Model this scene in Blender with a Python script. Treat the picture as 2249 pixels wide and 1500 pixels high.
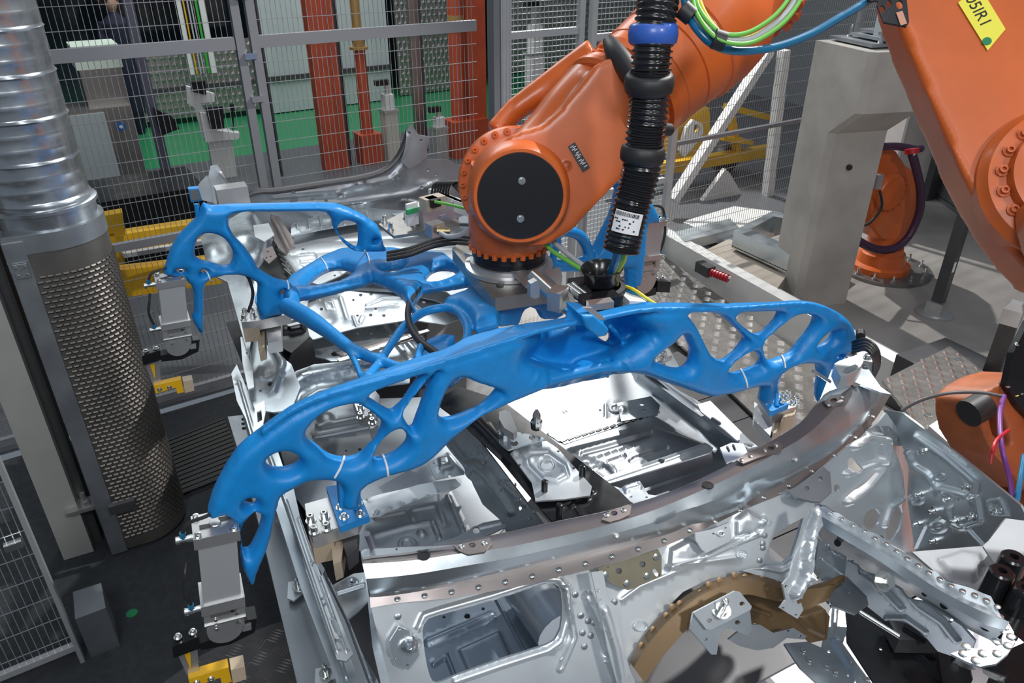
import bpy, math, random
import numpy as np
from mathutils import Vector as V, Matrix, geometry
for o in list(bpy.data.objects): bpy.data.objects.remove(o)
COL = bpy.context.scene.collection
SC = bpy.context.scene
R_ = math.radians
rnd = random.Random(7)
# ---------------------------------------------------------------- camera
FPX = 1640.0; PITCH = math.atan(920/FPX); YAW = R_(27.4); CAM = V((0, 0, 2.9))
HD = V((math.sin(YAW), math.cos(YAW), 0))
FW = (HD*math.cos(PITCH)+V((0, 0, -math.sin(PITCH)))).normalized()
RT = V((math.cos(YAW), -math.sin(YAW), 0)); UP = RT.cross(FW)
cd = bpy.data.cameras.new('camera'); cam = bpy.data.objects.new('camera', cd); COL.objects.link(cam)
cd.sensor_width = 36; cd.lens = 36*FPX/2249; cd.clip_start = 0.05; cd.clip_end = 100
cam.matrix_world = Matrix((( RT.x, UP.x, -FW.x, CAM.x), (RT.y, UP.y, -FW.y, CAM.y), (RT.z, UP.z, -FW.z, CAM.z), (0, 0, 0, 1)))
SC.camera = cam
# ---------------------------------------------------------------- light
SC.view_settings.view_transform = 'Standard'; SC.view_settings.look = 'None'
SC.view_settings.gamma = 1; SC.view_settings.use_curve_mapping = False; SC.view_settings.exposure = 0.0
W = bpy.data.worlds.new('hall'); SC.world = W; W.use_nodes = True
W.node_tree.nodes['Background'].inputs[0].default_value = (0.62, 0.72, 0.85, 1)
W.node_tree.nodes['Background'].inputs[1].default_value = 0.22
def lamp(kind, loc, target, energy, size=1, col=(1, 1, 1), sy=None, name='lamp'):
    l = bpy.data.lights.new(name, kind); l.energy = energy; l.color = col
    o = bpy.data.objects.new(name, l); COL.objects.link(o); o.location = loc
    o.rotation_euler = (V(target)-V(loc)).to_track_quat('-Z', 'Y').to_euler()
    if kind == 'AREA':
        l.size = size
        if sy: l.shape = 'RECTANGLE'; l.size_y = sy
    elif kind == 'SUN': l.angle = size
    else: l.shadow_soft_size = size
    return o
# hard studio head high on the right behind the cell, unseen soft area lamps added overhead as fill
lamp('SPOT', (5.4, 2.9, 6.6), (1.3, 1.9, 1.0), 1700, 0.06, (1, 0.98, 0.95), name='studio_head').data.spot_size = R_(62)
lamp('SPOT', (5.8, 10.0, 6.5), (4.6, 4.0, 0.2), 3000, 0.08, (1, 0.98, 0.95), name='studio_head').data.spot_size = R_(46)
lamp('AREA', (-1.2, -1.5, 5.0), (1.5, 2.0, 1.4), 90, 1.4, (0.95, 0.97, 1), name='front_softbox')
lamp('SPOT', (1.6, -2.6, 5.2), (2.2, 1.6, 1.9), 320, 0.25, (1, 0.97, 0.93), name='front_head').data.spot_size = R_(60)
lamp('AREA', (0.5, 1.0, 6.8), (0.5, 1.5, 0), 45, .5, (0.92, 0.96, 1), 6, name='overhead_fill')
lamp('AREA', (3.9, 1.0, 6.8), (3.9, 1.5, 0), 45, .5, (0.92, 0.96, 1), 6, name='overhead_fill')
lamp('AREA', (2.5, 10.0, 6.5), (3, 11, 0), 380, 3, (0.95, 1, 1), 6, name='overhead_fill')
# ---------------------------------------------------------------- projection helpers (photo pixel -> point on a real surface)
def ray(px, py):
    return FW+RT*((px-1124.5)/FPX)+UP*((750-py)/FPX)
def D(px, py, t): return CAM+ray(px, py)*t
def Z(px, py, z): r = ray(px, py); return CAM+r*((z-CAM.z)/r.z)
def YY(px, py, y): r = ray(px, py); return CAM+r*(y/r.y)
def XX(px, py, x): r = ray(px, py); return CAM+r*(x/r.x)
def PL(px, py, p, n): r = ray(px, py); return CAM+r*((V(p)-CAM).dot(n)/r.dot(n))
def depth(p): return (V(p)-CAM).dot(FW)
def plane3(a, b, c):
    n = (b-a).cross(c-a).normalized(); return lambda x, y: PL(x, y, a, n)
def zp(z): return lambda x, y: Z(x, y, z)
def yp(y): return lambda x, y_: YY(x, y_, y)
def xp(x): return lambda a, b: XX(a, b, x)
# ---------------------------------------------------------------- materials
MATS = {}
def mat(name, col, rough=0.5, metal=0.0, var=0.0, bump=0.0, scale=20, col2=None, spec=None, coat=0, emit=0, rvar=0.0, alpha=None):
    m = bpy.data.materials.new(name); m.use_nodes = True; nt = m.node_tree; b = nt.nodes['Principled BSDF']
    c = (*col, 1)
    b.inputs['Base Color'].default_value = c; b.inputs['Roughness'].default_value = rough; b.inputs['Metallic'].default_value = metal
    if coat: b.inputs['Coat Weight'].default_value = coat; b.inputs['Coat Roughness'].default_value = 0.15
    if spec is not None: b.inputs['Specular IOR Level'].default_value = spec
    if alpha is not None: b.inputs['Alpha'].default_value = alpha
    if emit: b.inputs['Emission Color'].default_value = c; b.inputs['Emission Strength'].default_value = emit
    if var or bump or col2 or rvar:
        tc = nt.nodes.new('ShaderNodeTexCoord'); nz = nt.nodes.new('ShaderNodeTexNoise')
        nz.inputs['Scale'].default_value = scale; nz.inputs['Detail'].default_value = 5
        nt.links.new(tc.outputs['Object'], nz.inputs['Vector'])
        if var or col2:
            rp = nt.nodes.new('ShaderNodeValToRGB')
            rp.color_ramp.elements[0].position = 0.35; rp.color_ramp.elements[1].position = 0.68
            c2 = col2 if col2 else tuple(max(0, x*(1-var)) for x in col)
            rp.color_ramp.elements[0].color = (*c2, 1); rp.color_ramp.elements[1].color = c
            nt.links.new(nz.outputs['Fac'], rp.inputs['Fac']); nt.links.new(rp.outputs['Color'], b.inputs['Base Color'])
        if rvar:
            mr = nt.nodes.new('ShaderNodeMapRange'); mr.inputs['To Min'].default_value = max(0, rough-rvar); mr.inputs['To Max'].default_value = rough+rvar
            mr.inputs['From Min'].default_value = .3; mr.inputs['From Max'].default_value = .7
            nt.links.new(nz.outputs['Fac'], mr.inputs['Value']); nt.links.new(mr.outputs['Result'], b.inputs['Roughness'])
        if bump:
            n2 = nt.nodes.new('ShaderNodeTexNoise'); n2.inputs['Scale'].default_value = scale*6; n2.inputs['Detail'].default_value = 3
            nt.links.new(tc.outputs['Object'], n2.inputs['Vector'])
            bp = nt.nodes.new('ShaderNodeBump'); bp.inputs['Strength'].default_value = bump; bp.inputs['Distance'].default_value = 0.004
            nt.links.new(n2.outputs['Fac'], bp.inputs['Height']); nt.links.new(bp.outputs['Normal'], b.inputs['Normal'])
    MATS[name] = m
    return m
BLUE = mat('blue_print', (0.006, 0.25, 0.66), 0.42, 0, 0.12, 0.12, 30, spec=0.5)
ORANGE = mat('orange_paint', (0.66, 0.135, 0.024), 0.36, 0, 0.16, 0.05, 6, coat=0.15)
ORANGE2 = mat('red_paint', (0.50, 0.075, 0.028), 0.5, 0, 0.2, 0.05, 5)
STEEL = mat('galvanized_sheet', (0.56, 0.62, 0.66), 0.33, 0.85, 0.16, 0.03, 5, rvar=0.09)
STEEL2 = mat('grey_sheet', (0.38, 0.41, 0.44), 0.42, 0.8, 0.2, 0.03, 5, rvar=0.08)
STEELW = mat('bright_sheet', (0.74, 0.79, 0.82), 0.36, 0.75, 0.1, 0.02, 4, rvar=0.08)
WARM = mat('heat_tinted_steel', (0.33, 0.29, 0.28), 0.38, 0.8, 0.25, 0.02, 4)
BROWN = mat('brown_damping', (0.15, 0.095, 0.045), 0.4, 0.35, 0.15, 0.02, 4)
ALU = mat('machined_aluminium', (0.62, 0.62, 0.62), 0.34, 0.8, 0.1, 0.03, 12)
ALUP = mat('anodised_profile', (0.60, 0.62, 0.64), 0.42, 0.55, 0.06, 0, 6)
CHROME = mat('zinc_bolt', (0.72, 0.74, 0.72), 0.2, 0.95)
BLACKP = mat('black_plastic', (0.012, 0.012, 0.014), 0.22, 0, coat=0.4)
RUBBER = mat('black_rubber', (0.02, 0.02, 0.022), 0.5)
BLACKM = mat('black_coated_steel', (0.014, 0.015, 0.017), 0.3, 0.3, rvar=0.1, scale=8)
DARKG = mat('dark_grey_steel', (0.085, 0.085, 0.09), 0.45, 0.4, 0.15, 0, 6)
GREYP = mat('grey_powder_coat', (0.23, 0.24, 0.26), 0.45, 0.3)
WIRE = mat('grey_wire', (0.34, 0.35, 0.37), 0.4, 0.6)
WIREB = mat('galvanised_wire', (0.62, 0.65, 0.68), 0.35, 0.7)
CONC = mat('concrete', (0.44, 0.42, 0.385), 0.85, 0, 0.22, 0.25, 3)
CONCF = mat('concrete_floor', (0.34, 0.32, 0.30), 0.8, 0, 0.25, 0.2, 2)
MATF = mat('dark_mat', (0.035, 0.04, 0.047), 0.8, 0, 0.35, 0.9, 30)
PLATEG = mat('worn_steel_plate', (0.33, 0.32, 0.31), 0.4, 0.75, 0.35, 0.05, 5)
TREAD = mat('aluminium_tread', (0.50, 0.48, 0.46), 0.3, 0.8, 0.2, 0.03, 8)
TREADB = mat('tread_base', (0.30, 0.285, 0.27), 0.38, 0.75, 0.25, 0.03, 8)
YEL = mat('yellow_paint', (0.75, 0.42, 0.01), 0.4, 0, 0.12, 0, 8)
YELL = mat('yellow_label', (0.85, 0.78, 0.07), 0.5)
GREENF = mat('green_floor_paint', (0.025, 0.26, 0.10), 0.35, 0, 0.06, 0, 2)
GREYF = mat('grey_floor_paint', (0.10, 0.105, 0.115), 0.45, 0, 0.1, 0, 3)
WHITE = mat('white_paint', (0.72, 0.72, 0.70), 0.45, 0, 0.06, 0, 6)
TAN = mat('tan_plastic', (0.50, 0.40, 0.29), 0.5, 0, 0.1, 0, 9)
HOSEB = mat('blue_hose', (0.01, 0.15, 0.30), 0.25, 0, coat=0.3)
HOSEG = mat('green_cable', (0.16, 0.50, 0.08), 0.4)
HOSEY = mat('yellow_cable', (0.75, 0.62, 0.03), 0.4)
HOSEW = mat('grey_cable', (0.42, 0.43, 0.45), 0.45)
HOSEP = mat('violet_hose', (0.055, 0.022, 0.055), 0.35)
RING = mat('blue_ring', (0.035, 0.12, 0.50), 0.4, 0, coat=0.3)
TIE = mat('white_cable_tie', (0.75, 0.77, 0.8), 0.4)
RED = mat('red_plastic', (0.42, 0.01, 0.02), 0.35)
GREENM = mat('green_marking', (0.01, 0.22, 0.08), 0.4)
PANELW = mat('pale_panel', (0.50, 0.55, 0.56), 0.25, 0, 0.08, 0, 1.5, coat=0.3)
GLASSD = mat('dark_glazing', (0.02, 0.035, 0.045), 0.08, 0, 0.3, 0, 1.5, coat=0.5)
STEELB = mat('brushed_stainless', (0.40, 0.38, 0.36), 0.35, 0.8, 0.15, 0.02, 3)
PRINT = mat('black_print', (0.01, 0.01, 0.01), 0.5)
PAPER = mat('paper_label', (0.8, 0.8, 0.82), 0.5)
NAVY = mat('navy_cloth', (0.012, 0.014, 0.035), 0.8)
SKIN = mat('skin', (0.45, 0.24, 0.17), 0.55)
HAIR = mat('dark_hair', (0.03, 0.02, 0.015), 0.7)
DUCT = mat('galvanised_duct', (0.60, 0.64, 0.68), 0.24, 0.9, 0.25, 0.03, 7, rvar=0.08)
FILT = mat('perforated_steel', (0.21, 0.20, 0.185), 0.45, 0.7, 0.3, 0.05, 6)
DARK = mat('black_void', (0.006, 0.006, 0.007), 0.8)
# ---------------------------------------------------------------- mesh builder
OFF = {}
class MB:
    def __init__(s): s.v = []; s.f = []
    def add(s, vs, fs):
        n = len(s.v); s.v += [V(p) for p in vs]; s.f += [tuple(i+n for i in f) for f in fs]; return s
    def box(s, c, size, R=None):
        c = V(c); h = [x/2 for x in size]; R = R or Matrix.Identity(3)
        vs = [c+R@V((i*h[0], j*h[1], k*h[2])) for i in (-1, 1) for j in (-1, 1) for k in (-1, 1)]
        return s.add(vs, [(0, 1, 3, 2), (4, 6, 7, 5), (0, 4, 5, 1), (2, 3, 7, 6), (0, 2, 6, 4), (1, 5, 7, 3)])
    def bar(s, a, b, w, h, up=(0, 0, 1)):
        a = V(a); b = V(b); d = (b-a); L = d.length; d.normalize(); u = V(up)
        if abs(d.dot(u)) > .98: u = V((0, 1, 0))
        x = d.cross(u).normalized(); u = x.cross(d)
        return s.box((a+b)/2, (w, L, h), Matrix((x, d, u)).transposed())
    def prism(s, pts, vec):
        pts = [V(p) for p in pts]; vec = V(vec); n = len(pts)
        return s.add(pts+[p+vec for p in pts], [tuple(range(n))[::-1], tuple(range(n, 2*n))]+[(i, (i+1) % n, (i+1) % n+n, i+n) for i in range(n)])
    def lathe(s, p, axis, prof, n=24, caps=True, sx=1, up=None):
        p = V(p); a = V(axis).normalized(); u = V(up) if up else V((0, 0, 1))
        if abs(a.dot(u)) > .97: u = V((1, 0, 0))
        x = a.cross(u).normalized(); y = a.cross(x)
        vs = []; fs = []
        for h, r in prof:
            for i in range(n):
                t = 2*math.pi*i/n; vs.append(p+a*h+x*(r*math.cos(t)*sx)+y*(r*math.sin(t)))
        for k in range(len(prof)-1):
            for i in range(n):
                j = (i+1) % n; fs.append((k*n+i, k*n+j, (k+1)*n+j, (k+1)*n+i))
        if caps: fs.append(tuple(range(n))[::-1]); m = (len(prof)-1)*n; fs.append(tuple(range(m, m+n)))
        return s.add(vs, fs)
    def cyl(s, a, b, r, r2=None, n=16):
        a = V(a); b = V(b); return s.lathe(a, b-a, [(0, r), ((b-a).length, r if r2 is None else r2)], n)
    def ball(s, c, r, n=12, sz=None):
        sz = sz or (1, 1, 1); vs = []; fs = []; m = n//2
        for k in range(1, m):
            for i in range(n):
                p = math.pi*k/m; t = 2*math.pi*i/n
                vs.append(V(c)+V((r*sz[0]*math.sin(p)*math.cos(t), r*sz[1]*math.sin(p)*math.sin(t), r*sz[2]*math.cos(p))))
        vs += [V(c)+V((0, 0, r*sz[2])), V(c)-V((0, 0, r*sz[2]))]
        for k in range(m-2):
            for i in range(n):
                j = (i+1) % n; fs.append((k*n+i, (k+1)*n+i, (k+1)*n+j, k*n+j))
        T = (m-1)*n
        for i in range(n):
            j = (i+1) % n; fs.append((T, i, j)); fs.append((T+1, (m-2)*n+j, (m-2)*n+i))
        return s.add(vs, fs)
    def tube(s, pts, r, n=10, closed=False, flat=1.0, caps=True):
        pts = [V(p) for p in pts]; N = len(pts); rr = r if isinstance(r, (list, tuple)) else [r]*N
        T = []
        for i in range(N):
            a = pts[(i-1) % N] if (i > 0 or closed) else pts[0]; b = pts[(i+1) % N] if (i < N-1 or closed) else pts[-1]
            T.append((b-a).normalized())
        u = V((0, 0, 1)) if abs(T[0].z) < .9 else V((1, 0, 0)); x = T[0].cross(u).normalized()
        vs = []; fs = []
        for i in range(N):
            x = (x-T[i]*x.dot(T[i])).normalized(); y = T[i].cross(x)
            for k in range(n):
                t = 2*math.pi*k/n; vs.append(pts[i]+x*(rr[i]*math.cos(t))+y*(rr[i]*math.sin(t)*flat))
        for i in range(N if closed else N-1):
            j = (i+1) % N
            for k in range(n):
                l = (k+1) % n; fs.append((i*n+k, i*n+l, j*n+l, j*n+k))
        if caps and not closed: fs.append(tuple(range(n))[::-1]); fs.append(tuple(range((N-1)*n, N*n)))
        return s.add(vs, fs)
    def build(s, name, m, parent=None, smooth=35, kind=None, label=None, cat=None, group=None):
        vs = s.v
        if parent is None:
            lo = V([min(p[i] for p in vs) for i in range(3)]); hi = V([max(p[i] for p in vs) for i in range(3)])
            off = V(((lo.x+hi.x)/2, (lo.y+hi.y)/2, lo.z))
        else: off = OFF[parent.name]
        me = bpy.data.meshes.new(name); me.from_pydata([tuple(p-off) for p in vs], [], s.f)
        me.materials.append(m)
        if smooth: me.shade_smooth(); me.set_sharp_from_angle(angle=R_(smooth))
        return link(name, me, parent, off, kind, label, cat, group)
def link(name, me, parent, off, kind=None, label=None, cat=None, group=None):
    o = bpy.data.objects.new(name, me); COL.objects.link(o)
    if parent is None: o.location = off
    else: o.parent = parent
    OFF[o.name] = V(off)
    if kind: o['kind'] = kind
    if label: o['label'] = label
    if cat: o['category'] = cat
    if group: o['group'] = group
    return o
def thing(name, label, cat, loc, group=None):
    o = bpy.data.objects.new(name, None); COL.objects.link(o); o.location = V(loc); OFF[o.name] = V(loc)
    o.empty_display_size = .1; o['label'] = label; o['category'] = cat
    if group: o['group'] = group
    return o
def copy_tree(o, loc=None, parent=None, label=None, rot=None, kids=None):
    c = o.copy(); COL.objects.link(c); OFF[c.name] = OFF[o.name]
    if parent: c.parent = parent
    if loc is not None: c.location = loc
    if rot is not None: c.rotation_euler = rot
    if label: c['label'] = label
    for ch in [k for k in bpy.data.objects if k.parent == o]: copy_tree(ch, parent=c)
    return c
# ---------------------------------------------------------------- smooth curves and stamped sheets
def spline(pts, k=4, closed=False):
    n = len(pts); out = []; P = [V(p) for p in pts]
    for i in range(n if closed else n-1):
        p0 = P[(i-1) % n] if (closed or i > 0) else P[0]; p1 = P[i]; p2 = P[(i+1) % n]; p3 = P[(i+2) % n] if (closed or i < n-2) else P[-1]
        for j in range(k):
            t = j/k; out.append(0.5*((2*p1)+(p2-p0)*t+(2*p0-5*p1+4*p2-p3)*t*t+(3*p1-p0-3*p2+p3)*t**3))
    if not closed: out.append(P[-1])
    return out
def inside(pts, poly):
    x = pts[:, 0]; y = pts[:, 1]; c = np.zeros(len(pts), bool); n = len(poly)
    for i in range(n):
        x1, y1 = poly[i][0], poly[i][1]; x2, y2 = poly[i-1][0], poly[i-1][1]
        if y1 == y2: continue
        c ^= ((y1 > y) != (y2 > y)) & (x < (x2-x1)*(y-y1)/(y2-y1)+x1)
    return c
def dense(poly, step):
    out = []
    for i in range(len(poly)):
        a = V(poly[i][:2]); b = V(poly[(i+1) % len(poly)][:2]); k = max(1, int((b-a).length/step))
        out += [a+(b-a)*(j/k) for j in range(k)]
    return out
def triang(outer, holes, step, extra=()):
    """constrained triangulation of a flat outline with holes, with an inner grid so that it can be bent or embossed"""
    loops = [dense(outer, step)]+[dense(h, step) for h in holes]
    pts = []; edges = []
    for L in loops:
        n = len(pts); pts += L; edges += [(n+i, n+(i+1) % len(L)) for i in range(len(L))]
    B = np.array([(p[0], p[1]) for p in pts]); lo = B.min(0); hi = B.max(0)
    gx, gy = np.meshgrid(np.arange(lo[0]+step/2, hi[0], step), np.arange(lo[1]+step/2, hi[1], step))
    gx = gx+((np.arange(gx.shape[0]) % 2)*step/2)[:, None]
    g = np.stack([gx.ravel(), gy.ravel()], 1)
    if len(extra):
        E = np.array(extra, float)
        _, ix = np.unique(np.round(E/1.1).astype(int), axis=0, return_index=True); E = E[ix]
        kg = np.ones(len(g), bool)
        for i in range(0, len(g), 256):
            kg[i:i+256] = ((g[i:i+256, None, :]-E[None])**2).sum(2).min(1) > (step*.45)**2
        g = np.concatenate([E, g[kg]]); lim = 1.2
        nE = len(E)
    else: nE = 0
    ok = inside(g, loops[0])
    for h in loops[1:]: ok &= ~inside(g, h)
    isE = (np.arange(len(g)) < nE)[ok]
    g = g[ok]
    if len(g):
        keep = np.ones(len(g), bool)
        for i in range(0, len(g), 512):
            d = ((g[i:i+512, None, :]-B[None])**2).sum(2).min(1); keep[i:i+512] = d > np.where(isE[i:i+512], 1.2, step*.55)**2
        g = g[keep]
    allp = pts+[V((float(a), float(b))) for a, b in g]
    vo, eo, fo, *_ = geometry.delaunay_2d_cdt(allp, edges, [], 0, 1e-5)
    cen = np.array([(sum(vo[i][0] for i in f)/len(f), sum(vo[i][1] for i in f)/len(f)) for f in fo])
    ok = inside(cen, loops[0])
    for h in loops[1:]: ok &= ~inside(cen, h)
    fs = [f for f, k in zip(fo, ok) if k]
    return vo, fs
def circ(cx, cy, rx, ry=None, n=14, rot=0):
    ry = rx*.8 if ry is None else ry; c, s = math.cos(R_(rot)), math.sin(R_(rot))
    return [(cx+rx*math.cos(2*math.pi*i/n)*c-ry*math.sin(2*math.pi*i/n)*s, cy+rx*math.cos(2*math.pi*i/n)*s+ry*math.sin(2*math.pi*i/n)*c) for i in range(n)]
def slot(x1, y1, x2, y2, r, n=5):
    a = math.atan2(y2-y1, x2-x1); o = []
    for i in range(n+1): t = a+math.pi/2+math.pi*i/n; o.append((x1+r*math.cos(t), y1+r*math.sin(t)))
    for i in range(n+1): t = a-math.pi/2+math.pi*i/n; o.append((x2+r*math.cos(t), y2+r*math.sin(t)))
    return o
def beadpts(beads):
    out = []
    for q in beads:
        if q[0] in 'lp':
            if q[0] == 'l': pl = list(q[1]); r = q[2]; offs = (-1.3, -.95, -.6, -.3, 0, .3, .6, .95, 1.3)
            else: pl = list(q[1])+[q[1][0]]; r = q[2]; offs = (-1, -.5, 0, .5, 1)
            for a, b in zip(pl[:-1], pl[1:]):
                a = V(a[:2]); b = V(b[:2]); L = (b-a).length
                if L < 1: continue
                d = (b-a)/L; n = V((-d.y, d.x)); k = max(2, int(L/max(3.5, r*.9)))
                for i in range(k+1):
                    for o in offs: p = a+(b-a)*(i/k)+n*(o*r); out.append((p.x, p.y))
            if q[0] == 'l':
                for c in (pl[0], pl[-1]):
                    for rr in (.6, 1.3): out += circ(c[0], c[1], r*rr, r*rr, 8)
        elif q[0] == 'd':
            out.append((q[1], q[2]))
            for f in (.2, .45, .7, .95, 1.2): out += circ(q[1], q[2], q[3]*f, q[3]*f*.75, 12)
        elif q[0] == 'o':
            for f in (-1.3, -.6, 0, .6, 1.3): out += circ(q[1], q[2], max(1, q[3]+q[4]*f), max(1, q[3]+q[4]*f)*.75, 18)
    return out
RS = .62
def relief(P, beads):
    """beads: ('l', [(x,y)...], radius_px, height_m) capsule bead; ('d', cx, cy, r, h) dome; ('o', cx, cy, r, w, h) ring; ('p', poly, soft_px, h) plateau"""
    H = np.zeros(len(P))
    def segd(a, b):
        a = np.array(a, float); b = np.array(b, float); ab = b-a; t = np.clip(((P-a)@ab)/max(1e-9, ab@ab), 0, 1)
        return np.sqrt(((P-(a+t[:, None]*ab))**2).sum(1))
    for q in beads:
        if q[0] == 'l':
            d = np.min([segd(q[1][i], q[1][i+1]) for i in range(len(q[1])-1)], 0); x = np.clip(1.3-d/q[2], 0, 1); H += q[3]*x*x*(3-2*x)
        elif q[0] == 'd':
            d = np.sqrt((P[:, 0]-q[1])**2+((P[:, 1]-q[2])/.75)**2); x = np.clip(1.2-d/q[3], 0, 1); H += q[4]*x*x*(3-2*x)
        elif q[0] == 'o':
            d = np.abs(np.sqrt((P[:, 0]-q[1])**2+((P[:, 1]-q[2])/.75)**2)-q[3]); x = np.clip(1.3-d/q[4], 0, 1); H += q[5]*x*x*(3-2*x)
        elif q[0] == 'p':
            pl = q[1]; d = np.min([segd(pl[i], pl[(i+1) % len(pl)]) for i in range(len(pl))], 0); s = np.where(inside(P, pl), d, -d)
            x = np.clip(.5+s/(2*q[2]), 0, 1); H += q[3]*x*x*(3-2*x)
    return H
def panel(name, m, parent, outer, S, holes=(), beads=(), step=12, rim=0.006, smooth=38, mb=None, **kw):
    """stamped sheet: outline/holes in photo pixels laid on the real surface S, embossed along its normal, edges turned down by rim"""
    vo, fs = triang(outer, list(holes), step, beadpts(beads) if beads else ())
    P3 = [S(p[0], p[1]) for p in vo]
    H = relief(np.array([(p[0], p[1]) for p in vo]), beads) if beads else None
    N = [V((0, 0, 0)) for _ in P3]; F = []
    for f in fs:
        n = (P3[f[1]]-P3[f[0]]).cross(P3[f[2]]-P3[f[0]])
        if n.dot(P3[f[0]]-CAM) > 0: f = tuple(reversed(f)); n = -n
        F.append(tuple(f))
        for i in f: N[i] += n
    N = [n.normalized() if n.length else V((0, 0, 1)) for n in N]
    P = [p+n*float(H[i]*RS) if H is not None else p for i, (p, n) in enumerate(zip(P3, N))]
    cnt = {}
    for f in F:
        for i in range(len(f)): a, b = f[i], f[(i+1) % len(f)]; cnt[(a, b)] = 1
    bnd = [(a, b) for (a, b) in cnt if (b, a) not in cnt]
    vs = list(P); mp = {}
    for a, b in bnd:
        for q in (a, b):
            if q not in mp: mp[q] = len(vs); vs.append(P[q]-N[q]*rim)
    F += [(b, a, mp[a], mp[b]) for a, b in bnd]
    mb2 = mb or MB(); mb2.add(vs, F)
    if mb is not None: return mb
    return mb2.build(name, m, parent, smooth, **kw)
def slab(outer, S, th, holes=(), step=20, mb=None, nrm=None):
    """closed plate: outline laid on surface S and thickened by th about it"""
    vo, fs = triang(outer, list(holes), step); P3 = [S(p[0], p[1]) for p in vo]; N = [V((0, 0, 0)) for _ in P3]; F = []
    for f in fs:
        n = (P3[f[1]]-P3[f[0]]).cross(P3[f[2]]-P3[f[0]])
        if n.dot(P3[f[0]]-CAM) > 0: f = tuple(reversed(f)); n = -n
        F.append(tuple(f))
        for i in f: N[i] += n
    N = [n.normalized() if n.length else V((0, 0, 1)) for n in N]
    a_, b_ = (th if isinstance(th, tuple) else (th/2, th/2))
    k = len(P3); vs = [p+n*a_ for p, n in zip(P3, N)]+[p-n*b_ for p, n in zip(P3, N)]
    cnt = set()
    for f in F:
        for i in range(len(f)): cnt.add((f[i], f[(i+1) % len(f)]))
    B = [(a, b) for (a, b) in cnt if (b, a) not in cnt]
    FF = F+[tuple(i+k for i in reversed(f)) for f in F]+[(b, a, a+k, b+k) for a, b in B]
    mb = mb or MB(); mb.add(vs, FF); return mb
def puff(outer, S, T, R, holes=(), step=8, mb=None):
    """closed cushion-edged casting: thickness swells with the distance (pixels) from every outline, up to T metres at R pixels"""
    vo, fs = triang(outer, list(holes), step); P2 = np.array([(p[0], p[1]) for p in vo]); d = np.full(len(P2), 1e9)
    for L in [outer]+list(holes):
        for i in range(len(L)):
            a = np.array(L[i-1][:2], float); b = np.array(L[i][:2], float); ab = b-a; t = np.clip(((P2-a)@ab)/max(1e-9, ab@ab), 0, 1)
            d = np.minimum(d, np.sqrt(((P2-(a+t[:, None]*ab))**2).sum(1)))
    x = np.clip(d/R, 0, 1); h = .004+T/2*np.sqrt(1-(1-x)**2)
    P3 = [S(p[0], p[1]) for p in vo]; N = [V((0, 0, 0)) for _ in P3]; F = []
    for f in fs:
        n = (P3[f[1]]-P3[f[0]]).cross(P3[f[2]]-P3[f[0]])
        if n.dot(P3[f[0]]-CAM) > 0: f = tuple(reversed(f)); n = -n
        F.append(tuple(f))
        for i in f: N[i] += n
    N = [n.normalized() if n.length else V((0, 0, 1)) for n in N]
    k = len(P3); vs = [p+n*float(t) for p, n, t in zip(P3, N, h)]+[p-n*float(t) for p, n, t in zip(P3, N, h)]
    cnt = set()
    for f in F:
        for i in range(len(f)): cnt.add((f[i], f[(i+1) % len(f)]))
    B = [(a, b) for (a, b) in cnt if (b, a) not in cnt]
    mb = mb or MB(); mb.add(vs, F+[tuple(i+k for i in reversed(f)) for f in F]+[(b, a, a+k, b+k) for a, b in B]); return mb
def scurve(poly, k=3):
    return [(p.x, p.y) for p in spline([V((a, b, 0)) for a, b in poly], k, True)]
def resamp(c, n):
    c = [V(p) for p in c]; L = [0]
    for a, b in zip(c[:-1], c[1:]): L.append(L[-1]+(b-a).length)
    out = []; j = 0
    for i in range(n):
        t = L[-1]*i/(n-1)
        while j < len(c)-2 and L[j+1] < t: j += 1
        out.append(c[j].lerp(c[j+1], (t-L[j])/max(1e-9, L[j+1]-L[j])))
    return out
def loft(name, m, parent, curves, n=40, sub=1, smooth=40, th=.004, fn=None, **kw):
    """sheet through several edge curves, each (pixels, surface); closed with a thin back face edge"""
    C = [resamp([S(x, y) for x, y in (spline2(p) if len(p) > 2 else p)], n) for p, S in curves]
    rows = []
    for a, b in zip(C[:-1], C[1:]):
        for k in range(sub): rows.append([p.lerp(q, k/sub) for p, q in zip(a, b)])
    rows.append(C[-1]); vs = [p for r in rows for p in r]; fs = []
    for i in range(len(rows)-1):
        for j in range(n-1): fs.append((i*n+j, i*n+j+1, (i+1)*n+j+1, (i+1)*n+j))
    a, b, c = vs[0], vs[n//2], vs[(len(rows)-1)*n+n//2]
    f0 = fs[len(fs)//2]; nn = (vs[f0[1]]-vs[f0[0]]).cross(vs[f0[2]]-vs[f0[0]])
    if nn.dot(vs[f0[0]]-CAM) > 0: fs = [tuple(reversed(f)) for f in fs]
    return MB().add(vs, fs).build(name, m, parent, smooth, **kw)
def spline2(pts, k=5): return [(p.x, p.y) for p in spline([V((a, b, 0)) for a, b in pts], k)]
def spots(name, m, parent, pts, S, r=.006, h=.0015, n=8, **kw):
    mb = MB()
    for x, y in pts:
        p = S(x, y); q = S(x+2, y); w = S(x, y+2); nn = (q-p).cross(w-p).normalized()
        if nn.dot(CAM-p) < 0: nn = -nn
        mb.lathe(p-nn*.001, nn, [(0, r), (h, r), (h*1.6, r*.6)], n)
    return mb.build(name, m, parent, 40, kind='stuff', **kw)
def along(pts, n):
    return [(p.x, p.y) for p in resamp([V((a, b, 0)) for a, b in spline2(pts)], n)]
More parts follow.
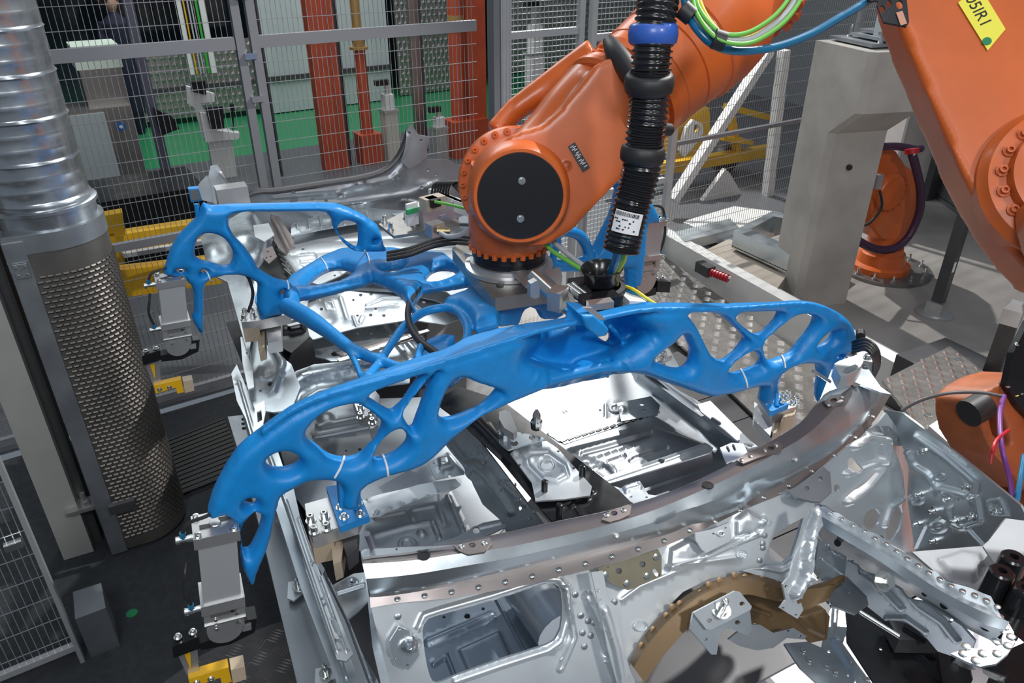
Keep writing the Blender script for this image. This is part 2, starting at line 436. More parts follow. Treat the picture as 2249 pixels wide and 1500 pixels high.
def pxtube(mb, pts, n=12, flat=1.0, k=4):
    """limb: points (px, py, (kind value) , radius_px) -> tapered tube at real size"""
    q = []
    for p in pts:
        P = p[2](p[0], p[1]) if callable(p[2]) else Z(p[0], p[1], p[2]); q.append(V((*P, p[3]*depth(P)/FPX)).to_4d() if False else (P, p[3]*depth(P)/FPX))
    c = spline([a for a, r in q], k); rr = spline([V((r, 0, 0)) for a, r in q], k)
    return mb.tube(c, [max(.002, r.x) for r in rr], n, flat=flat)
def remesh(mb, name, m, parent, voxel, iters=6, fac=0.5, **kw):
    """voxel-fuse the closed pieces into one continuous skin and relax it"""
    off = OFF[parent.name] if parent else V((0, 0, 0))
    me = bpy.data.meshes.new('tmp'); me.from_pydata([tuple(p-off) for p in mb.v], [], mb.f)
    o = bpy.data.objects.new('tmp', me); COL.objects.link(o)
    r = o.modifiers.new('r', 'REMESH'); r.mode = 'VOXEL'; r.voxel_size = voxel
    if iters: s = o.modifiers.new('s', 'SMOOTH'); s.iterations = iters; s.factor = fac
    dg = bpy.context.evaluated_depsgraph_get(); me2 = bpy.data.meshes.new_from_object(o.evaluated_get(dg)); me2.name = name
    bpy.data.objects.remove(o); me2.materials.clear(); me2.materials.append(m); me2.shade_smooth()
    return link(name, me2, parent, off, **kw)
def bolt(mb, p, n, r=0.009, h=0.008, hexa=False):
    n = V(n).normalized(); k = 6 if hexa else 10
    mb.lathe(p, n, [(0, r*1.5), (h*.2, r*1.5), (h*.2, r), (h, r), (h*1.05, r*.85), (h*1.05, r*.45), (h*.5, r*.4)], k)
def text_mesh(s, size, m, name, parent, M, depth_=0.0005, align='LEFT'):
    c = bpy.data.curves.new('t', 'FONT'); c.body = s; c.size = size; c.extrude = depth_; c.align_x = align
    o = bpy.data.objects.new('t', c); COL.objects.link(o)
    dg = bpy.context.evaluated_depsgraph_get(); me = bpy.data.meshes.new_from_object(o.evaluated_get(dg))
    bpy.data.objects.remove(o); off = OFF[parent.name] if parent else V((0, 0, 0))
    me.transform(Matrix.Translation(-off)@M); me.materials.clear(); me.materials.append(m)
    return link(name, me, parent, off)
# ================================================================ SETTING
A5 = R_(5.2); FD = V((math.cos(A5), math.sin(A5), 0)); FN = V((-math.sin(A5), math.cos(A5), 0))   # fence line and its normal
FP = Z(430, 843, 0.10)
def fz(px, py): return PL(px, py, FP, FN)          # photo pixel on the fence plane
def fpt(u, z, off=0): return V((FP.x, FP.y, 0))+FD*u+FN*off+V((0, 0, z))
def fu(px, py): p = fz(px, py); return (p-FP).dot(FD), p.z
def structure(mb, name, m, parent=None): return mb.build(name, m, parent, kind='structure', smooth=0)
def flat(pts, z, th=.02):
    return MB().prism([V((x, y, z-th)) for x, y in pts], (0, 0, th))
structure(flat([(-6, -3), (2.42, -3), (2.42, 5.06), (-6, 4.2)], 0), 'floor', MATF)
structure(flat([(2.42, -3), (12, -3), (12, 6.2), (2.42, 5.06)], 0.0), 'floor_concrete', CONCF)
g0 = (Z(380, 364, 0)-FP).dot(FN); g1 = (Z(1000, 212, 0)-FP).dot(FN)
B0 = [fpt(-8, 0), fpt(14, 0), fpt(14, 0, g0), fpt(-8, 0, g0)]
structure(flat([(p.x, p.y) for p in B0], 0), 'floor_grey', GREYF)
B1 = [fpt(-8, 0, g0), fpt(14, 0, g0), fpt(14, 0, 14), fpt(-8, 0, 14)]
structure(flat([(p.x, p.y) for p in B1], 0), 'floor_green', GREENF)
# dark grip planks and tread plates right of the car
UT = []
t = thing('tread_platform', 'raised aluminium tread plate platform right of the car sill', 'platform', (3.4, 3, 0))
OFF_t = t
def tread(outer, S, name, parent, step=.075, m=TREADB):
    """plate with rows of real raised bars laid in alternating groups of five"""
    pts = [S(x, y) for x, y in outer]; z = pts[0].z
    MB().prism([p-V((0, 0, .02)) for p in pts], (0, 0, .02)).build(name, m, parent, 0)
    poly = [(p.x, p.y) for p in pts]; xs = [p[0] for p in poly]; ys = [p[1] for p in poly]
    C = []
    nx = int((max(xs)-min(xs))/step)+1; ny = int((max(ys)-min(ys))/step)+1
    for i in range(nx):
        for j in range(ny): C.append((min(xs)+i*step, min(ys)+j*step, (i+j) % 2))
    A = np.array([(a, b) for a, b, c in C]); ok = inside(A, poly); mb = MB()
    for (cx, cy, k), o in zip(C, ok):
        if not o: continue
        for q in range(-2, 3):
            d = step*.17*q; L = step*.36; ex, ey = ((1, 1) if k else (1, -1))
            n_ = .7071
            ux, uy = ex*n_, ey*n_; vx, vy = -uy, ux
            a = V((cx+vx*d-ux*L, cy+vy*d-uy*L, z)); b = V((cx+vx*d+ux*L, cy+vy*d+uy*L, z)); w = V((vx, vy, 0))*step*.05; h = V((0, 0, .0035))
            mb.add([a, a+w*0+b*0+(b-a)*.5-w+V((0, 0, 0)), b, (a+b)/2+w, (a+b)/2+h*1.2, a+(b-a)*.2+h*.8, a+(b-a)*.8+h*.8], [(0, 1, 5), (1, 4, 5), (1, 6, 4), (1, 2, 6), (2, 3, 6), (3, 4, 6), (3, 5, 4), (3, 0, 5)])
    mb.build('tread_bars', TREAD, parent, 0, kind='stuff')
tread([(1290, 560), (1455, 560), (1930, 900), (1760, 1010)], zp(.12), 'tread_sheet', t, .085)
# planks between sill and tread
t2 = thing('grip_plank_floor', 'dark brown ribbed metal planks between car sill and tread platform', 'floor plank', (2.4, 2.2, 0))
p0 = Z(1500, 760, .1); p1 = Z(1700, 1000, .1)
for i in range(9):
    y = 3.6-i*.30
    MB().box((2.85, y, .06), (1.0, .292, .05)).build('plank', DARKG, t2, 0)
# white plinth (fence base beam) with two steps
w0 = Z(1452, 578, 0.0); w1 = Z(1985, 905, 0.0)
wd = (w1-w0).normalized(); wn = V((wd.y, -wd.x, 0)); wn = wn if wn.x > 0 else -wn
tw = thing('white_plinth_beam', 'long white steel plinth beam with a folded ledge along the tread platform', 'beam', w0)
a = w0-wd*.5; b = w1+wd*.12
MB().prism([a, a+V((0, 0, .30)), a+wn*.05+V((0, 0, .30)), a+wn*.05+V((0, 0, .24)), a+wn*.22+V((0, 0, .24)), a+wn*.22], b-a).build('beam_body', WHITE, tw, 0)
MB().prism([a+wn*.22+V((0, 0, .0)), a+wn*.22+V((0, 0, .2)), a+wn*.3+V((0, 0, .2)), a+wn*.3], b-a).build('ledge', ALUP, tw, 0)
# ------------------------------------------------ fences
def fence(name, label, u0, u1, z0, z1, dx, dz, rw, rails, posts, parent=None, m=WIRE, pm=GREYP, group=None, pw=.05, cell=None, rail_h=.05):
    root = thing(name, label, 'fence', fpt((u0+u1)/2, 0), group)
    mb = MB(); n = int((u1-u0)/dx)
    for i in range(1, n+1):
        u = u0+(u1-u0)*i/(n+1); mb.bar(fpt(u, z0), fpt(u, z1), rw, rw)
    k = int((z1-z0)/dz)
    for i in range(1, k+1):
        z = z0+(z1-z0)*i/(k+1); mb.bar(fpt(u0, z, -rw), fpt(u1, z, -rw), rw*1.1, rw*1.1)
    mb.build('wire_mesh', m, root, 0, kind='stuff')
    for z, h in rails: MB().bar(fpt(u0, z), fpt(u1, z), .04, h).build('rail', pm, root, 0)
    for u, w, za, zb in posts: MB().box(fpt(u, (za+zb)/2), (w, .05, zb-za), Matrix.Rotation(A5, 3, 'Z')).build('post', pm, root, 0)
    return root
uL = fu(120, 128)[0]; uP = fu(527, 100)[0]; uQ = fu(560, 100)[0]; uE = fu(1052, 50)[0]
zr = fu(515, 95)[1]; zb = fu(320, 532)[1]
print('rail z', zr, zb, uL, uP, uQ, uE)
def clamps(root, us, zs):
    for u in us:
        for z in zs:
            MB().box(fpt(u, z, -.035), (.07, .02, .035), Matrix.Rotation(A5, 3, 'Z')).build('fence_clip', CHROME, root, 0)
f1 = fence('mesh_fence_panel', 'grey mesh fence panel beside the ribbed duct, cabinet behind it', uL-1.0, uP-.03, .1, 3.0, .032, .125, .0032,
      [(zr, .07), (zb, .05), (.07, .05)], [(uP, .05, 0, 3.05)])
f2 = fence('mesh_fence_panel', 'grey mesh fence panel in front of the red columns', uQ+.0, uE-.03, .1, 3.0, .032, .125, .0032,
      [(zr, .07), (.07, .05)], [(uQ, .05, 0, 3.05)])
clamps(f2, [(uP+uQ)/2], [2.53, 2.2, 1.95, 1.2])
# white aluminium section behind the robot
u3 = fu(1092, 100)[0]; u4 = fu(1273, 100)[0]; u5 = fu(1300, 100)[0]; u6 = fu(1475, 330)[0]
z75 = fu(1200, 72)[1]; z235 = fu(1160, 235)[1]
cp = thing('aluminium_corner_post', 'tall slotted aluminium corner post between grey fence and white door', 'post', fpt(u3, 0))
Rf = Matrix.Rotation(A5, 3, 'Z')
MB().box(fpt(u3-.03, 1.6), (.05, .09, 3.2), Rf).build('dark_profile', GREYP, cp, 0)
mb = MB().box(fpt(u3+.05, 1.6), (.09, .09, 3.2), Rf)
for d in (-.03, 0, .03): mb.box(fpt(u3+.05+d, 1.6, -.048), (.006, .01, 3.2), Rf)
mb.build('slotted_profile', ALUP, cp, 0)
f3 = fence('mesh_door', 'bright square mesh door in white aluminium frame behind the robot wrist', u3+.1, u4-.03, .35, 3.0, .04, .04, .004,
      [(z75, .05), (z235, .05)], [(u4, .05, 0, 3.2)], m=WIREB, pm=ALUP)
f4 = fence('mesh_fence_panel', 'bright square mesh panel partly hidden by the orange forearm', u5, u6-.06, .15, 3.0, .04, .04, .004,
      [(fu(1330, 80)[1], .05), (fu(1380, 412)[1], .05), (.1, .05)], [(u5+.0, .05, 0, 3.2), (fu(1278, 480)[0], .05, 0, fu(1285, 440)[1]), (u6, .06, 0, 3.2)], m=WIREB, pm=ALUP)
u7 = fu(1775, 270)[0]
f5 = fence('mesh_fence_panel', 'mesh fence panel left of the concrete pillar, yellow lift behind', u6+.03, u7+.8, .1, 3.0, .032, .125, .0032,
      [(fu(1620, 290)[1], .035), (fu(1500, 555)[1]+.05, .04)], [(u7+.5, .05, 0, 3.05)])
# ------------------------------------------------ hall behind
def gp(px, py, off):  # pixel on a plane parallel to the fence, off metres behind
    return PL(px, py, FP+FN*off, FN)
gb = (Z(380, 278, 0)-FP).dot(FN)
gb2 = (Z(1000, 208, 0)-FP).dot(FN)
print('back wall', gb, gb2, g0)
GB = 7.9
def gq(u, z, off): return fpt(u, z, off)
structure(MB().box(fpt(2, 2.5, 9.6), (26, .1, 5), Rf), 'wall_back', GLASSD)
# quilted stainless panels left
def gun(px, py, off): p = gp(px, py, off); return (p-FP).dot(FD), p.z
def backpanel(x0, x1, xt0, xt1, off, m, name, label, cat, z0=None, z1=None, quilt=False):
    ua = gun(x0, 240, off)[0]; ub = gun(x1, 240, off)[0]; z0 = z0 or 0.1; z1 = z1 or 4
    r = thing(name, label, cat, fpt((ua+ub)/2, 0, off))
    MB().box(fpt((ua+ub)/2, (z0+z1)/2, off), (ub-ua, .04, z1-z0), Rf).build('sheet', m, r, 0)
    if quilt:
        mb = MB(); n = int((ub-ua)/.11); k = int((z1-z0)/.11)
        for i in range(n):
            for j in range(k):
                c = fpt(ua+(i+.5+(j % 2)*.5)*.11, z0+(j+.5)*.11, off-.02); w = FD*.05; h = V((0, 0, .05)); o = -FN*.016
                mb.add([c-w, c-h, c+w, c+h, c+o], [(0, 1, 4), (1, 2, 4), (2, 3, 4), (3, 0, 4)])
        mb.build('quilted_facets', STEELB, r, 0, kind='stuff')
    return r, ua, ub
BO = (Z(420, 270, 0)-FP).dot(FN)
r, ua, ub = backpanel(290, 590, 0, 0, BO, STEELB, 'quilted_steel_panel', 'quilted stainless steel wall panel under a dark window', 'wall panel', .1, gun(420, 92, BO)[1], True)
MB().box(fpt((ua+ub)/2, gun(420, 192, BO)[1], BO-.04), (ub-ua, .03, .05), Rf).build('rail', DARKG, r, 0)
wn_ = structure(MB().box(fpt((ua+ub)/2-1.2, 2.9, BO-.05), (ub-ua+2.4, .04, 1.9), Rf), 'window_1', GLASSD)
for px in (338, 400):
    u = gun(px, 60, BO)[0]
    structure(MB().box(fpt(u, 2.9, BO-.09), (.06, .04, 1.9), Rf), 'window_frame', ALUP, wn_)
r, ua, ub = backpanel(598, 700, 0, 0, BO-.1, PANELW, 'pale_wall_panel', 'pale grey glossy panel left of the broad red column', 'wall panel', .02, 4)
MB().box(fpt((ua+ub)/2, gun(620, 170, BO-.1)[1], BO-.15), (ub-ua, .05, .07), Rf).build('rail', DARKG, r, 0)
r, ua, ub = backpanel(715, 862, 0, 0, BO-.1, PANELW, 'pale_wall_panel', 'pale grey glossy panel behind the slim red column', 'wall panel', .02, 4)
MB().box(fpt((ua+ub)/2, gun(780, 152, BO-.1)[1], BO-.15), (ub-ua, .05, .07), Rf).build('rail', DARKG, r, 0)
r, ua, ub = backpanel(880, 1060, 0, 0, BO+.1, STEELB, 'quilted_steel_panel', 'dull quilted steel panel between brown post and red columns', 'wall panel', .02, 4, True)
r, ua, ub = backpanel(1100, 1420, 0, 0, BO-.5, STEELB, 'quilted_steel_panel', 'dark quilted panel seen through the bright mesh door', 'wall panel', .35, 2.2, True)
def vpost(px0, py0, px1, py1, off, w, m, name, label, cat='post', d=.1, z1=4.0, group=None):
    """upright whose foot stands where (px1,py1) meets the plane off metres behind the fence"""
    p = gp(px1, py1, off); u = (p-FP).dot(FD)
    r = thing(name, label, cat, fpt(u, 0, off), group)
    return r, u
def column(pxb, pyb, w, d, m, name, label, z1=4.2, cat='column'):
    """steel column standing on the floor at the pixel (pxb,pyb)"""
    p = Z(pxb, pyb, 0); u = (p-FP).dot(FD); o = (p-FP).dot(FN)
    r = thing(name, label, cat, fpt(u, 0, o)); return r, u, o
# broad red column
r, u, o = column(730, 370, .3, .3, ORANGE2, 'red_steel_column', 'broad red steel column, leftmost of the red ones')
MB().box(fpt(u, 2.2, o), (.24, .16, 4.4), Rf).build('column_body', ORANGE2, r, 0)
MB().box(fpt(u+.16, 2.2, o-.1), (.07, .06, 4.4), Rf).build('side_flange', ORANGE2, r, 0)
MB().box(fpt(u-.02, 3.1, o-.1), (.07, .03, 1.5), Rf).build('dark_guide_rail', DARKG, r, 0)
# slim red column with yellow neck
r, u, o = column(812, 355, .1, .1, ORANGE2, 'red_tube_column', 'slim round red column with a yellow neck')
c = fpt(u, 0, o); ztop = YY(786, 108, c.y).z
MB().cyl(c+V((0, 0, .35)), c+V((0, 0, ztop)), .085, .075, 20).build('tube', ORANGE2, r)
MB().box(c+V((0, 0, .2)), (.3, .3, .4), Rf).build('foot_box', ORANGE2, r, 0)
MB().lathe(c+V((0, 0, ztop)), (0, 0, 1), [(0, .12), (.03, .12), (.03, .075), (.1, .085), (.25, .085), (.25, .06), (3, .06)], 18).build('yellow_neck', mat('ochre_neck', (.38, .22, .06), .5), r)
# right pair
r, u, o = column(1010, 340, .1, .1, ORANGE2, 'red_twin_column', 'red twin column with round and square tubes near the corner post')
c = fpt(u, 0, o); 
MB().cyl(c+V((0, 0, .5)), c+V((0, 0, 4)), .1, .1, 20).build('round_tube', ORANGE2, r)
MB().box(c+FD*.26+V((0, 0, 2)), (.28, .2, 4), Rf).build('square_tube', ORANGE2, r, 0)
MB().box(c+FD*.1+V((0, 0, .25)), (.55, .35, .5), Rf).build('foot_box', ORANGE2, r, 0)
zt = YY(983, 70, c.y).z
MB().cyl(c+V((0, 0, zt)), c+V((0, 0, zt+.2)), .108, .108, 20).build('yellow_collar', MATS['ochre_neck'], r)
for px, py, w, m, lab in ((608, 385, .12, DARKG, 'dark brown steel post left of the broad red column'), (766, 360, .06, DARKG, 'thin dark post just right of the broad red column'),
                          (925, 330, .14, WARM, 'brown steel post between the slim and the twin red columns')):
    r, u, o = column(px, py, w, w, m, 'steel_post', lab, cat='post')
    MB().box(fpt(u, 2.1, o), (w, .1, 4.2), Rf).build('profile', m, r, 0)
    MB().box(fpt(u+w*.45, 2.1, o-.05), (w*.2, .05, 4.2), Rf).build('flange', DARKG, r, 0)
# grey cladding post leaning behind cabinet
r, u, o = column(380, 440, .12, .12, GREYP, 'violet_grey_post', 'violet grey square post in front of the steel cabinet', cat='post')
vg = mat('violet_grey_paint', (.11, .11, .15), .45)
MB().box(fpt(u, 2.1, o), (.1, .1, 4.2), Rf).build('profile', vg, r, 0)
MB().prism([fpt(u, 1.1, o-.06), fpt(u+.16, 1.0, o-.06), fpt(u+.22, .85, o-.06), fpt(u+.02, .8, o-.06)], -FN*.1).build('black_holder', BLACKM, r, 0)
# white stands with clamps
def stand(pxb, pyb, w, label, top_px, m=WHITE, head=True, group=None):
    p = Z(pxb, pyb, 0); r = thing('fixture_stand', label, 'stand', p)
    zt = YY(top_px[0], top_px[1], p.y).z
    MB().box(p+V((0, 0, zt*.32)), (w*1.1, w, zt*.64), Rf).build('lower_column', m, r, 0)
    MB().box(p+V((0, 0, zt*.65)), (w*1.3, w*1.2, .03), Rf).build('flange', ALU, r, 0)
    MB().box(p+V((0, 0, zt*.75)), (w*.8, w*.8, zt*.2), Rf).build('upper_column', WHITE, r, 3)
    MB().box(p+V((0, 0, zt*.92)), (w*.35, w*.35, zt*.16), Rf).build('spindle', ALU, r, 0)
    MB().box(p+V((-w*.4, 0, zt)), (w*1.1, w*.5, .07), Rf).build('clamp_head', BLACKM, r, 0)
    return r
stand(862, 350, .17, 'cream stand with a black clamp head, before the brown post', (850, 180), mat('cream_paint', (.55, .53, .46), .5))
stand(968, 352, .15, 'aluminium stand with black clamp head, just left of the twin red column', (955, 240), ALU)
stand(1192-20, 300, .2, 'white robot riser far behind the fence, above the red pair', (950, 20), WHITE)
# white machine pedestal behind left fence
p = Z(470, 390, 0); r = thing('fixture_pedestal', 'white clamping fixture pedestal with stepped bracket arms behind the fence', 'fixture', p)
def P_(px, py): return YY(px, py, p.y)
def slabY(outer, y, th, name, m, parent): return slab(outer, yp(y), th, step=60).build(name, m, parent, 0)
slabY([(452, 285), (505, 285), (520, 390), (470, 395)], p.y, .16, 'column', mat('off_white', (.6, .6, .57), .5), r)
slabY([(408, 188), (470, 205), (470, 222), (440, 225), (470, 300), (445, 300), (425, 235), (410, 225)], p.y, .1, 'upper_bracket', WHITE, r)
slabY([(437, 245), (470, 250), (475, 285), (525, 290), (522, 303), (450, 310)], p.y-.05, .14, 'lower_bracket', WHITE, r)
slabY([(418, 180), (450, 176), (452, 208), (420, 200)], p.y-.15, .08, 'upper_clamp', BLACKM, r)
slabY([(450, 236), (488, 232), (492, 282), (462, 282)], p.y-.15, .08, 'lower_clamp', BLACKM, r)
MB().cyl(P_(510, 235), P_(512, 290), .012).build('sensor_rod', BLACKM, r)
MB().box(P_(510, 236), (.05, .05, .08)).build('sensor', BLACKM, r, 0)
# cable trunk behind pedestal: vertical rails with coloured cables
r = thing('cable_riser', 'upright cable riser with yellow and green cables on the quilted wall', 'cable riser', fpt(gun(440, 200, BO-.3)[0], 0, BO-.3))
for px, m, w, nm in ((402, WHITE, .06, 'side_rail'), (452, WHITE, .09, 'side_rail'), (413, YEL, .022, 'yellow_cable'), (422, HOSEW, .02, 'grey_cable'), (429, HOSEW, .02, 'grey_cable'), (440, mat('bright_green', (.03, .4, .04), .4), .035, 'green_cable')):
    u = gun(px, 60, BO-.3)[0]; MB().bar(fpt(u, .8, BO-.3), fpt(u, 4.2, BO-.3), w, w).build(nm, m, r, 0)
# cabinets
p = Z(290, 440, 0); r = thing('steel_cabinet', 'tall brushed steel cabinet with white lower door behind the fence', 'cabinet', p)
zct = YY(240, 150, p.y-.05).z
MB().box(p+V((0, .2, zct/2+.05)), (.42, .5, zct-.1), Rf).build('upper_body', STEELB, r, 0)
MB().box(p+V((-.1, 0, .65)), (.62, .5, .95), Rf).build('lower_body', STEELB, r, 0)
MB().box(p+V((-.22, -.27, .66)), (.34, .03, .85), Rf).build('door', PANELW, r, 0)
MB().box(p+V((.0, .2, zct+.12)), (.46, .5, .24), Rf).build('white_top', mat('mint_white', (.75, .85, .72), .5), r, 0)
MB().box(p+V((-.1, -.1, .075)), (.7, .5, .15), Rf).build('plinth', BLACKM, r, 0)
MB().lathe(p+V((.08, -.27, .92)), -FN, [(0, .05), (.006, .05)], 20).build('blue_mandatory_sign', mat('sign_blue', (.02, .12, .4), .4), r)
MB().lathe(p+V((.08, -.28, .92)), -FN, [(0, .018), (.003, .02)], 8).build('sign_symbol', WHITE, r)
# person
p = Z(255, 300, 0); pe = thing('person', 'person in dark navy work jacket standing behind the fence, looking right', 'person', p)
t_ = (p-CAM).length
hp = D(248, 8, depth(p)*.93)
mb = MB()
hc = YY(243, 6, p.y+.0); s = depth(hc)/FPX*34/.23
B = V((hc.x, hc.y, 0)); hz = hc.z
mb.lathe(B+V((0, 0, 0)), (0, 0, 1), [(0, .05), (hz-1.5, .14), (hz-.85, .17), (hz-.7, .16), (hz-.45, .19), (hz-.26, .2), (hz-.17, .1), (hz-.13, .055), (hz-.1, .05)], 20)
for sgn in (-1, 1): mb.tube([B+V((sgn*.17, 0, hz-.25)), B+V((sgn*.23, -.03, hz-.45)), B+V((sgn*.2, -.15, hz-.68))], [.07, .06, .045], 10)
remesh(mb, 'jacket_and_trousers', NAVY, pe, .02, 3)
mb = MB(); mb.ball(B+V((0, 0, hz)), .1, 16, (.85, 1, 1.25)); mb.ball(B+V((.09, -.03, hz-.01)), .018, 8); mb.ball(B+V((.0, -.09, hz)), .02, 8); mb.cyl(B+V((0, 0, hz-.16)), B+V((0, 0, hz-.05)), .05)
remesh(mb, 'head', SKIN, pe, .012, 2)
MB().ball(B+V((-.02, .02, hz+.035)), .106, 16, (.9, 1, 1.15)).build('hair', HAIR, pe)
# yellow lifts
def lift(px0, py0, label, sc, pts):
    pass
def ybar(r, a, b, w, h, nm, m=YEL): MB().bar(a, b, w, h).build(nm, m, r, 0)
p = Z(300, 640, 0); r = thing('yellow_lift_table', 'yellow steel lift carriage behind the fence left of the blue frame', 'lift table', p)
yl = 5.5
for (x0, y0, x1, y1, w, nm) in ((200, 545, 480, 500, .16, 'cross_beam'), (210, 625, 480, 590, .2, 'lower_beam')):
    ybar(r, YY(x0, y0, yl), YY(x1, y1, yl+.2), .12, w, nm)
slab([(222, 470), (268, 462), (275, 510), (258, 520), (250, 508), (236, 510), (232, 520), (222, 522)], yp(yl-.05), .1, step=60).build('hook_bracket', YEL, r, 0)
slab([(238, 518), (270, 512), (274, 575), (240, 580)], yp(yl-.1), .1, step=60).build('end_plate', YEL, r, 0)
MB().bar(YY(270, 560, yl-.2), YY(480, 525, yl), .05, .03).build('guide_rail', ALUP, r, 0)
MB().box(p+V((0, .9, .35)), (1.5, .8, .7), Rf).build('dark_base', BLACKM, r, 0)
# lift on the right
r = thing('yellow_lift_table', 'yellow steel lift carriage behind the fence right of the robot forearm', 'lift table', Z(1600, 470, 0))
yr = 7.2
for (x0, y0, x1, y1, w, d, nm) in ((1330, 385, 1500, 362, .14, .12, 'long_beam'), (1480, 365, 1690, 330, .14, .12, 'long_beam'), (1600, 235, 1690, 258, .07, .2, 'arm'), (1575, 300, 1640, 310, .05, .25, 'arm'), (1602, 240, 1618, 330, .07, .1, 'strut')):
    ybar(r, YY(x0, y0, yr), YY(x1, y1, yr), d, w, nm)
slab([(1455, 268), (1530, 225), (1552, 235), (1555, 300), (1540, 335), (1470, 350)], yp(yr-.1), .1, holes=[circ(1527, 280, 9, 11)], step=60).build('cam_housing', YEL, r, 0)
slab([(1490, 330), (1505, 280), (1520, 262), (1540, 270), (1542, 290), (1530, 310), (1500, 345)], yp(yr-.25), .05, holes=[circ(1528, 282, 8, 10)], step=60).build('white_cam', WHITE, r, 0)
MB().lathe(YY(1600, 352, yr+.1), (0, 1, .2), [(0, .2), (.1, .2)], 24).build('drum', DARKG, r)
# white inclined struts behind fence
r = thing('white_strut_frame', 'white square tube frame with a long inclined strut behind the right fence', 'frame', Z(1500, 470, 0))
MB().bar(YY(1478, 440, 6.3), YY(1690, 110, 6.5), .1, .1).build('inclined_strut', WHITE, r, 0)
MB().bar(YY(1685, 430, 6.4), YY(1722, 110, 6.4), .1, .1).build('upright', WHITE, r, 0)
MB().bar(YY(1480, 505, 6.2), YY(1690, 455, 6.4), .1, .1).build('base_tube', WHITE, r, 0)
slab([(1540, 440), (1590, 370), (1600, 380), (1640, 450), (1660, 470), (1560, 490)], yp(6.6), .06, step=60).build('gusset_plate', WHITE, r, 0)
# flat slabs on the floor behind right fence
r = thing('floor_tray', 'flat grey steel tray lying behind the right fence', 'tray', Z(1600, 520, 0))
MB().prism([Z(1500, 500, .1), Z(1590, 470, .1), Z(1700, 520, .1), Z(1600, 545, .1)], (0, 0, .06)).build('tray_sheet', WHITE, r, 0)
structure(MB().box(fpt(9, 2.5, 4), (.1, 5, 16), Rf).v and MB().box(fpt(11.5, 2.5, 3), (.1, 14, 5), Rf), 'wall_right', GREYP)
# ================================================================ ORANGE ROBOT (wrist, forearm, link arm)
rb = thing('industrial_robot', 'large orange industrial robot arm reaching over the car body', 'robot', (3.0, 0.8, 0))
PLT = 1.90                                                     # top of the gripper mounting plate
WC = D(1143, 432, 2.28)                                        # centre of the wrist drum, near face
def lth(mb, pa, pb, ta, tb, prof, n=48, **k):
    """turned body along the axis pixel pa -> pb (depths ta, tb); prof in (fraction, radius px at mean depth)"""
    a = D(*pa, ta); b = D(*pb, tb); L = (b-a).length; s = (ta+tb)/2/FPX
    return mb.lathe(a, b-a, [(f*L, r*s) for f, r in prof], n, **k)
def boltring(parent, c, axis, R, n, r, m=ORANGE, name='bolt', a0=0, a1=360, h=.014):
    a = V(axis).normalized(); u = V((0, 0, 1)); x = a.cross(u).normalized(); y = a.cross(x)
    o0 = None
    for i in range(n):
        t = R_(a0+(a1-a0)*i/n); p = c+x*(R*math.cos(t))+y*(R*math.sin(t))
        if o0 is None:
            mb = MB(); mb.lathe(p, a, [(0, r*1.7), (h*.25, r*1.7), (h*.25, r), (h, r), (h, r*.55), (h*.4, r*.5)], 10)
            o0 = mb.build(name, m, parent); p0 = p
        else:
            c2 = o0.copy(); COL.objects.link(c2); c2.location = V(o0.location)+(p-p0)
# wrist flange barrel (vertical)
fl = Z(1118, 585, PLT)                                         # foot of the barrel axis on the plate
ax = V((0, 0, 1))
s_ = depth(fl)/FPX
top = V((fl.x, fl.y, WC.z))
R0 = 86*s_
MB().lathe(fl+V((0, 0, .002)), ax, [(0, R0*1.12), (.012, R0*1.12), (.014, R0*1.0), (.03, R0*1.0)], 48).build('flange_adapter', ALU, rb)
MB().lathe(fl+V((0, 0, .03)), ax, [(0, R0*.92), (.02, R0*.9), (.02, R0*.94), (.05, R0*.94)], 48).build('dark_flange_ring', BLACKM, rb)
zb_ = fl.z+.08
hb = .155
MB().lathe(V((fl.x, fl.y, zb_)), ax, [(0, R0*.93), (.01, R0*.98), (.04, R0), (.045, R0*1.01), (.1, R0*1.0), (.2, R0*.97), (.27, R0*.9)], 56).build('wrist_barrel', ORANGE, rb)
bc = V((fl.x, fl.y, zb_-.008))
for i in range(26):
    t = 2*math.pi*i/26; p = bc+V((math.cos(t), math.sin(t), 0))*R0*.955
    if i == 0: o0 = MB().lathe(p, ax, [(0, .009), (.016, .009), (.018, .006)], 8).build('barrel_bolt', ORANGE, rb); p0 = p
    else: c2 = o0.copy(); COL.objects.link(c2); c2.location = V(o0.location)+(p-p0)
# drum with horizontal-ish axis facing the camera
DA = (D(1143, 432, 2.14)-D(1132, 400, 2.46)).normalized()      # drum axis towards the viewer
wn0 = D(1143, 432, 2.16); sw = 2.16/FPX
MB().lathe(wn0-DA*.40, DA, [(0, 92*sw), (.01, 100*sw), (.05, 112*sw), (.2, 118*sw), (.33, 118*sw), (.35, 112*sw), (.385, 108*sw), (.395, 102*sw), (.395, 97*sw)], 72).build('wrist_drum', ORANGE, rb)
cv = MB().lathe(wn0-DA*.012, DA, [(-.01, 97*sw), (.002, 97*sw), (.012, 93.5*sw), (.014, 60*sw), (.0145, 10*sw)], 72).build('black_cover', BLACKP, rb, label='round glossy black wrist cover with two screws')
for dx, dy in ((1146, 397), (1143, 480)):
    p = PL(dx, dy, wn0+DA*.003, DA)
    MB().lathe(p, DA, [(0, .011), (.003, .011), (.0035, .007), (.006, .007), (.006, .003)], 14).build('cover_screw', CHROME, cv)
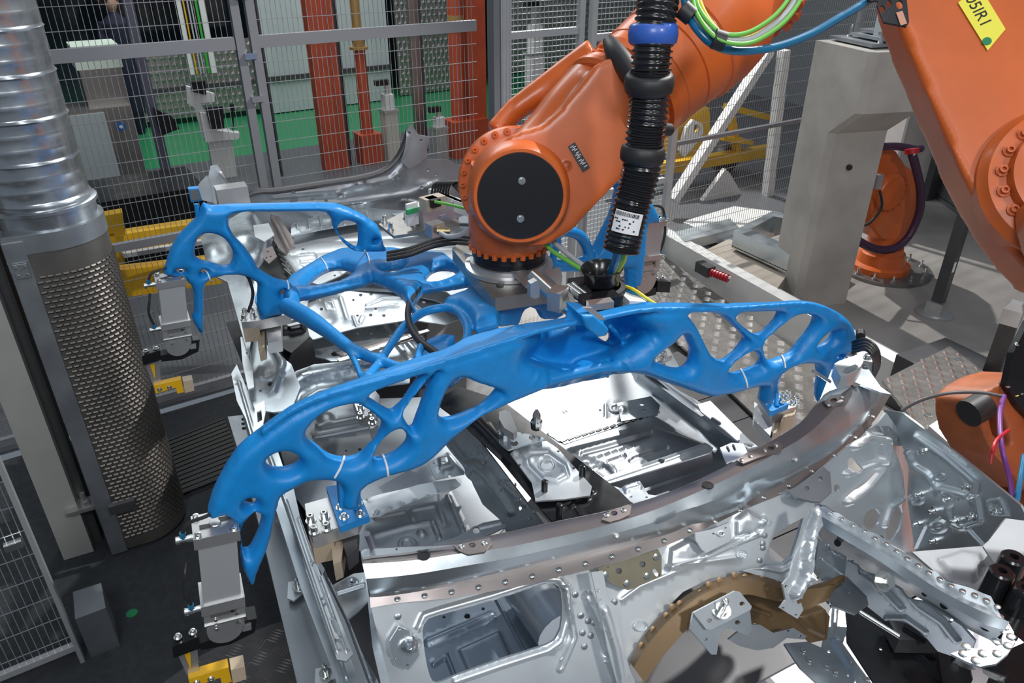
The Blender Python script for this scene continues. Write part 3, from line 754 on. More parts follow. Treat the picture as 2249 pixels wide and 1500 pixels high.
# rear ring with bolts (second fork side)
rc = D(1128, 404, 2.40); sr = 2.40/FPX
MB().lathe(rc-DA*.05, DA, [(-.04, 100*sr), (-.03, 118*sr), (0, 122*sr), (.035, 122*sr), (.045, 119*sr), (.05, 104*sr)], 72).build('wrist_bearing_ring', ORANGE, rb)
boltring(rb, rc-DA*.002, DA, 111*sr, 26, 5.2*sr, name='ring_bolt')
MB().lathe(rc-DA*.09, DA, [(-.05, 90*sr), (-.045, 108*sr), (.02, 112*sr), (.03, 112*sr)], 60).build('grey_bearing_cap', mat('pale_orange_worn', (.62, .27, .14), .35, 0, .3, 0, 9), rb)
# forearm hull: spheres-on-axis skin fused with ribs
mb = MB()
def hull(mb, st, n=28, flat=.82):
    pts = [D(x, y, t) for x, y, t, r in st]; rr = [r*t/FPX for x, y, t, r in st]
    c = spline(pts, 4); q = [max(.004, v.x) for v in spline([V((r, 0, 0)) for r in rr], 4)]
    ctr = c; N = len(c); vs = []; fs = []
    view = FW
    for i in range(N):
        T = (c[min(i+1, N-1)]-c[max(i-1, 0)]).normalized(); x = T.cross(view).normalized(); y = T.cross(x)
        for k in range(n):
            a = 2*math.pi*k/n; vs.append(c[i]+x*(q[i]*math.cos(a))+y*(q[i]*math.sin(a)*flat))
    for i in range(N-1):
        for k in range(n):
            l = (k+1) % n; fs.append((i*n+k, i*n+l, (i+1)*n+l, (i+1)*n+k))
    fs.append(tuple(range(n))[::-1]); fs.append(tuple(range((N-1)*n, N*n)))
    mb.add(vs, fs); return mb
hull(mb, [(1120, 455, 2.36, 60), (1143, 432, 2.34, 96), (1185, 392, 2.35, 108), (1240, 340, 2.37, 113), (1290, 290, 2.38, 122), (1335, 250, 2.38, 128), (1352, 236, 2.38, 129)], 32, .75)
slab([(1050, 400), (1075, 340), (1120, 300), (1190, 278), (1232, 240), (1262, 200), (1300, 150), (1345, 130), (1400, 240), (1420, 300), (1380, 370), (1310, 440), (1250, 505), (1200, 535), (1140, 540), (1080, 520), (1048, 470)], lambda x, y: PL(x, y, wn0-DA*.13, (DA*.6+(-FW)*.4).normalized()), .14, step=30, mb=mb)
mb.tube([D(1085, 290, 2.44), D(1130, 242, 2.46), D(1190, 200, 2.45), D(1250, 158, 2.43), D(1310, 122, 2.40)], [.035, .04, .045, .05, .06], 12)
mb.tube([D(1150, 330, 2.40), D(1215, 262, 2.36), D(1260, 215, 2.33), D(1300, 180, 2.30)], [.03, .03, .035, .05], 12)
fa = remesh(mb, 'forearm_casting', ORANGE, rb, .009, 10)
# forearm flange, rings, cylinders
AX0, AX1 = (1340, 246), (1700, -75)
T0, T1 = 2.38, 2.56
def fr(f): return (AX0[0]+(AX1[0]-AX0[0])*f, AX0[1]+(AX1[1]-AX0[1])*f), T0+(T1-T0)*f
def seg(name, m, prof, n=64):
    mb = MB(); a = D(*AX0, T0); b = D(*AX1, T1); L = (b-a).length; s = T0/FPX
    mb.lathe(a, b-a, [(f*L, r*s) for f, r in prof], n); return mb.build(name, m, rb)
seg('forearm_flange', ORANGE, [(.0, 122), (.012, 131), (.03, 131), (.032, 127), (.055, 127), (.058, 120), (.075, 118)])
seg('flange_neck', ORANGE, [(.06, 112), (.13, 112)])
seg('forearm_tube', ORANGE, [(.115, 112), (.118, 124), (.15, 128), (.153, 125), (.2, 125), (.203, 127), (.3, 129), (.303, 126), (.308, 126), (.311, 130), (.42, 136), (.43, 138)])
seg('elbow_housing', ORANGE, [(.425, 138), (.43, 142), (.55, 146), (.66, 140), (.75, 120), (.85, 112), (.86, 122), (.9, 124), (.92, 110), (1.3, 110)])
axd = (D(*AX1, T1)-D(*AX0, T0)).normalized()
p_, t_ = fr(.085); boltring(rb, D(*p_, t_)-axd*.01, axd, 119*t_/FPX, 30, 4.6*sr, name='flange_bolt', h=.022)
p_, t_ = fr(.87); boltring(rb, D(*p_, t_), axd, 118*t_/FPX, 20, 6.5*sr, name='elbow_bolt', h=.03)
# black rubber bumper on forearm
mb = MB(); pxtube(mb, [(1338, 92, lambda x, y: D(x, y, 2.24), 15), (1352, 115, lambda x, y: D(x, y, 2.18), 22), (1378, 150, lambda x, y: D(x, y, 2.14), 24), (1395, 185, lambda x, y: D(x, y, 2.12), 20), (1412, 270, lambda x, y: D(x, y, 2.16), 16), (1470, 285, lambda x, y: D(x, y, 2.24), 14)], 14)
mb.build('rubber_bumper', RUBBER, rb)
# plug and data plate on the forearm
pn = (-FW*.85+UP*.35-RT*.2).normalized()
def onarm(x, y, t=2.02): return D(x, y, t)
# link arm on the right
LT = 1.92
def la(x, y): return PL(x, y, D(2100, 200, LT), (-FW+RT*-.28+UP*.15).normalized())
mb = slab([(1930, -180), (1950, -20), (1982, 70), (2030, 185), (2075, 290), (2110, 370), (2150, 445), (2185, 500), (2225, 555), (2290, 620), (2420, 600), (2500, 420), (2460, 200), (2380, 0), (2300, -180)], la, (.0, .15), step=60)
link_arm = remesh(mb, 'link_arm_casting', ORANGE, rb, .012, 5)
jc = la(2330, 400)+(-FW)*.03; jn = (-FW+RT*-.28+UP*.15).normalized(); sj = LT/FPX
MB().lathe(jc-jn*.06, jn, [(0, 168*sj), (.05, 168*sj), (.06, 160*sj), (.075, 152*sj), (.08, 120*sj), (.11, 115*sj), (.115, 90*sj), (.12, 20*sj)], 72).build('shoulder_hub', ORANGE, rb)
boltring(rb, jc+jn*.02, jn, 128*sj, 18, 8*sj, name='hub_bolt')
mb = slab([(2210, 480), (2232, 462), (2260, 480), (2300, 560), (2300, 640), (2262, 618), (2225, 570), (2210, 520)], lambda x, y: la(x, y)+jn*.09, .08, step=30)
remesh(mb, 'shoulder_lug', ORANGE, rb, .008, 5)
# data label in the arm
lab = slab([(2103, 8), (2150, -28), (2207, 66), (2168, 113)], lambda x, y: la(x, y)+jn*.0035, .003, step=300).build('yellow_label', YELL, rb, 0, label='yellow label reading 05IR1')
la0 = la(2128, -10)+jn*.0055
tx = (la(2190, 88)-la(2128, -18)).normalized(); ty = jn.cross(tx)
ty = ty if ty.dot(UP) > 0 else -ty
sz = (la(2150, -28)-la(2103, 8)).length
Mx = Matrix((( tx.x, ty.x, jn.x, 0), (tx.y, ty.y, jn.y, 0), (tx.z, ty.z, jn.z, 0), (0, 0, 0, 1)))
cen = la(2155, 40)+jn*.0055
tw_ = text_mesh('05IR1', sz*.62, PRINT, 'label_text', lab, Matrix.Translation(cen-tx*sz*1.03-ty*sz*.19)@Mx, .0006)
MB().lathe(la(2166, 93)+jn*.005, jn, [(0, .011), (.001, .011)], 16).build('green_dot', GREENM, lab)
# black perforated bracket holding the hose package
br = slab([(1895, -60), (1905, 0), (1925, 12), (1940, 50), (1990, 60), (1996, 50), (1990, -5), (1985, -60)], lambda x, y: PL(x, y, D(2100, 200, LT)-FW*.12, jn), .008, holes=[circ(1921, 8, 7), circ(1937, 22, 6, 9), circ(1952, 10, 6, 9), circ(1975, 12, 8, 10)], step=60).build('hose_bracket', BLACKM, rb, 0)
slab([(1968, 28), (1982, 24), (1992, 52), (1978, 56)], lambda x, y: PL(x, y, D(2100, 200, LT)-FW*.128, jn), .002, step=100).build('warning_sticker', mat('pale_sticker', (.6, .3, .2), .5), br, 0)
# ------------------------------------------------ dress pack
ch = thing('corrugated_hose', 'thick black corrugated hose with a blue ring running along the forearm', 'hose', D(1350, 560, 1.95))
HP = [(1452, -60, 1.80), (1443, 20, 1.80), (1434, 90, 1.82), (1428, 170, 1.85), (1424, 240, 1.88), (1416, 300, 1.91), (1412, 345, 1.93), (1402, 400, 1.96), (1388, 450, 1.98), (1374, 505, 2.0), (1364, 552, 2.02)]
hp_ = spline([D(*p) for p in HP], 30); HR = 36
# resample at equal pitch
def resample(c, step):
    out = [c[0]]; acc = 0
    for a, b in zip(c[:-1], c[1:]):
        d = (b-a).length; pos = step-acc
        while pos <= d: out.append(a+(b-a)*(pos/d)); pos += step
        acc = (acc+d) % step
    return out
q = resample(hp_, .0035); mb = MB()
r0 = .046
mb.tube(q, [r0+(.0048 if i % 4 < 2 else -.0014) for i in range(len(q))], 28)
mb.build('hose_body', BLACKP, ch, 60)
def hring(i0, i1, m, nm, R):
    a = D(*i0); b = D(*i1); L = (b-a).length
    MB().lathe(a, b-a, [(0, r0*1.02), (L*.03, R*.9), (L*.15, R), (L*.5, R*1.04), (L*.85, R), (L*.97, R*.9), (L, r0*1.02)], 32).build(nm, m, ch, 50)
hring((1436, 50, 1.81), (1433, 100, 1.83), RING, 'blue_collar', r0*1.28)
hring((1427, 160, 1.84), (1424, 205, 1.87), RUBBER, 'protector_ring', r0*1.3)
hring((1414, 318, 1.92), (1408, 358, 1.94), RUBBER, 'protector_ring', r0*1.22)
# paper tag wrapped on hose
def hosept(i, ang, k=1.12):
    j = min(range(len(q)), key=lambda n: (q[n]-i).length); T = (q[min(j+2, len(q)-1)]-q[j-2]).normalized(); x = T.cross(FW).normalized(); y = T.cross(x)
    return q[j]+(x*math.sin(ang)-y*math.cos(ang)*(1 if (y.dot(FW) > 0) else -1))*r0*k
vs = []; fs = []
c0 = D(1379, 460, 1.99); c1 = D(1368, 506, 2.01)
for a in range(9):
    for b in range(2): vs.append(hosept((c0, c1)[b], R_(-52+a*11), 1.13))
for a in range(8): fs.append((a*2, a*2+1, a*2+3, a*2+2))
mb = MB(); mb.add(vs, fs); tg = mb.build('paper_tag', PAPER, ch, 60)
mb = MB()
for row, (h0, h1) in enumerate(((.06, .22), (.35, .4), (.5, .55), (.66, .71), (.8, .85))):
    k = 0
    a = 4
    while a < 76:
        w_ = (1+rnd.random()*2.2) if row == 0 else 3+rnd.random()*4
        if row == 0 or (rnd.random() < .4):
            pa = [hosept(c0.lerp(c1, h), R_(-52+x), 1.145) for h in (h0, h1) for x in (a, a+w_)]
            mb.add(pa, [(0, 1, 3, 2)])
        a += w_+1.5
mb.build('tag_printing', PRINT, tg, 0)
# loose hoses over the top
def cable(name, label, pts, r, m, cat='cable', group=None, k=8, parent=None, n=10):
    mb = MB().tube(spline([p if isinstance(p, V) else D(*p) for p in pts], k), r, n)
    return mb.build(name, m, parent, 60, label=label, cat=cat, group=group)
base = [(1478, -30), (1505, 25), (1528, 68), (1560, 90), (1600, 104), (1650, 112)]
cable('water_hose', 'thick glossy blue hose looping below the forearm elbow', [(1500, -40, 1.85), (1508, 20, 1.82), (1530, 62, 1.80), (1568, 98, 1.8), (1620, 112, 1.82), (1700, 104, 1.85), (1780, 75, 1.88), (1845, 38, 1.9), (1900, 5, 1.92), (1960, -40, 1.94)], .0105, HOSEB, 'hose')
cable('loop_cable', 'grey cable in the loop beside the blue hose', [(1512, -40, 1.84), (1520, 15, 1.81), (1545, 58, 1.79), (1582, 82, 1.79), (1640, 88, 1.8), (1690, 62, 1.82), (1735, 20, 1.84), (1760, -40, 1.86)], .0082, HOSEW)
cable('loop_cable', 'upper bright green cable in the loop at the elbow', [(1524, -40, 1.83), (1532, 10, 1.8), (1556, 48, 1.78), (1590, 74, 1.78), (1640, 72, 1.79), (1695, 40, 1.81), (1730, 0, 1.83), (1748, -40, 1.85)], .0055, HOSEG)
cable('loop_cable', 'lower bright green cable in the loop at the elbow', [(1518, -40, 1.82), (1527, 22, 1.79), (1560, 72, 1.77), (1600, 94, 1.77), (1655, 92, 1.79), (1715, 55, 1.81), (1752, 10, 1.83), (1775, -40, 1.85)], .0055, HOSEG)
cable('loop_cable', 'yellow and green earth cable in the loop at the elbow', [(1530, -40, 1.84), (1538, 5, 1.82), (1562, 50, 1.8), (1598, 82, 1.8), (1645, 82, 1.81), (1705, 48, 1.83), (1740, 5, 1.85), (1756, -40, 1.86)], .0052, HOSEY)
def velcro(label, a, b, ta, R):
    MB().lathe(D(*a, ta), D(*b, ta)-D(*a, ta), [(0, R), (.002, R*1.08), ((D(*b, ta)-D(*a, ta)).length, R*1.05)], 18, sx=1.0).build('hook_and_loop_strap', RUBBER, None, 40, label=label, cat='strap')
velcro('black strap at the top left of the cable loop', (1497, 18), (1520, 38), 1.80, .021)
velcro('black strap round the cable loop, lower right of the first', (1566, 84), (1592, 92), 1.785, .022)
# hose cup
cpz = 1.95
cu = thing('hose_cup', 'black flared rubber cup standing below the corrugated hose end', 'cup', Z(1320, 640, 1.9))
cb = D(1322, 645, 2.24); su = 2.3/FPX; cu_ax = V((-.06, .02, 1)).normalized()
MB().lathe(cb-cu_ax*.06, cu_ax, [(0, 40*su), (.01, 44*su), (.045, 46*su), (.06, 49*su), (.075, 50.5*su), (.085, 50*su), (.088, 40*su), (.06, 36*su)], 48).build('cup_body', RUBBER, cu)
MB().lathe(cb+cu_ax*.035, cu_ax, [(0, 34*su), (.01, 38*su), (.03, 38*su), (.045, 44*su), (.05, 45*su), (.053, 43*su), (.045, 36*su), (.01, 26*su), (-.03, 22*su)], 48, caps=False).build('funnel_lip', BLACKP, cu)
for i, (m, x0, x1, lab) in enumerate(((HOSEB, 1352, 1338, 'blue hose coming out of the corrugated hose into the cup'), (HOSEW, 1359, 1346, 'grey cable from the corrugated hose into the cup'), (HOSEG, 1366, 1350, 'green cable from the corrugated hose into the cup'), (HOSEY, 1372, 1354, 'yellow cable from the corrugated hose into the cup'))):
    cable('feed_cable', lab, [(x0+4, 530, 2.05), (x0-1, 570, 2.1), (x1+2, 598, 2.17), (x1, 625, 2.22)], (.010, .0075, .006, .0065)[i], m)
cable('feed_cable', 'grey cable from the barrel side into the cup', [(1190, 505, 2.3), (1215, 530, 2.3), (1250, 560, 2.28), (1290, 590, 2.26)], .0085, HOSEW)
cable('feed_cable', 'yellow and green cable from the barrel side into the cup', [(1185, 515, 2.3), (1210, 548, 2.29), (1250, 575, 2.27), (1290, 600, 2.25)], .0075, HOSEG)
cable('hose_branch', 'blue and yellow hose bundle passing right of the cup', [(1370, 640, 2.25), (1390, 648, 2.22), (1420, 668, 2.2), (1450, 690, 2.2)], .011, HOSEB, 'hose')
cable('feed_cable', 'thin yellow cable above the hose bundle right of the cup', [(1370, 628, 2.25), (1392, 636, 2.21), (1420, 655, 2.19), (1452, 676, 2.19)], .005, HOSEY)
# text plate and oil plug on the forearm
# ================================================================ BLUE GRIPPER FRAME
gr = thing('gripper_frame', 'bright blue organically shaped lightweight gripper frame hanging over the car body', 'gripper frame', (1.0, 1.9, 1.4))
A_ = V((0.0, 1.47, 0)); B_ = V((2.03, 1.36, 0)); bn = V((B_.y-A_.y, -(B_.x-A_.x), 0)).normalized()   # towards the camera
def bowl(px, py):
    x = (px-1275)/(165 if px < 1275 else 185); y = (py-752-(1275-px)*.19)/78
    d = max(0, 1-x*x-y*y); d = min(1, d*(2.2 if px < 1275 else 1.5))
    return .14*d*d*(3-2*d)
def bs(px, py): return PL(px, py, A_, bn)
def bsb(px, py):
    return PL(px, py, A_-bn*bowl(px, py), bn)
def c_(pts, ox, oy, s): return [(ox+x/s, oy+y/s) for x, y in pts]
outer = [(455, 1135), (465, 1085), (489, 1037), (523, 985), (573, 945), (640, 897), (707, 866), (773, 842), (867, 812), (920, 797), (995, 775), (1048, 757), (1107, 738), (1160, 722), (1260, 705), (1312, 697), (1380, 682), (1440, 674), (1500, 669), (1600, 668), (1692, 665), (1764, 662), (1800, 668), (1836, 683), (1860, 702), (1872, 729), (1875, 755), (1874, 782),
         (1860, 797), (1835, 815), (1815, 848), (1799, 884), (1792, 872), (1797, 832), (1795, 808), (1786, 797), (1764, 795), (1740, 800), (1716, 813), (1702, 828), (1694, 848), (1692, 880), (1668, 880), (1674, 846), (1639, 850), (1620, 856), (1584, 864), (1560, 867), (1536, 863), (1500, 850), (1440, 828), (1400, 815), (1372, 813), (1360, 811), (1340, 808), (1330, 815), (1280, 824), (1226, 837), (1200, 841), (1192, 848), (1107, 883), (1053, 909), (1027, 928), (992, 955), (963, 984), (931, 1011), (893, 1027), (853, 1037), (820, 1050), (793, 1067), (785, 1095), (783, 1110), (747, 1110), (750, 1077), (743, 1057), (720, 1047), (673, 1050), (640, 1067), (617, 1080), (610, 1103), (600, 1140), (592, 1180), (577, 1220), (563, 1253), (553, 1293), (550, 1280), (533, 1247), (528, 1220), (523, 1153), (490, 1122)]
h1 = c_([(425, 560), (470, 510), (540, 490), (620, 510), (658, 560), (630, 610), (540, 635), (460, 620)], 440, 820, 3)
h2 = circ(550, 1097, 17, 12)
h3 = c_([(300, 940), (350, 895), (395, 905), (400, 960), (380, 1040), (345, 1120), (310, 1172), (285, 1150), (270, 1080), (275, 990)], 440, 820, 3)
h4 = c_([(690, 370), (740, 290), (850, 215), (1000, 180), (1060, 200), (1140, 260), (1190, 310), (1185, 370), (1150, 430), (1100, 490), (1050, 545), (960, 565), (860, 545), (790, 490), (710, 430)], 440, 820, 3)
h5 = c_([(170, 850), (220, 800), (400, 735), (630, 660), (560, 760), (480, 880), (400, 970), (370, 985), (290, 940), (200, 880)], 760, 640, 3.75)
h6 = c_([(745, 625), (700, 710), (650, 850), (590, 1000), (550, 1120), (520, 1110), (465, 1020), (470, 960), (530, 880), (620, 760), (700, 660)], 760, 640, 3.75)
h7 = c_([(215, 1350), (240, 1280), (300, 1190), (380, 1120), (440, 1110), (495, 1170), (500, 1230), (450, 1300), (380, 1350), (290, 1375), (230, 1380)], 760, 640, 3.75)
h8 = c_([(860, 720), (900, 690), (960, 690), (1050, 730), (1240, 795), (1230, 830), (1180, 890), (1080, 960), (950, 1020), (850, 1050), (790, 1045), (755, 1000), (770, 900), (810, 800)], 760, 640, 3.75)
h9 = c_([(1140, 830), (1250, 730), (1380, 640), (1450, 560), (1500, 570), (1540, 650), (1580, 750), (1575, 860), (1530, 930), (1440, 945), (1350, 930), (1250, 890), (1160, 860)], 1200, 620, 5)
k4 = (1500, 640, 4.167)
h10 = c_([(20, 190), (150, 185), (280, 190), (380, 250), (470, 330), (540, 400), (568, 440), (520, 510), (430, 590), (370, 632), (310, 620), (240, 570), (180, 460), (110, 320), (40, 220)], *k4)
h11 = c_([(455, 215), (500, 185), (650, 175), (850, 170), (880, 200), (850, 260), (780, 330), (720, 385), (670, 395), (600, 360), (500, 280)], *k4)
h12 = c_([(715, 455), (800, 370), (900, 280), (1000, 210), (1100, 195), (1190, 230), (1205, 280), (1160, 360), (1080, 460), (1000, 560), (920, 600), (840, 630), (780, 635), (730, 570), (710, 500)], *k4)
h13 = c_([(1190, 490), (1230, 430), (1290, 370), (1390, 340), (1380, 400), (1340, 460), (1280, 500), (1220, 518)], *k4)
h14 = c_([(385, 705), (450, 640), (520, 580), (590, 540), (650, 545), (700, 610), (700, 670), (640, 700), (540, 735), (470, 750), (410, 735)], *k4)
h15 = circ(1838, 781, 7, 6)
h17 = c_([(545, 540), (580, 495), (640, 520), (700, 600), (690, 660), (630, 640), (560, 590)], 1200, 620, 5)
def grow(h, k):
    cx = sum(p[0] for p in h)/len(h); cy = sum(p[1] for p in h)/len(h)
    return [(cx+(x-cx)*(1+k/max(8, math.hypot(x-cx, y-cy))), cy+(y-cy)*(1+k/max(8, math.hypot(x-cx, y-cy)))) for x, y in h]
def shr(p): return grow(p, -4)
holes = [h1, h2, h3, h4, h5, h6, h7, h8, h9, h10, h11, h12, h13, h14, h15, h17]
mb = puff(scurve(outer, 2), bsb, .062, 20, holes=[scurve(h, 2) for h in holes], step=6)
# top flange: a ribbon running back from the upper edge
front = [(573, 947), (640, 899), (707, 868), (773, 848), (830, 832), (920, 808), (995, 784), (1048, 767), (1107, 748), (1160, 731), (1210, 717), (1260, 707), (1312, 698), (1380, 683), (1440, 676), (1500, 675), (1600, 674), (1692, 668), (1764, 664), (1810, 672), (1845, 690)]
back = [(573, 945), (640, 897), (707, 862), (773, 837), (830, 812), (920, 776), (992, 754), (1043, 726), (1093, 712), (1150, 703), (1213, 695), (1260, 688), (1300, 681), (1372, 668), (1440, 659), (1490, 657), (1600, 662), (1692, 662), (1764, 662), (1810, 671), (1845, 690)]
vs = []; fs = []
cf = [PL(x, y, A_+bn*.03, bn) for x, y in front]; cf = spline(cf, 4)
# width of the flange: the back edge pixel ray meets the height of the front edge
ck = []
for (x, y), (x2, y2) in zip(front, back):
    p = bs(x, y); q = PL(x2, y2, p+V((0, 0, .004)), V((0, -.15, 1)).normalized()); w = max(.012, min(.17, (p-q).dot(bn)))
    ck.append(p-bn*(w+.005))
ck = spline(ck, 4)
for a, b in zip(cf, ck):
    vs += [a, b, b-V((0, 0, .014)), a-V((0, 0, .014))]
for i in range(len(cf)-1):
    for k in range(4): fs.append((i*4+k, i*4+(k+1) % 4, i*4+4+(k+1) % 4, i*4+4+k))
fs += [(3, 2, 1, 0), tuple(len(vs)-4+k for k in range(4))]
# rounded lips along the holes' rims and struts
mb.add(vs, [tuple(reversed(f)) for f in fs])
low = [(1053, 907), (1110, 880), (1190, 846), (1270, 824), (1330, 811), (1400, 813), (1460, 832), (1520, 852)]
mb.tube(spline([PL(x, y-5, A_-bn*bowl(x, y)*.2, bn) for x, y in low], 3), .016, 10)
for L, r in (([(985, 802), (967, 835), (952, 870), (938, 915), (915, 960)], .021),):
    mb.tube(spline([bs(x, y) for x, y in L], 4), r, 10)
# centre bracket block on the top
cbk = slab([(1252, 672), (1280, 672), (1313, 701), (1310, 716), (1290, 720), (1262, 700)], lambda x, y: bs(x, y)+bn*.03, (.03, .06), step=30, mb=mb)
pxtube(mb, [(1255, 690, lambda x, y: bs(x, y), 14), (1290, 730, lambda x, y: bsb(x, y), 8), (1345, 770, lambda x, y: bsb(x, y)+bn*.02, 6), (1352, 742, lambda x, y: bsb(x, y)+bn*.04, 6), (1338, 715, lambda x, y: bs(x, y)+bn*.0, 7)])
# ---- rear part: left fan in a vertical plane, arms to the mounting plate
YR = 2.70
rp = yp(YR)
K_ = lambda p: c_(p, 640, 420, 3.41)
Q_ = lambda p: c_(p, 300, 410, 3.333)
fan = Q_([(185, 640), (215, 550), (250, 440), (300, 360), (380, 275), (430, 225), (470, 150), (480, 108), (540, 135), (700, 125), (1000, 118), (1250, 114)])+K_([(80, 84), (200, 82), (330, 88), (430, 120), (540, 175), (640, 245), (668, 310), (690, 400), (715, 445), (640, 450), (550, 450), (470, 445), (425, 420), (375, 370), (330, 315), (308, 262), (300, 205), (262, 158), (200, 148), (80, 148)])+Q_([(1250, 178), (1100, 180), (800, 180), (710, 190), (674, 222), (672, 280), (710, 355), (785, 430), (850, 520), (885, 590), (935, 625), (1000, 662), (1060, 682), (1110, 690), (1150, 730), (1180, 810), (1150, 880), (1090, 900), (1060, 930), (900, 950), (880, 870), (882, 800), (885, 700), (800, 652), (740, 642), (640, 644), (560, 660), (510, 692), (492, 745), (492, 900), (487, 1100), (455, 1060), (402, 955), (420, 900), (416, 780), (400, 715), (366, 690), (350, 655)])
fh = [Q_([(425, 480), (435, 400), (475, 345), (560, 340), (640, 375), (695, 450), (705, 510), (680, 570), (620, 575), (540, 550), (450, 525)]), K_([(345, 262), (362, 226), (420, 216), (482, 240), (497, 290), (496, 395), (470, 408), (400, 362), (355, 312)]), Q_([(275, 612), (290, 598), (350, 596), (362, 615), (330, 630)]), Q_([(465, 615), (480, 600), (510, 600), (505, 618), (480, 630)]), Q_([(1045, 765), (1070, 742), (1120, 745), (1140, 775), (1110, 798), (1065, 795)]), K_([(602, 356), (616, 348), (632, 356), (616, 366)])]
puff(scurve(fan, 1), rp, .075, 18, holes=[scurve(h, 2) for h in fh], step=6, mb=mb)
J = rp(640, 650)
def q_(x, y, z=0):
    """inclined surface from the rear-left node to the plate and the front beam"""
    return QP(x, y)+V((0, 0, z))
QP = plane3(J, Z(1080, 680, 1.82), bs(935, 860)-bn*.02)
def T(*pts, n=12, fl=1.0): pxtube(mb, [(x, y, q_, r) for x, y, r in pts], n, fl)
arm = K_([(-60, 800), (-50, 720), (0, 655), (100, 590), (240, 505), (370, 450), (480, 438), (560, 440), (680, 442), (760, 443), (900, 465), (1150, 485), (1215, 540), (1300, 620), (1420, 760), (1500, 850), (1570, 880), (1550, 1000), (1380, 1045), (1335, 950), (1250, 888), (1120, 868), (1180, 825), (1300, 780), (1345, 748), (1305, 690), (1150, 722), (980, 746), (948, 792), (908, 838), (925, 885), (955, 932), (925, 938), (893, 890), (868, 850), (828, 782), (760, 732), (680, 692), (600, 662), (540, 690), (450, 710), (300, 750), (150, 780), (60, 792), (60, 830), (0, 900)])
ah = [K_([(92, 728), (140, 670), (200, 620), (280, 578), (380, 570), (440, 590), (475, 612), (440, 660), (360, 698), (250, 720), (140, 735)]), K_([(665, 605), (740, 575), (840, 568), (856, 585), (820, 618), (760, 638), (700, 632)]), K_([(1005, 692), (1012, 650), (1040, 600), (1110, 570), (1200, 578), (1250, 628), (1235, 655), (1150, 690), (1040, 708)])]
puff(scurve(arm, 1), q_, .06, 14, holes=[scurve(h, 2) for h in ah], step=4, mb=mb)
mb.tube(spline([q_(x, y, .012) for x, y in K_([(590, 560), (620, 610), (680, 640), (780, 645), (870, 600), (890, 550)])], 4), .012, 8)
T((630, 672, 20), (680, 700, 20), (730, 735, 16), (770, 765, 15), (830, 790, 13), (880, 808, 12), (930, 815, 12))
T((766, 765, 10), (778, 790, 8), (788, 815, 7), (796, 835, 8))
T((805, 832, 14), (830, 800, 10), (860, 755, 10), (890, 715, 11), (930, 686, 10), (975, 676, 10), (1005, 685, 9), (1024, 712, 10), (1026, 740, 10), (1015, 762, 10))
T((925, 760, 10), (917, 790, 9), (920, 810, 10))
def dish(x, y):
    d = max(0, 1-((x-962)/72)**2-((y-735)/66)**2); d = min(1, d*1.4); return q_(x, y, -.035-.07*d*d*(3-2*d))
puff(scurve([(905, 745), (915, 712), (940, 692), (975, 686), (1008, 700), (1020, 728), (1014, 758), (990, 785), (950, 796), (915, 780)], 2), dish, .03, 8, holes=[circ(1003, 702, 11, 9, 12)], step=6, mb=mb)
# plate skirt and arch below the plate
slab([(1060, 668), (1225, 640), (1235, 690), (1215, 700), (1190, 700), (1180, 680), (1160, 672), (1145, 682), (1135, 712), (1095, 716), (1080, 700)], lambda x, y: PL(x, y, Z(1085, 662, 1.86)-V((0, 0, .0)), V((.2, -1, .12)).normalized()), .03, step=12, mb=mb)
# rear right arms behind the robot
rr = lambda x, y: PL(x, y, V((2.0, 2.45, 0)), V((.25, -1, 0)).normalized())
def RRt(*pts): pxtube(mb, [(x, y, rr, r) for x, y, r in pts])
puff([(1300, 560), (1320, 520), (1345, 470), (1355, 420), (1345, 400), (1310, 398), (1320, 385), (1365, 388), (1372, 400), (1400, 415), (1425, 440), (1440, 470), (1442, 490), (1415, 490), (1410, 560), (1400, 625), (1378, 640), (1376, 590), (1340, 585), (1310, 600), (1290, 590)], rr, .08, 15, step=8, holes=[circ(1385, 470, 9, 20)], mb=mb)
RRt((1205, 520, 8), (1240, 508, 12), (1270, 515, 13), (1288, 540, 12), (1296, 570, 13), (1305, 600, 14))
RRt((1200, 545, 10), (1225, 530, 9), (1215, 575, 9), (1260, 575, 8), (1290, 565, 8))
RRt((1170, 600, 14), (1215, 590, 9), (1290, 590, 8))
print('gripper tris src', len(mb.f))
gf = remesh(mb, 'frame', BLUE, gr, .005, 8)
print('gripper', len(gf.data.polygons))
# feet plates (blue) with bolts, aluminium blocks and tan jaws
def foot(nm, poly, z, th, m=BLUE):
    return MB().prism([Z(x, y, z)-V((0, 0, th)) for x, y in poly], (0, 0, th)).build(nm, m, gr, 0)
# ================================================================ CAR BODY
car = thing('car_body', 'bare galvanised steel car body shell without doors or roof standing under the blue frame', 'car body', (1.0, 2.5, .7))
A = lambda p: c_(p, 600, 900, 2.5)
B = lambda p: c_(p, 1200, 950, 2.727)
Cc = lambda p: c_(p, 1400, 500, 2.5)
F = lambda p: c_(p, 1600, 850, 2.308)
K = lambda p: c_(p, 640, 420, 3.41)
Q = lambda p: c_(p, 300, 410, 3.333)
G = lambda p: c_(p, 600, 0, 3.333)
def P(name, m, o, S, **k): return panel(name, m, car, o, S, **k)
# ---- base pan: closes the view under everything
FZ = 1.05
MB().prism([V((.30, 1.0, .80)), V((1.85, 1.0, .80)), V((1.85, 4.3, .80)), V((.30, 4.3, .80))], (0, 0, .012)).build('under_tray', DARKG, car, 0)
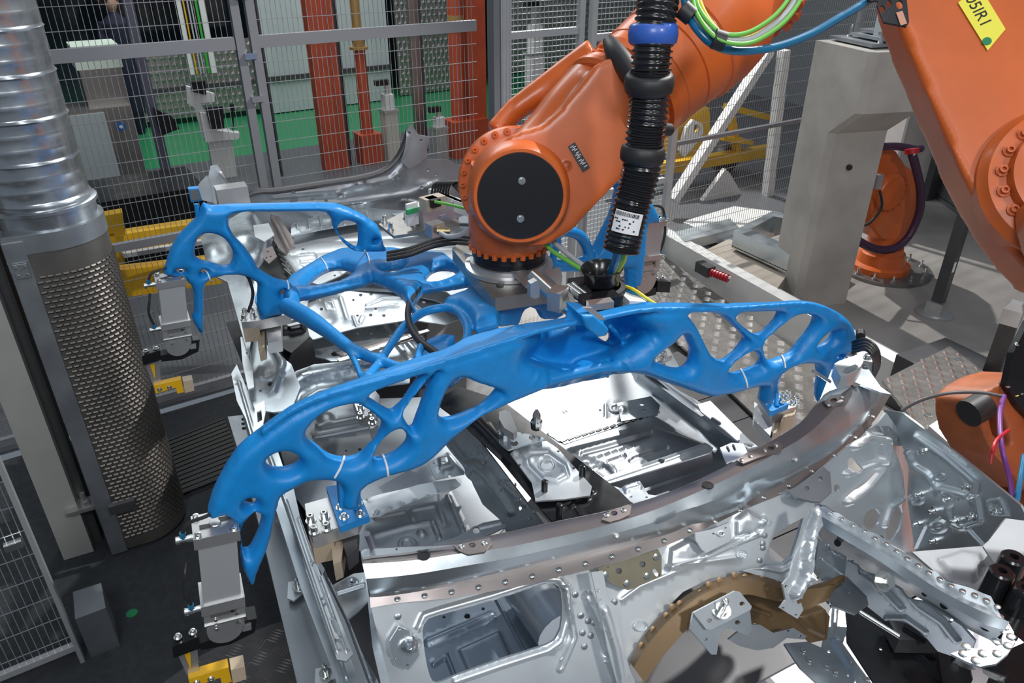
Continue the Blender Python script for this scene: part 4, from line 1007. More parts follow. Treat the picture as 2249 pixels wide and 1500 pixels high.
# ---- rear end
rw = yp(4.35)
P('rear_wall_panel', STEEL2, [(540, 425), (560, 412), (610, 418), (700, 405), (780, 392), (840, 376), (870, 350), (888, 318), (897, 280), (905, 275), (920, 296), (944, 300), (938, 330), (940, 350), (985, 350), (1012, 365), (1025, 395), (1028, 470), (880, 480), (860, 500), (700, 520), (600, 520), (560, 470)], rw, step=14,
  holes=[circ(641, 412, 5, 4), circ(643, 423, 5, 4), circ(779, 389, 5, 4), circ(780, 402, 5, 4), circ(716, 440, 4, 3), circ(872, 389, 4, 3), circ(908, 357, 6, 5), circ(926, 355, 4, 3), circ(940, 373, 4), circ(958, 383, 3), circ(745, 428, 5), circ(686, 438, 4), slot(820, 405, 828, 404, 4), circ(925, 410, 4), slot(640, 441, 650, 440, 4)],
  beads=[('l', [(600, 430), (740, 418), (860, 395), (900, 350)], 9, .02), ('l', [(600, 455), (760, 445), (900, 425), (960, 400)], 7, .018), ('o', 745, 428, 10, 4, .008), ('o', 872, 389, 9, 4, .008), ('d', 930, 405, 18, .02), ('l', [(885, 440), (930, 450), (990, 445)], 6, .015), ('p', [(760, 375), (800, 372), (800, 405), (765, 410)], 5, .012)])
mb = MB(); mb.tube(spline([rw(x, y)-V((0, .03, 0)) for x, y in [(530, 432), (560, 418), (610, 414), (700, 400), (780, 388), (835, 373), (866, 348), (884, 315), (893, 285)]], 5), [.012]+[.028]*30+[.03]*11, 10, flat=.6, caps=True) if False else mb.tube(spline([rw(x, y)-V((0, .03, 0)) for x, y in [(530, 432), (560, 418), (610, 414), (700, 400), (780, 388), (835, 373), (866, 348), (884, 315), (893, 285)]], 5), .024, 10, flat=.7)
mb.build('sill_seal_channel', DARKG, car)
P('pillar_stub', STEEL2, G([(975, 960), (1000, 910), (1050, 970), (1060, 985), (1145, 1000), (1120, 1060), (1130, 1140), (1080, 1190), (1000, 1240), (930, 1180), (960, 1080)]), yp(4.3), step=10, beads=[('l', [(893, 300), (885, 335), (870, 360)], 8, .02)], holes=[circ(925, 308, 4)])
P('corner_bracket', STEELW, [(455, 400), (462, 365), (478, 362), (500, 400), (525, 410), (540, 432), (536, 450), (470, 448)], yp(4.3), step=12, holes=[circ(503, 430, 4)], beads=[('l', [(485, 380), (505, 402), (530, 418)], 5, .015)])
P('pillar_flange', STEELW, [(440, 400), (455, 385), (470, 445), (445, 440), (430, 415)], yp(4.25), step=20)
MB().box(Z(510, 428, 1.62), (.16, .1, .1)).build('corner_block', ALU, car, 0)
# left rear outer panel with wheel-house
P('rear_wheel_house', STEEL, [(440, 520), (470, 500), (540, 460), (570, 480), (610, 540), (620, 600), (600, 640), (560, 700), (545, 780), (500, 620), (460, 600)], zp(1.32), step=12, beads=[('d', 465, 555, 28, .04), ('o', 540, 540, 28, 9, .02), ('l', [(560, 480), (585, 540), (560, 620)], 10, .03)])
P('c_pillar_inner', WARM, K([(-160, 170), (-90, 190), (0, 330), (30, 420), (-40, 480), (-100, 420), (-150, 300)]), zp(1.42), step=12, beads=[('l', [(600, 480), (630, 540), (640, 560)], 7, .02)])
P('side_bracket', WARM, [(578, 548), (598, 540), (608, 562), (590, 578), (576, 565)], zp(1.46), step=10, holes=[circ(588, 553, 2), circ(594, 563, 2), circ(585, 566, 2)])
P('white_pin_block', STEELW, [(556, 495), (590, 490), (602, 515), (580, 530), (560, 520)], zp(1.47), step=20)
P('black_lattice', BLACKM, [(600, 525), (640, 600), (610, 625), (560, 600), (590, 560)], zp(1.36), step=12)
mb = MB()
for i in range(6): mb.tube([Z(604+i*4, 536+i*11, 1.375), Z(622+i*4, 552+i*11, 1.375)], .006, 6)
mb.build('lattice_ribs', CHROME, car, kind='stuff')
# ---- luggage floor, bright, with long beads
tf = zp(1.30)
P('luggage_floor', STEELW, [(600, 528), (640, 512), (700, 500), (820, 478), (1000, 486), (1060, 500), (1060, 700), (980, 640), (880, 610), (760, 600), (700, 625), (650, 610)], tf, step=11,
  beads=[('l', [(625, 540), (690, 530), (780, 528), (900, 520), (1000, 522)], 3.5, -.010), ('l', [(640, 560), (720, 552), (1000, 548)], 3, -.008), ('l', [(655, 558), (690, 556), (693, 566), (662, 570)], 3, -.008), ('l', [(662, 575), (700, 572), (700, 580), (668, 584)], 3, -.008), ('l', [(665, 592), (720, 585)], 3, -.008), ('l', [(600, 527), (660, 612)], 4, .008), ('p', [(740, 590), (900, 580), (1000, 600), (900, 620), (760, 610)], 6, .012)],
  holes=[circ(642, 523, 4, 2), circ(665, 547, 4, 2), circ(735, 605, 3, 2)])
P('wheel_arch_beam', STEEL, [(640, 500), (690, 475), (800, 455), (880, 462), (1000, 470), (1060, 480), (1060, 500), (830, 482), (700, 505), (640, 517)], zp(1.36), step=10, beads=[('l', [(640, 505), (700, 486), (800, 468)], 9, .03)]+[('l', [(x, 478-(x-690)*.12), (x+4, 500-(x-690)*.12)], 3, .012) for x in range(650, 820, 26)])
P('rear_shelf', STEEL2, [(860, 470), (1020, 440), (1060, 460), (1060, 490), (900, 486)], zp(1.42), step=14)
P('rear_step', STEEL, [(690, 625), (760, 602), (880, 612), (980, 642), (1060, 700), (1040, 705), (960, 660), (860, 640), (760, 635), (700, 650), (670, 660)], zp(1.24), step=12, holes=[circ(738, 604, 4), circ(703, 612, 2), circ(702, 650, 3, 2), circ(718, 655, 2)], beads=[('l', [(700, 640), (800, 622), (900, 632)], 6, .012)])
# seat pan with many holes
sp_ = plane3(Z(690, 660, 1.22), Z(1040, 640, 1.22), Z(740, 800, 1.12))
P('seat_pan', STEELW, K([(60, 830), (150, 790), (500, 720), (800, 700), (1100, 690), (1400, 700), (1400, 900), (1150, 1000), (900, 960), (500, 1020), (160, 1110), (60, 1000)]), sp_, step=9,
  holes=[circ(792, 648, 4), circ(815, 646, 4), circ(776, 659, 3), circ(706, 679, 4), circ(785, 693, 3), circ(814, 692, 4), circ(843, 693, 4), circ(931, 663, 4), circ(970, 657, 4), circ(956, 651, 3), circ(916, 657, 3), circ(915, 702, 3), circ(1011, 647, 3), circ(825, 679, 3)],
  beads=[('l', [(712, 662), (730, 664), (735, 680), (718, 680), (712, 662)], 3, .006), ('l', [(748, 655), (762, 700)], 5, .010), ('l', [(805, 670), (840, 655), (930, 648)], 3, .008), ('l', [(805, 678), (870, 670)], 3, .008), ('d', 720, 700, 22, -.02), ('d', 725, 752, 18, .02), ('l', [(775, 695), (782, 715)], 3, .01), ('l', [(796, 695), (790, 706)], 3, .01), ('l', [(905, 665), (925, 678)], 3, .008), ('l', [(945, 655), (965, 665)], 3, .008), ('l', [(1000, 640), (1030, 655)], 3, .008)])
P('rear_heel_panel', STEEL, K([(160, 1110), (500, 1020), (900, 960), (1000, 1100), (980, 1250), (760, 1300), (560, 1280), (300, 1290), (180, 1240)]), zp(1.10), step=10, beads=[('l', [(840, 720), (860, 740), (900, 790)], 7, .018), ('l', [(865, 715), (885, 740), (925, 785)], 7, .018), ('l', [(885, 712), (905, 735), (945, 775)], 7, .018), ('d', 735, 775, 18, -.02), ('p', [(700, 790), (820, 765), (840, 790), (720, 815)], 8, .02)], holes=[circ(735, 773, 9, 5)])
ms = P('heel_crossmember', WARM, K([(330, 1210), (720, 1100), (960, 1050), (980, 1090), (780, 1150), (400, 1260)]), zp(1.16), step=10, beads=[('p', K([(350, 1220), (720, 1115), (940, 1065), (950, 1080), (760, 1140), (400, 1245)]), 5, .012)])
mb = MB()
for i in range(9): mb.box(Z(755+i*22, 790-i*7.5, 1.18), (.05, .025, .012), Matrix.Rotation(.1, 3, 'Z'))
mb.build('spot_weld_lugs', CHROME, car, 0, kind='stuff')
# ---- left wheel-house / b-post foot area
lf = zp(1.12)
P('left_side_gusset', STEEL, [(545, 790), (560, 740), (590, 760), (640, 800), (660, 850), (640, 900), (600, 905), (560, 900), (545, 860)], zp(1.26), step=11, holes=[circ(594, 843, 7, 6), circ(572, 858, 3), circ(556, 878, 3)], beads=[('o', 585, 822, 16, 5, .012), ('l', [(600, 760), (620, 800), (600, 860)], 8, .02), ('d', 620, 822, 10, .01)])
P('left_inner_arch', STEEL, [(600, 905), (622, 850), (650, 815), (690, 800), (800, 790), (900, 800), (900, 840), (740, 860), (680, 880), (660, 930), (640, 940)], zp(1.2), step=10, beads=[('l', [(625, 890), (645, 850), (680, 828), (760, 815), (880, 808)], 13, .04), ('l', [(660, 920), (672, 880), (700, 862), (780, 850)], 8, .02)])
mb = MB()
for i in range(9): mb.box(Z(672+i*22, 822-i*4.3, 1.245), (.03, .016, .01))
mb.build('arch_tabs', STEELW, car, 0, kind='stuff')
for i, (x, y) in enumerate([(540, 800), (575, 833), (607, 826), (560, 878)]):
    pass
# black post fitting below rear-left jaw
P('black_post_block', BLACKM, [(604, 690), (640, 688), (672, 700), (680, 740), (640, 775), (612, 760)], zp(1.25), step=14, beads=[('p', [(615, 698), (665, 702), (668, 730), (620, 735)], 5, .03)])
P('slotted_strap', ALU, slot(636, 708, 660, 702, 8), zp(1.29), step=10, holes=[slot(640, 707, 656, 703, 3)])
P('black_post_leg', BLACKM, [(600, 735), (640, 775), (625, 810), (590, 800), (570, 770)], zp(1.2), step=14)
# ---- front floor left
ff = zp(1.0)
P('front_floor_left', STEEL2, [(600, 930), (680, 880), (1000, 870), (1060, 930), (1180, 1080), (1080, 1190), (900, 1200), (800, 1215), (700, 1160), (640, 1080)], ff, step=11,
  beads=[('l', [(700, 938), (760, 926), (800, 918)], 7, .018), ('l', [(690, 960), (850, 930)], 4, .012), ('l', A([(560, 590), (900, 520), (940, 620)]), 6, .014), ('l', A([(560, 690), (740, 640), (880, 620)]), 6, .012), ('l', A([(750, 575), (770, 605)]), 7, .016), ('l', A([(880, 630), (910, 700)]), 6, .016), ('l', A([(960, 480), (1040, 660)]), 6, .016), ('d', 926, 1172, 12, .02), ('o', 895, 1195, 16, 5, .01), ('d', 716, 920, 20, .02)],
  holes=[circ(790, 987, 4, 3), circ(760, 990, 3, 2), circ(935, 1000, 3, 2)])
P('floor_reinforcement_left', STEELW, A([(480, 500), (700, 440), (800, 410), (1050, 370), (1030, 410), (980, 440), (820, 480), (560, 590), (500, 600)]), zp(1.06), step=9, beads=[('l', A([(520, 490), (800, 395)]), 4, .01)]+[('l', A([(560+i*70, 585-i*21), (575+i*70, 560-i*21)]), 4, .012) for i in range(7)])
P('floor_bracket_left', STEEL, A([(850, 290), (960, 230), (1060, 330), (1050, 350), (890, 380)]), zp(1.1), step=8, holes=[circ(974, 1053, 8, 5), circ(987, 1044, 4, 3), circ(974, 1021, 5, 3), circ(953, 1017, 2), circ(962, 1023, 2), circ(943, 1036, 2)], beads=[('p', A([(910, 270), (960, 260), (980, 310), (920, 330)]), 4, .02)])
P('toe_bracket_left', STEEL2, A([(870, 740), (1000, 700), (1150, 620), (1250, 600), (1280, 640), (1150, 700), (1000, 750)]), zp(1.2), step=10, holes=[circ(1046, 1166, 8, 6)], beads=[('l', A([(1100, 655), (1250, 620)]), 5, .01)])
# ---- tunnel
tz = lambda a, b, z0, z1: None
TL0, TL1 = Z(985, 880, 1.28), Z(1235, 1150, 1.28)
P('tunnel_side_left', STEEL, A([(940, 160), (1040, 70), (1080, 100), (1480, 630), (1470, 660), (1290, 690), (1240, 600), (1150, 520), (1060, 330), (1020, 270)]), plane3(Z(1030, 935, 1.28), Z(1200, 1150, 1.28), Z(1010, 1030, 1.08)), step=9,
  beads=[('l', A([(960, 180), (1080, 320), (1060, 400)]), 8, .02), ('l', A([(1100, 300), (1180, 360), (1300, 560)]), 10, .022), ('p', A([(1010, 430), (1090, 410), (1120, 480), (1050, 520)]), 5, .025), ('l', A([(1120, 560), (1140, 600)]), 12, .02), ('l', A([(1130, 210), (1160, 250)]), 4, .01), ('l', A([(1250, 400), (1380, 520)]), 4, .008)], holes=[circ(1141, 1117, 5, 5)])
spots('tunnel_weld_spots', CHROME, car, A([(1265, 390), (1245, 440), (1290, 380), (1330, 410), (1330, 440), (1340, 480), (1345, 500), (1395, 535), (1430, 560), (1400, 600), (1110, 240), (1150, 290), (1330, 500)]), plane3(Z(1030, 935, 1.29), Z(1200, 1150, 1.29), Z(1010, 1030, 1.09)), .006)
tb = P('tunnel_cover', BLACKM, [(950, 880), (1010, 850), (1105, 880), (1240, 985), (1370, 1085), (1480, 1110), (1410, 1140), (1225, 1158), (1190, 1120), (1100, 1010), (1010, 925)], zp(1.30), step=10,
  holes=[], beads=[('l', [(1040, 920), (1200, 1080)], 9, .02), ('l', A([(1480, 260), (1700, 600)]), 5, .008), ('d', 1256, 1099, 8, -.012), ('d', 1256, 1114, 8, .012), ('l', A([(1560, 530), (1700, 480)]), 4, .01), ('d', 1300, 1080, 10, .01), ('d', 1290, 1093, 9, .01)])
P('tunnel_stiffener', STEELW, A([(1300, 240), (1370, 190), (1500, 170), (1560, 210), (1750, 420), (1740, 470), (1600, 490), (1440, 500), (1420, 400), (1330, 280)]), zp(1.322), step=8, beads=[('o', 1200, 1022, 16, 3, .006), ('l', A([(1390, 260), (1420, 240), (1510, 235), (1600, 300), (1620, 360), (1560, 390), (1480, 380), (1400, 300), (1390, 260)]), 5, -.012)], holes=[circ(1141, 1021, 3), circ(1226, 991, 3), circ(1260, 1028, 3)])
P('shifter_bracket', STEEL, A([(1240, 150), (1290, 110), (1480, 150), (1490, 160), (1290, 220), (1240, 180)]), zp(1.345), step=7, holes=[circ(1130, 974, 8, 6), circ(1168, 961, 7, 5), circ(1149, 950, 5, 3)])
slab(A([(1240, 30), (1275, 20), (1300, 30), (1340, 130), (1320, 150), (1270, 120), (1240, 70)]), zp(1.43), .03, step=20).build('cast_bracket', ALU, car)
for (x, y, z) in ((1178, 940, 1.34), (1108, 965, 1.34)):
    p = Z(x, y, z); MB().lathe(p, (0, 0, 1), [(0, .02), (.03, .022), (.035, .016), (.06, .014), (.08, .004)], 10).build('locating_dome', CHROME, car)
for x, y in A([(1490, 460), (1695, 375), (1570, 590)]):
    p = Z(x, y, 1.31); MB().lathe(p, (0, 0, 1), [(0, .011), (.05, .011), (.052, .008)]+[], 12).build('black_stud', BLACKM, car)
# ---- front floor right
P('front_floor_right', STEEL2, [(1090, 880), (1150, 858), (1330, 812), (1400, 812), (1470, 860), (1660, 1010), (1600, 1060), (1500, 1100), (1400, 1110), (1300, 1045), (1240, 990), (1180, 940)], zp(1.02), step=11,
  beads=[('o', 1352, 897, 12, 4, .012), ('l', [(1205, 955), (1330, 920), (1330, 890)], 4, .012), ('p', [(1245, 985), (1440, 940), (1560, 980), (1440, 1040), (1360, 1040)], 5, .012), ('l', [(1280, 998), (1330, 985), (1430, 955)], 6, -.018), ('l', [(1300, 1030), (1370, 1005)], 6, -.018), ('l', [(1385, 1015), (1395, 1008), (1465, 985)], 5, -.016), ('l', [(1330, 1020), (1350, 1040)], 6, .018), ('l', [(1250, 1000), (1370, 1085)], 5, .012), ('d', 1240, 905, 6, .006)],
  holes=[circ(1318, 901, 3, 2), circ(1334, 827, 4, 3)])
P('seat_rail_right', STEELW, [(1205, 955), (1440, 890), (1450, 905), (1240, 975)], zp(1.07), step=8, beads=[('l', [(1215, 968), (1440, 902)], 4, -.01)])
mb = MB()
for i in range(13): mb.box(Z(1238+i*15.5, 968-i*4.6, 1.085), (.028, .012, .006), Matrix.Rotation(.15, 3, 'Z'))
mb.build('rail_stitch_slots', BLACKM, car, 0, kind='stuff')
P('seat_mount_right', STEEL, [(1355, 885), (1430, 870), (1450, 890), (1445, 910), (1365, 925)], zp(1.09), step=8, holes=[circ(1410, 888, 5, 3), circ(1414, 902, 5, 3), circ(1402, 890, 2)], beads=[('d', 1365, 900, 12, .02)])
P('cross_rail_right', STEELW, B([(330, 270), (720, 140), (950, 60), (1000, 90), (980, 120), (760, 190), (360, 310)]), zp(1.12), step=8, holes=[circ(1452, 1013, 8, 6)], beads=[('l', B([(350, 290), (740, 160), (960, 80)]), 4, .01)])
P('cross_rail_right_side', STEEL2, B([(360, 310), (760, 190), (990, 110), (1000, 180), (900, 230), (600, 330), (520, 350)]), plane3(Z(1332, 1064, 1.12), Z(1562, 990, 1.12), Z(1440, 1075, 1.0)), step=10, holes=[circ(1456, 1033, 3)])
P('dash_bracket', STEELW, B([(430, 340), (560, 290), (610, 370), (680, 380), (660, 410), (540, 435), (500, 410)]), zp(1.70), step=8, holes=[circ(1386, 1091, 3, 2), circ(1420, 1092, 3, 2)], beads=[('l', B([(470, 335), (540, 310)]), 5, .012), ('l', B([(480, 355), (560, 330)]), 5, .012)])
P('pillar_bracket_right', STEELW, B([(1040, 90), (1110, 60), (1180, 65), (1210, 130), (1100, 170), (1080, 180)]), zp(1.66), step=7, holes=[slot(1597, 982, 1601, 990, 3), slot(1610, 978, 1614, 987, 3)])
# right sill
P('sill_right_inner', STEEL, Cc([(-40, 790), (60, 790), (240, 950), (600, 1210), (500, 1300), (420, 1200), (0, 860)]), plane3(Z(1400, 815, 1.22), Z(1640, 985, 1.22), Z(1570, 985, 1.02)), step=10, beads=[('l', Cc([(0, 830), (450, 1200)]), 7, .015)])
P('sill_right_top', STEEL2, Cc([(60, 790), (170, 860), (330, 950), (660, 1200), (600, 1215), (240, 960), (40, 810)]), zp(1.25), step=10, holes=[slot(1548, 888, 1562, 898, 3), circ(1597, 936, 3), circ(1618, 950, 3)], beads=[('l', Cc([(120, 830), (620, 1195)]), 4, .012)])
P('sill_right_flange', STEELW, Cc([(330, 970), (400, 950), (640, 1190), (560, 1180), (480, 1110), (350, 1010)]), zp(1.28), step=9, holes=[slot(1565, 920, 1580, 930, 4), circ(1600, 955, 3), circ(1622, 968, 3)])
# ---- left sill structure
ls = zp(1.16)
P('sill_left_web', STEEL, [(520, 860), (560, 855), (600, 960), (640, 1080), (700, 1250), (790, 1500), (740, 1500), (660, 1290), (600, 1100), (545, 960)], ls, step=12, beads=[('l', [(545, 870), (620, 1080), (760, 1490)], 5, .015)])
P('sill_left_top', STEELW, A([(60, 440), (110, 420), (150, 600), (200, 740), (290, 960), (440, 1340), (400, 1380), (350, 1370), (180, 880), (140, 740), (80, 560)]), zp(1.22), step=9,
  holes=[slot(692, 1243, 701, 1262, 6), slot(734, 1366, 741, 1384, 7), circ(684, 1234, 3), circ(705, 1280, 3), slot(708, 1315, 718, 1312, 3), circ(711, 1328, 5, 4), circ(731, 1352, 3), circ(743, 1405, 8, 6), circ(761, 1426, 4, 3)], beads=[('l', A([(70, 500), (150, 740), (350, 1330)]), 4, .012), ('l', A([(140, 600), (200, 780), (400, 1330)]), 4, .012)])
P('sill_left_inner', STEEL2, A([(200, 740), (330, 950), (400, 1100), (480, 1300), (580, 1500), (470, 1500), (420, 1370), (290, 960)]), zp(1.08), step=12, beads=[('l', A([(300, 900), (420, 1150), (540, 1480)]), 8, -.03)])
P('sill_left_foot', STEELW, [(508, 820), (520, 800), (545, 860), (560, 900), (575, 985), (560, 990), (540, 920), (520, 880)], zp(1.24), step=12, beads=[('l', [(525, 840), (560, 960)], 4, .012)])
P('ladder_plate', STEELW, Q([(740, 1160), (800, 1150), (850, 1400), (900, 1500), (860, 1500), (800, 1440)])+[], zp(1.27), step=9) if False else None
P('ladder_bracket', STEELW, [(560, 890), (580, 880), (583, 905), (578, 930), (588, 960), (572, 985), (556, 945)], zp(1.28), step=7, holes=[[(564, 905), (574, 900), (576, 922), (566, 928)]])
P('upright_flange', STEELW, [(528, 740), (545, 738), (552, 790), (558, 850), (545, 855), (533, 800)], zp(1.3), step=10, holes=[circ(543, 775, 3)])
P('platform_cover', STEEL2, [(500, 915), (590, 905), (600, 960), (625, 1060), (640, 1100), (780, 1510), (655, 1510), (583, 1207), (545, 1060)], zp(1.0), step=14, rim=.16, holes=[slot(533, 921, 550, 918, 3), slot(533, 931, 552, 928, 3), slot(534, 941, 553, 938, 3)])
for x, y in ((655, 1290), (715, 1480)):
    P('clip_plate', STEELW, [(x-22, y-12), (x+14, y-18), (x+24, y+6), (x+12, y+10), (x-10, y+30), (x-24, y+24)], zp(1.02), step=7, beads=[('o', x, y, 9, 4, .01)])
    p = Z(x, y, 1.03); MB().lathe(p, (0, 0, 1), [(0, .018), (.006, .018), (.006, .009), (.035, .009), (.037, .005)], 12).build('clip_stud', CHROME, car)
# A-post foot plate, left of cowl
P('a_post_foot', STEEL, A([(330, 960), (440, 900), (510, 890), (520, 1050), (470, 1100), (410, 1150), (350, 1020)]), zp(1.3), step=8, holes=[circ(773, 1278, 4), circ(748, 1286, 2)], beads=[('l', A([(340, 1010), (500, 960)]), 4, .012), ('o', 773, 1278, 10, 4, .008)])
# ---- cowl / windscreen crossmember : top flange, face, rolled edge, riveted flange
up = [(792, 1212), (824, 1204), (904, 1200), (952, 1198), (1040, 1184), (1120, 1168), (1200, 1150), (1310, 1128), (1376, 1111), (1457, 1086), (1530, 1056), (1603, 1020), (1677, 979), (1735, 945), (1764, 923), (1783, 899), (1798, 880), (1812, 856), (1828, 815)]
cr = [(796, 1238), (896, 1232), (1000, 1217), (1100, 1204), (1200, 1184), (1310, 1159), (1420, 1126), (1530, 1082), (1640, 1031), (1713, 990), (1768, 957), (1819, 912), (1848, 880), (1867, 853), (1876, 826)]
lo = [(812, 1305), (852, 1300), (960, 1284), (1080, 1260), (1200, 1232), (1347, 1196), (1457, 1166), (1490, 1152), (1515, 1140), (1548, 1136), (1622, 1108), (1645, 1085), (1665, 1075), (1713, 1056), (1787, 1012), (1842, 972), (1885, 930), (1915, 890), (1932, 858)]
rl = [(812, 1312), (860, 1308), (960, 1292), (1080, 1268), (1200, 1240), (1347, 1205), (1457, 1176), (1492, 1163), (1520, 1150), (1548, 1147), (1624, 1118), (1648, 1097), (1670, 1086), (1716, 1064), (1790, 1020), (1846, 980), (1890, 937), (1922, 896), (1940, 860)]
fl_ = [(814, 1335), (880, 1324), (1000, 1312), (1160, 1284), (1200, 1274), (1310, 1247), (1438, 1207), (1530, 1170), (1640, 1117), (1732, 1078), (1805, 1027), (1850, 995), (1890, 960), (1930, 910), (1956, 866)]
loft('cowl_top_flange', WARM, car, [([(x, y-1) for x, y in up], zp(1.765)), (up, zp(1.782)), (cr, zp(1.790))], 80, 2)
loft('cowl_face', STEEL, car, [(cr, zp(1.790)), ([(x*.5+a*.5, y*.5+b*.5) for (x, y), (a, b) in zip(along(cr, 30), along(lo, 30))], zp(1.772)), (lo, zp(1.735)), (rl, zp(1.712))], 90, 3)
loft('cowl_rivet_flange', WARM, car, [(rl, zp(1.712)), (fl_, zp(1.70))], 80, 2)
mid = [((a+c)/2, (b+d)/2) for (a, b), (c, d) in zip(along(rl, 22), along(fl_, 22))]
spots('flange_rivets', CHROME, car, mid[1:-1], zp(1.708), .0065, .002)
# dimples with weld nuts on the top flange
for nm, o, hc_, sm in (('cowl_pad', A([(990, 745), (1190, 700), (1200, 730), (1160, 780), (1070, 795), (1020, 775)]), (1037, 1197), [(1014, 1199), (1064, 1192)]),
                  ('cowl_pad', B([(330, 520), (360, 480), (460, 440), (490, 430), (510, 440), (500, 490), (440, 520), (380, 535)]), (1349, 1127), [(1332, 1131), (1370, 1120)]),
                  ('cowl_pad', B([(1140, 165), (1200, 120), (1320, 70), (1390, 50), (1420, 80), (1400, 120), (1330, 130), (1270, 150), (1180, 185)]), (1693, 984), [(1630, 1010), (1649, 1001), (1680, 988), (1705, 977)]),
                  ('cowl_pad', c_([(1290, 1010), (1350, 950), (1440, 940), (1480, 970), (1480, 1020), (1400, 1050), (1320, 1045)], 1500, 640, 4.167), (1831, 879), [(1820, 889), (1850, 872)])):
    P(nm, WARM, o, zp(1.7935), step=8, rim=.004, holes=[circ(hc_[0], hc_[1], 8, 6, 6)])
    spots('pad_spots', CHROME, car, sm, zp(1.795), .006)
for x, y in ((931, 1221), (1555, 1066), (1876, 845)):
    MB().lathe(Z(x, y, 1.7905), (0, 0, 1), [(0, .013), (.0015, .013), (.0015, .009), (.001, .009)], 16).build('plug_hole', BLACKM, car)
spots('face_studs', ALU, car, [(1354, 1178), (1747, 1009)], zp(1.772), .007, .004)
# left end cap of the cowl
P('cowl_end_left', STEEL, A([(480, 790), (495, 840), (540, 1100), (640, 1500), (590, 1500), (545, 1300), (520, 1060), (500, 900)]), zp(1.66), step=12)
P('cowl_end_flange', STEEL, A([(480, 780), (500, 765), (700, 755), (880, 748), (1000, 740), (720, 785), (560, 800), (490, 812)]), zp(1.795), step=9, holes=[circ(814, 1208, 4, 3), circ(871, 1206, 3, 2)])
MB().cyl(Z(806, 1172, 1.86), Z(818, 1202, 1.8), .006).build('locating_pin', MATS['violet_grey_paint'], car)
# right end casting
slab(c_([(1370, 720), (1420, 690), (1600, 630), (1635, 650), (1635, 700), (1600, 760), (1560, 800), (1480, 830), (1430, 840), (1400, 790)], 1500, 640, 4.167), zp(1.85), .04, holes=[c_([(1440, 800), (1470, 760), (1560, 725), (1590, 740), (1560, 780), (1490, 815)], 1500, 640, 4.167)], step=12).build('cowl_end_casting', STEELW, car)
P('cowl_end_plate', STEEL, [(1826, 812), (1860, 795), (1900, 800), (1935, 850), (1958, 866), (1935, 862), (1885, 842), (1868, 850), (1840, 870), (1810, 880), (1798, 885)], zp(1.79), step=10)
MB().cyl(Z(1786, 815, 1.9), Z(1822, 838, 1.83), .005).build('long_pin', CHROME, car)
# ---- bulkhead
bk = plane3(Z(860, 1320, 1.69), Z(1640, 1117, 1.69), V((.6, .74, 1.3)))
_b0 = Z(860, 1320, 1.69); _bn = (Z(1640, 1117, 1.69)-_b0).cross(V((.6, .74, 1.3))-_b0).normalized()
_bn = _bn if _bn.dot(CAM-_b0) > 0 else -_bn
def bko(d): return lambda x, y: PL(x, y, _b0+_bn*d, _bn)
fpx = [(x, y-4) for x, y in fl_]
bulk = [(814, 1330)]+fpx[1:10]+[(1740, 1085), (1790, 1092), (1788, 1130), (1765, 1200), (1738, 1235), (1730, 1290), (1690, 1275), (1640, 1262), (1560, 1270), (1500, 1300), (1440, 1360), (1400, 1420), (1380, 1470), (1370, 1520), (860, 1520), (830, 1400)]
bh = P('bulkhead_panel', STEELW, bulk, bk, step=11, rim=.01,
  holes=[scurve(A([(820, 1210), (840, 1160), (900, 1130), (1200, 1050), (1480, 960), (1550, 960), (1580, 1000), (1585, 1150), (1560, 1240), (1500, 1290), (1250, 1370), (1000, 1460), (900, 1500), (860, 1460), (835, 1350)]), 2),
         B([(1340, 660), (1380, 600), (1440, 560), (1540, 510), (1510, 620), (1470, 740), (1420, 780), (1360, 770), (1330, 740)]), circ(904, 1398, 5, 4)],
  beads=[('l', A([(800, 1200), (830, 1130), (920, 1100), (1200, 1020), (1480, 930), (1570, 930), (1610, 990), (1610, 1160), (1580, 1270), (1510, 1320), (1260, 1400), (1000, 1490)]), 8, .012),
         ('o', 899, 1412, 20, 6, .02), ('d', 899, 1412, 16, .02), ('p', B([(740, 700), (850, 640), (960, 700), (900, 740), (730, 800)]), 5, .02), ('p', B([(1130, 520), (1200, 470), (1300, 520), (1240, 600), (1130, 620)]), 6, .02), ('l', B([(730, 810), (900, 760), (1100, 670), (1280, 600), (1300, 520)]), 8, .02), ('o', 1405, 1375, 14, 3, .008), ('o', 1628, 1218, 10, 3, .008), ('l', [(1290, 1310), (1330, 1400), (1360, 1500)], 12, .025), ('l', [(1240, 1290), (1260, 1400), (1230, 1470)], 8, .015), ('l', B([(450, 1000), (560, 920), (900, 780), (1180, 740)]), 5, .006)])
spots('bulkhead_spots', STEEL2, car, A([(685, 1135), (1590, 1375), (1660, 1015), (1690, 1130), (1700, 1225), (1710, 1300), (1730, 1160), (1745, 1240)])+B([(175, 970), (210, 1095), (285, 1140), (280, 1080), (305, 880), (410, 1015), (360, 1080), (1310, 615), (1298, 665), (1300, 690), (1280, 765)]), bko(0.003), .007, .0018)
P('latch_plate', STEEL, A([(640, 1270), (690, 1190), (740, 1210), (790, 1300), (800, 1350), (740, 1430), (680, 1400), (650, 1340)]), bko(0.021), step=7, holes=[circ(877, 1382, 3), circ(867, 1446, 3), circ(895, 1460, 3)], beads=[('d', 897, 1418, 18, .02), ('o', 897, 1418, 6, 3, .008)])
P('diamond_plate_left', mat('brassy_zinc', (.42, .38, .28), .35, .8, .25, 0, 8), B([(310, 815), (670, 700), (690, 740), (690, 860), (620, 890), (490, 945), (400, 910), (340, 870)]), bko(0.034), step=9, holes=[circ(1359, 1254, 7, 7, 8), circ(1411, 1239, 7, 7, 8), circ(1335, 1246, 2), slot(1438, 1254, 1444, 1262, 5)])
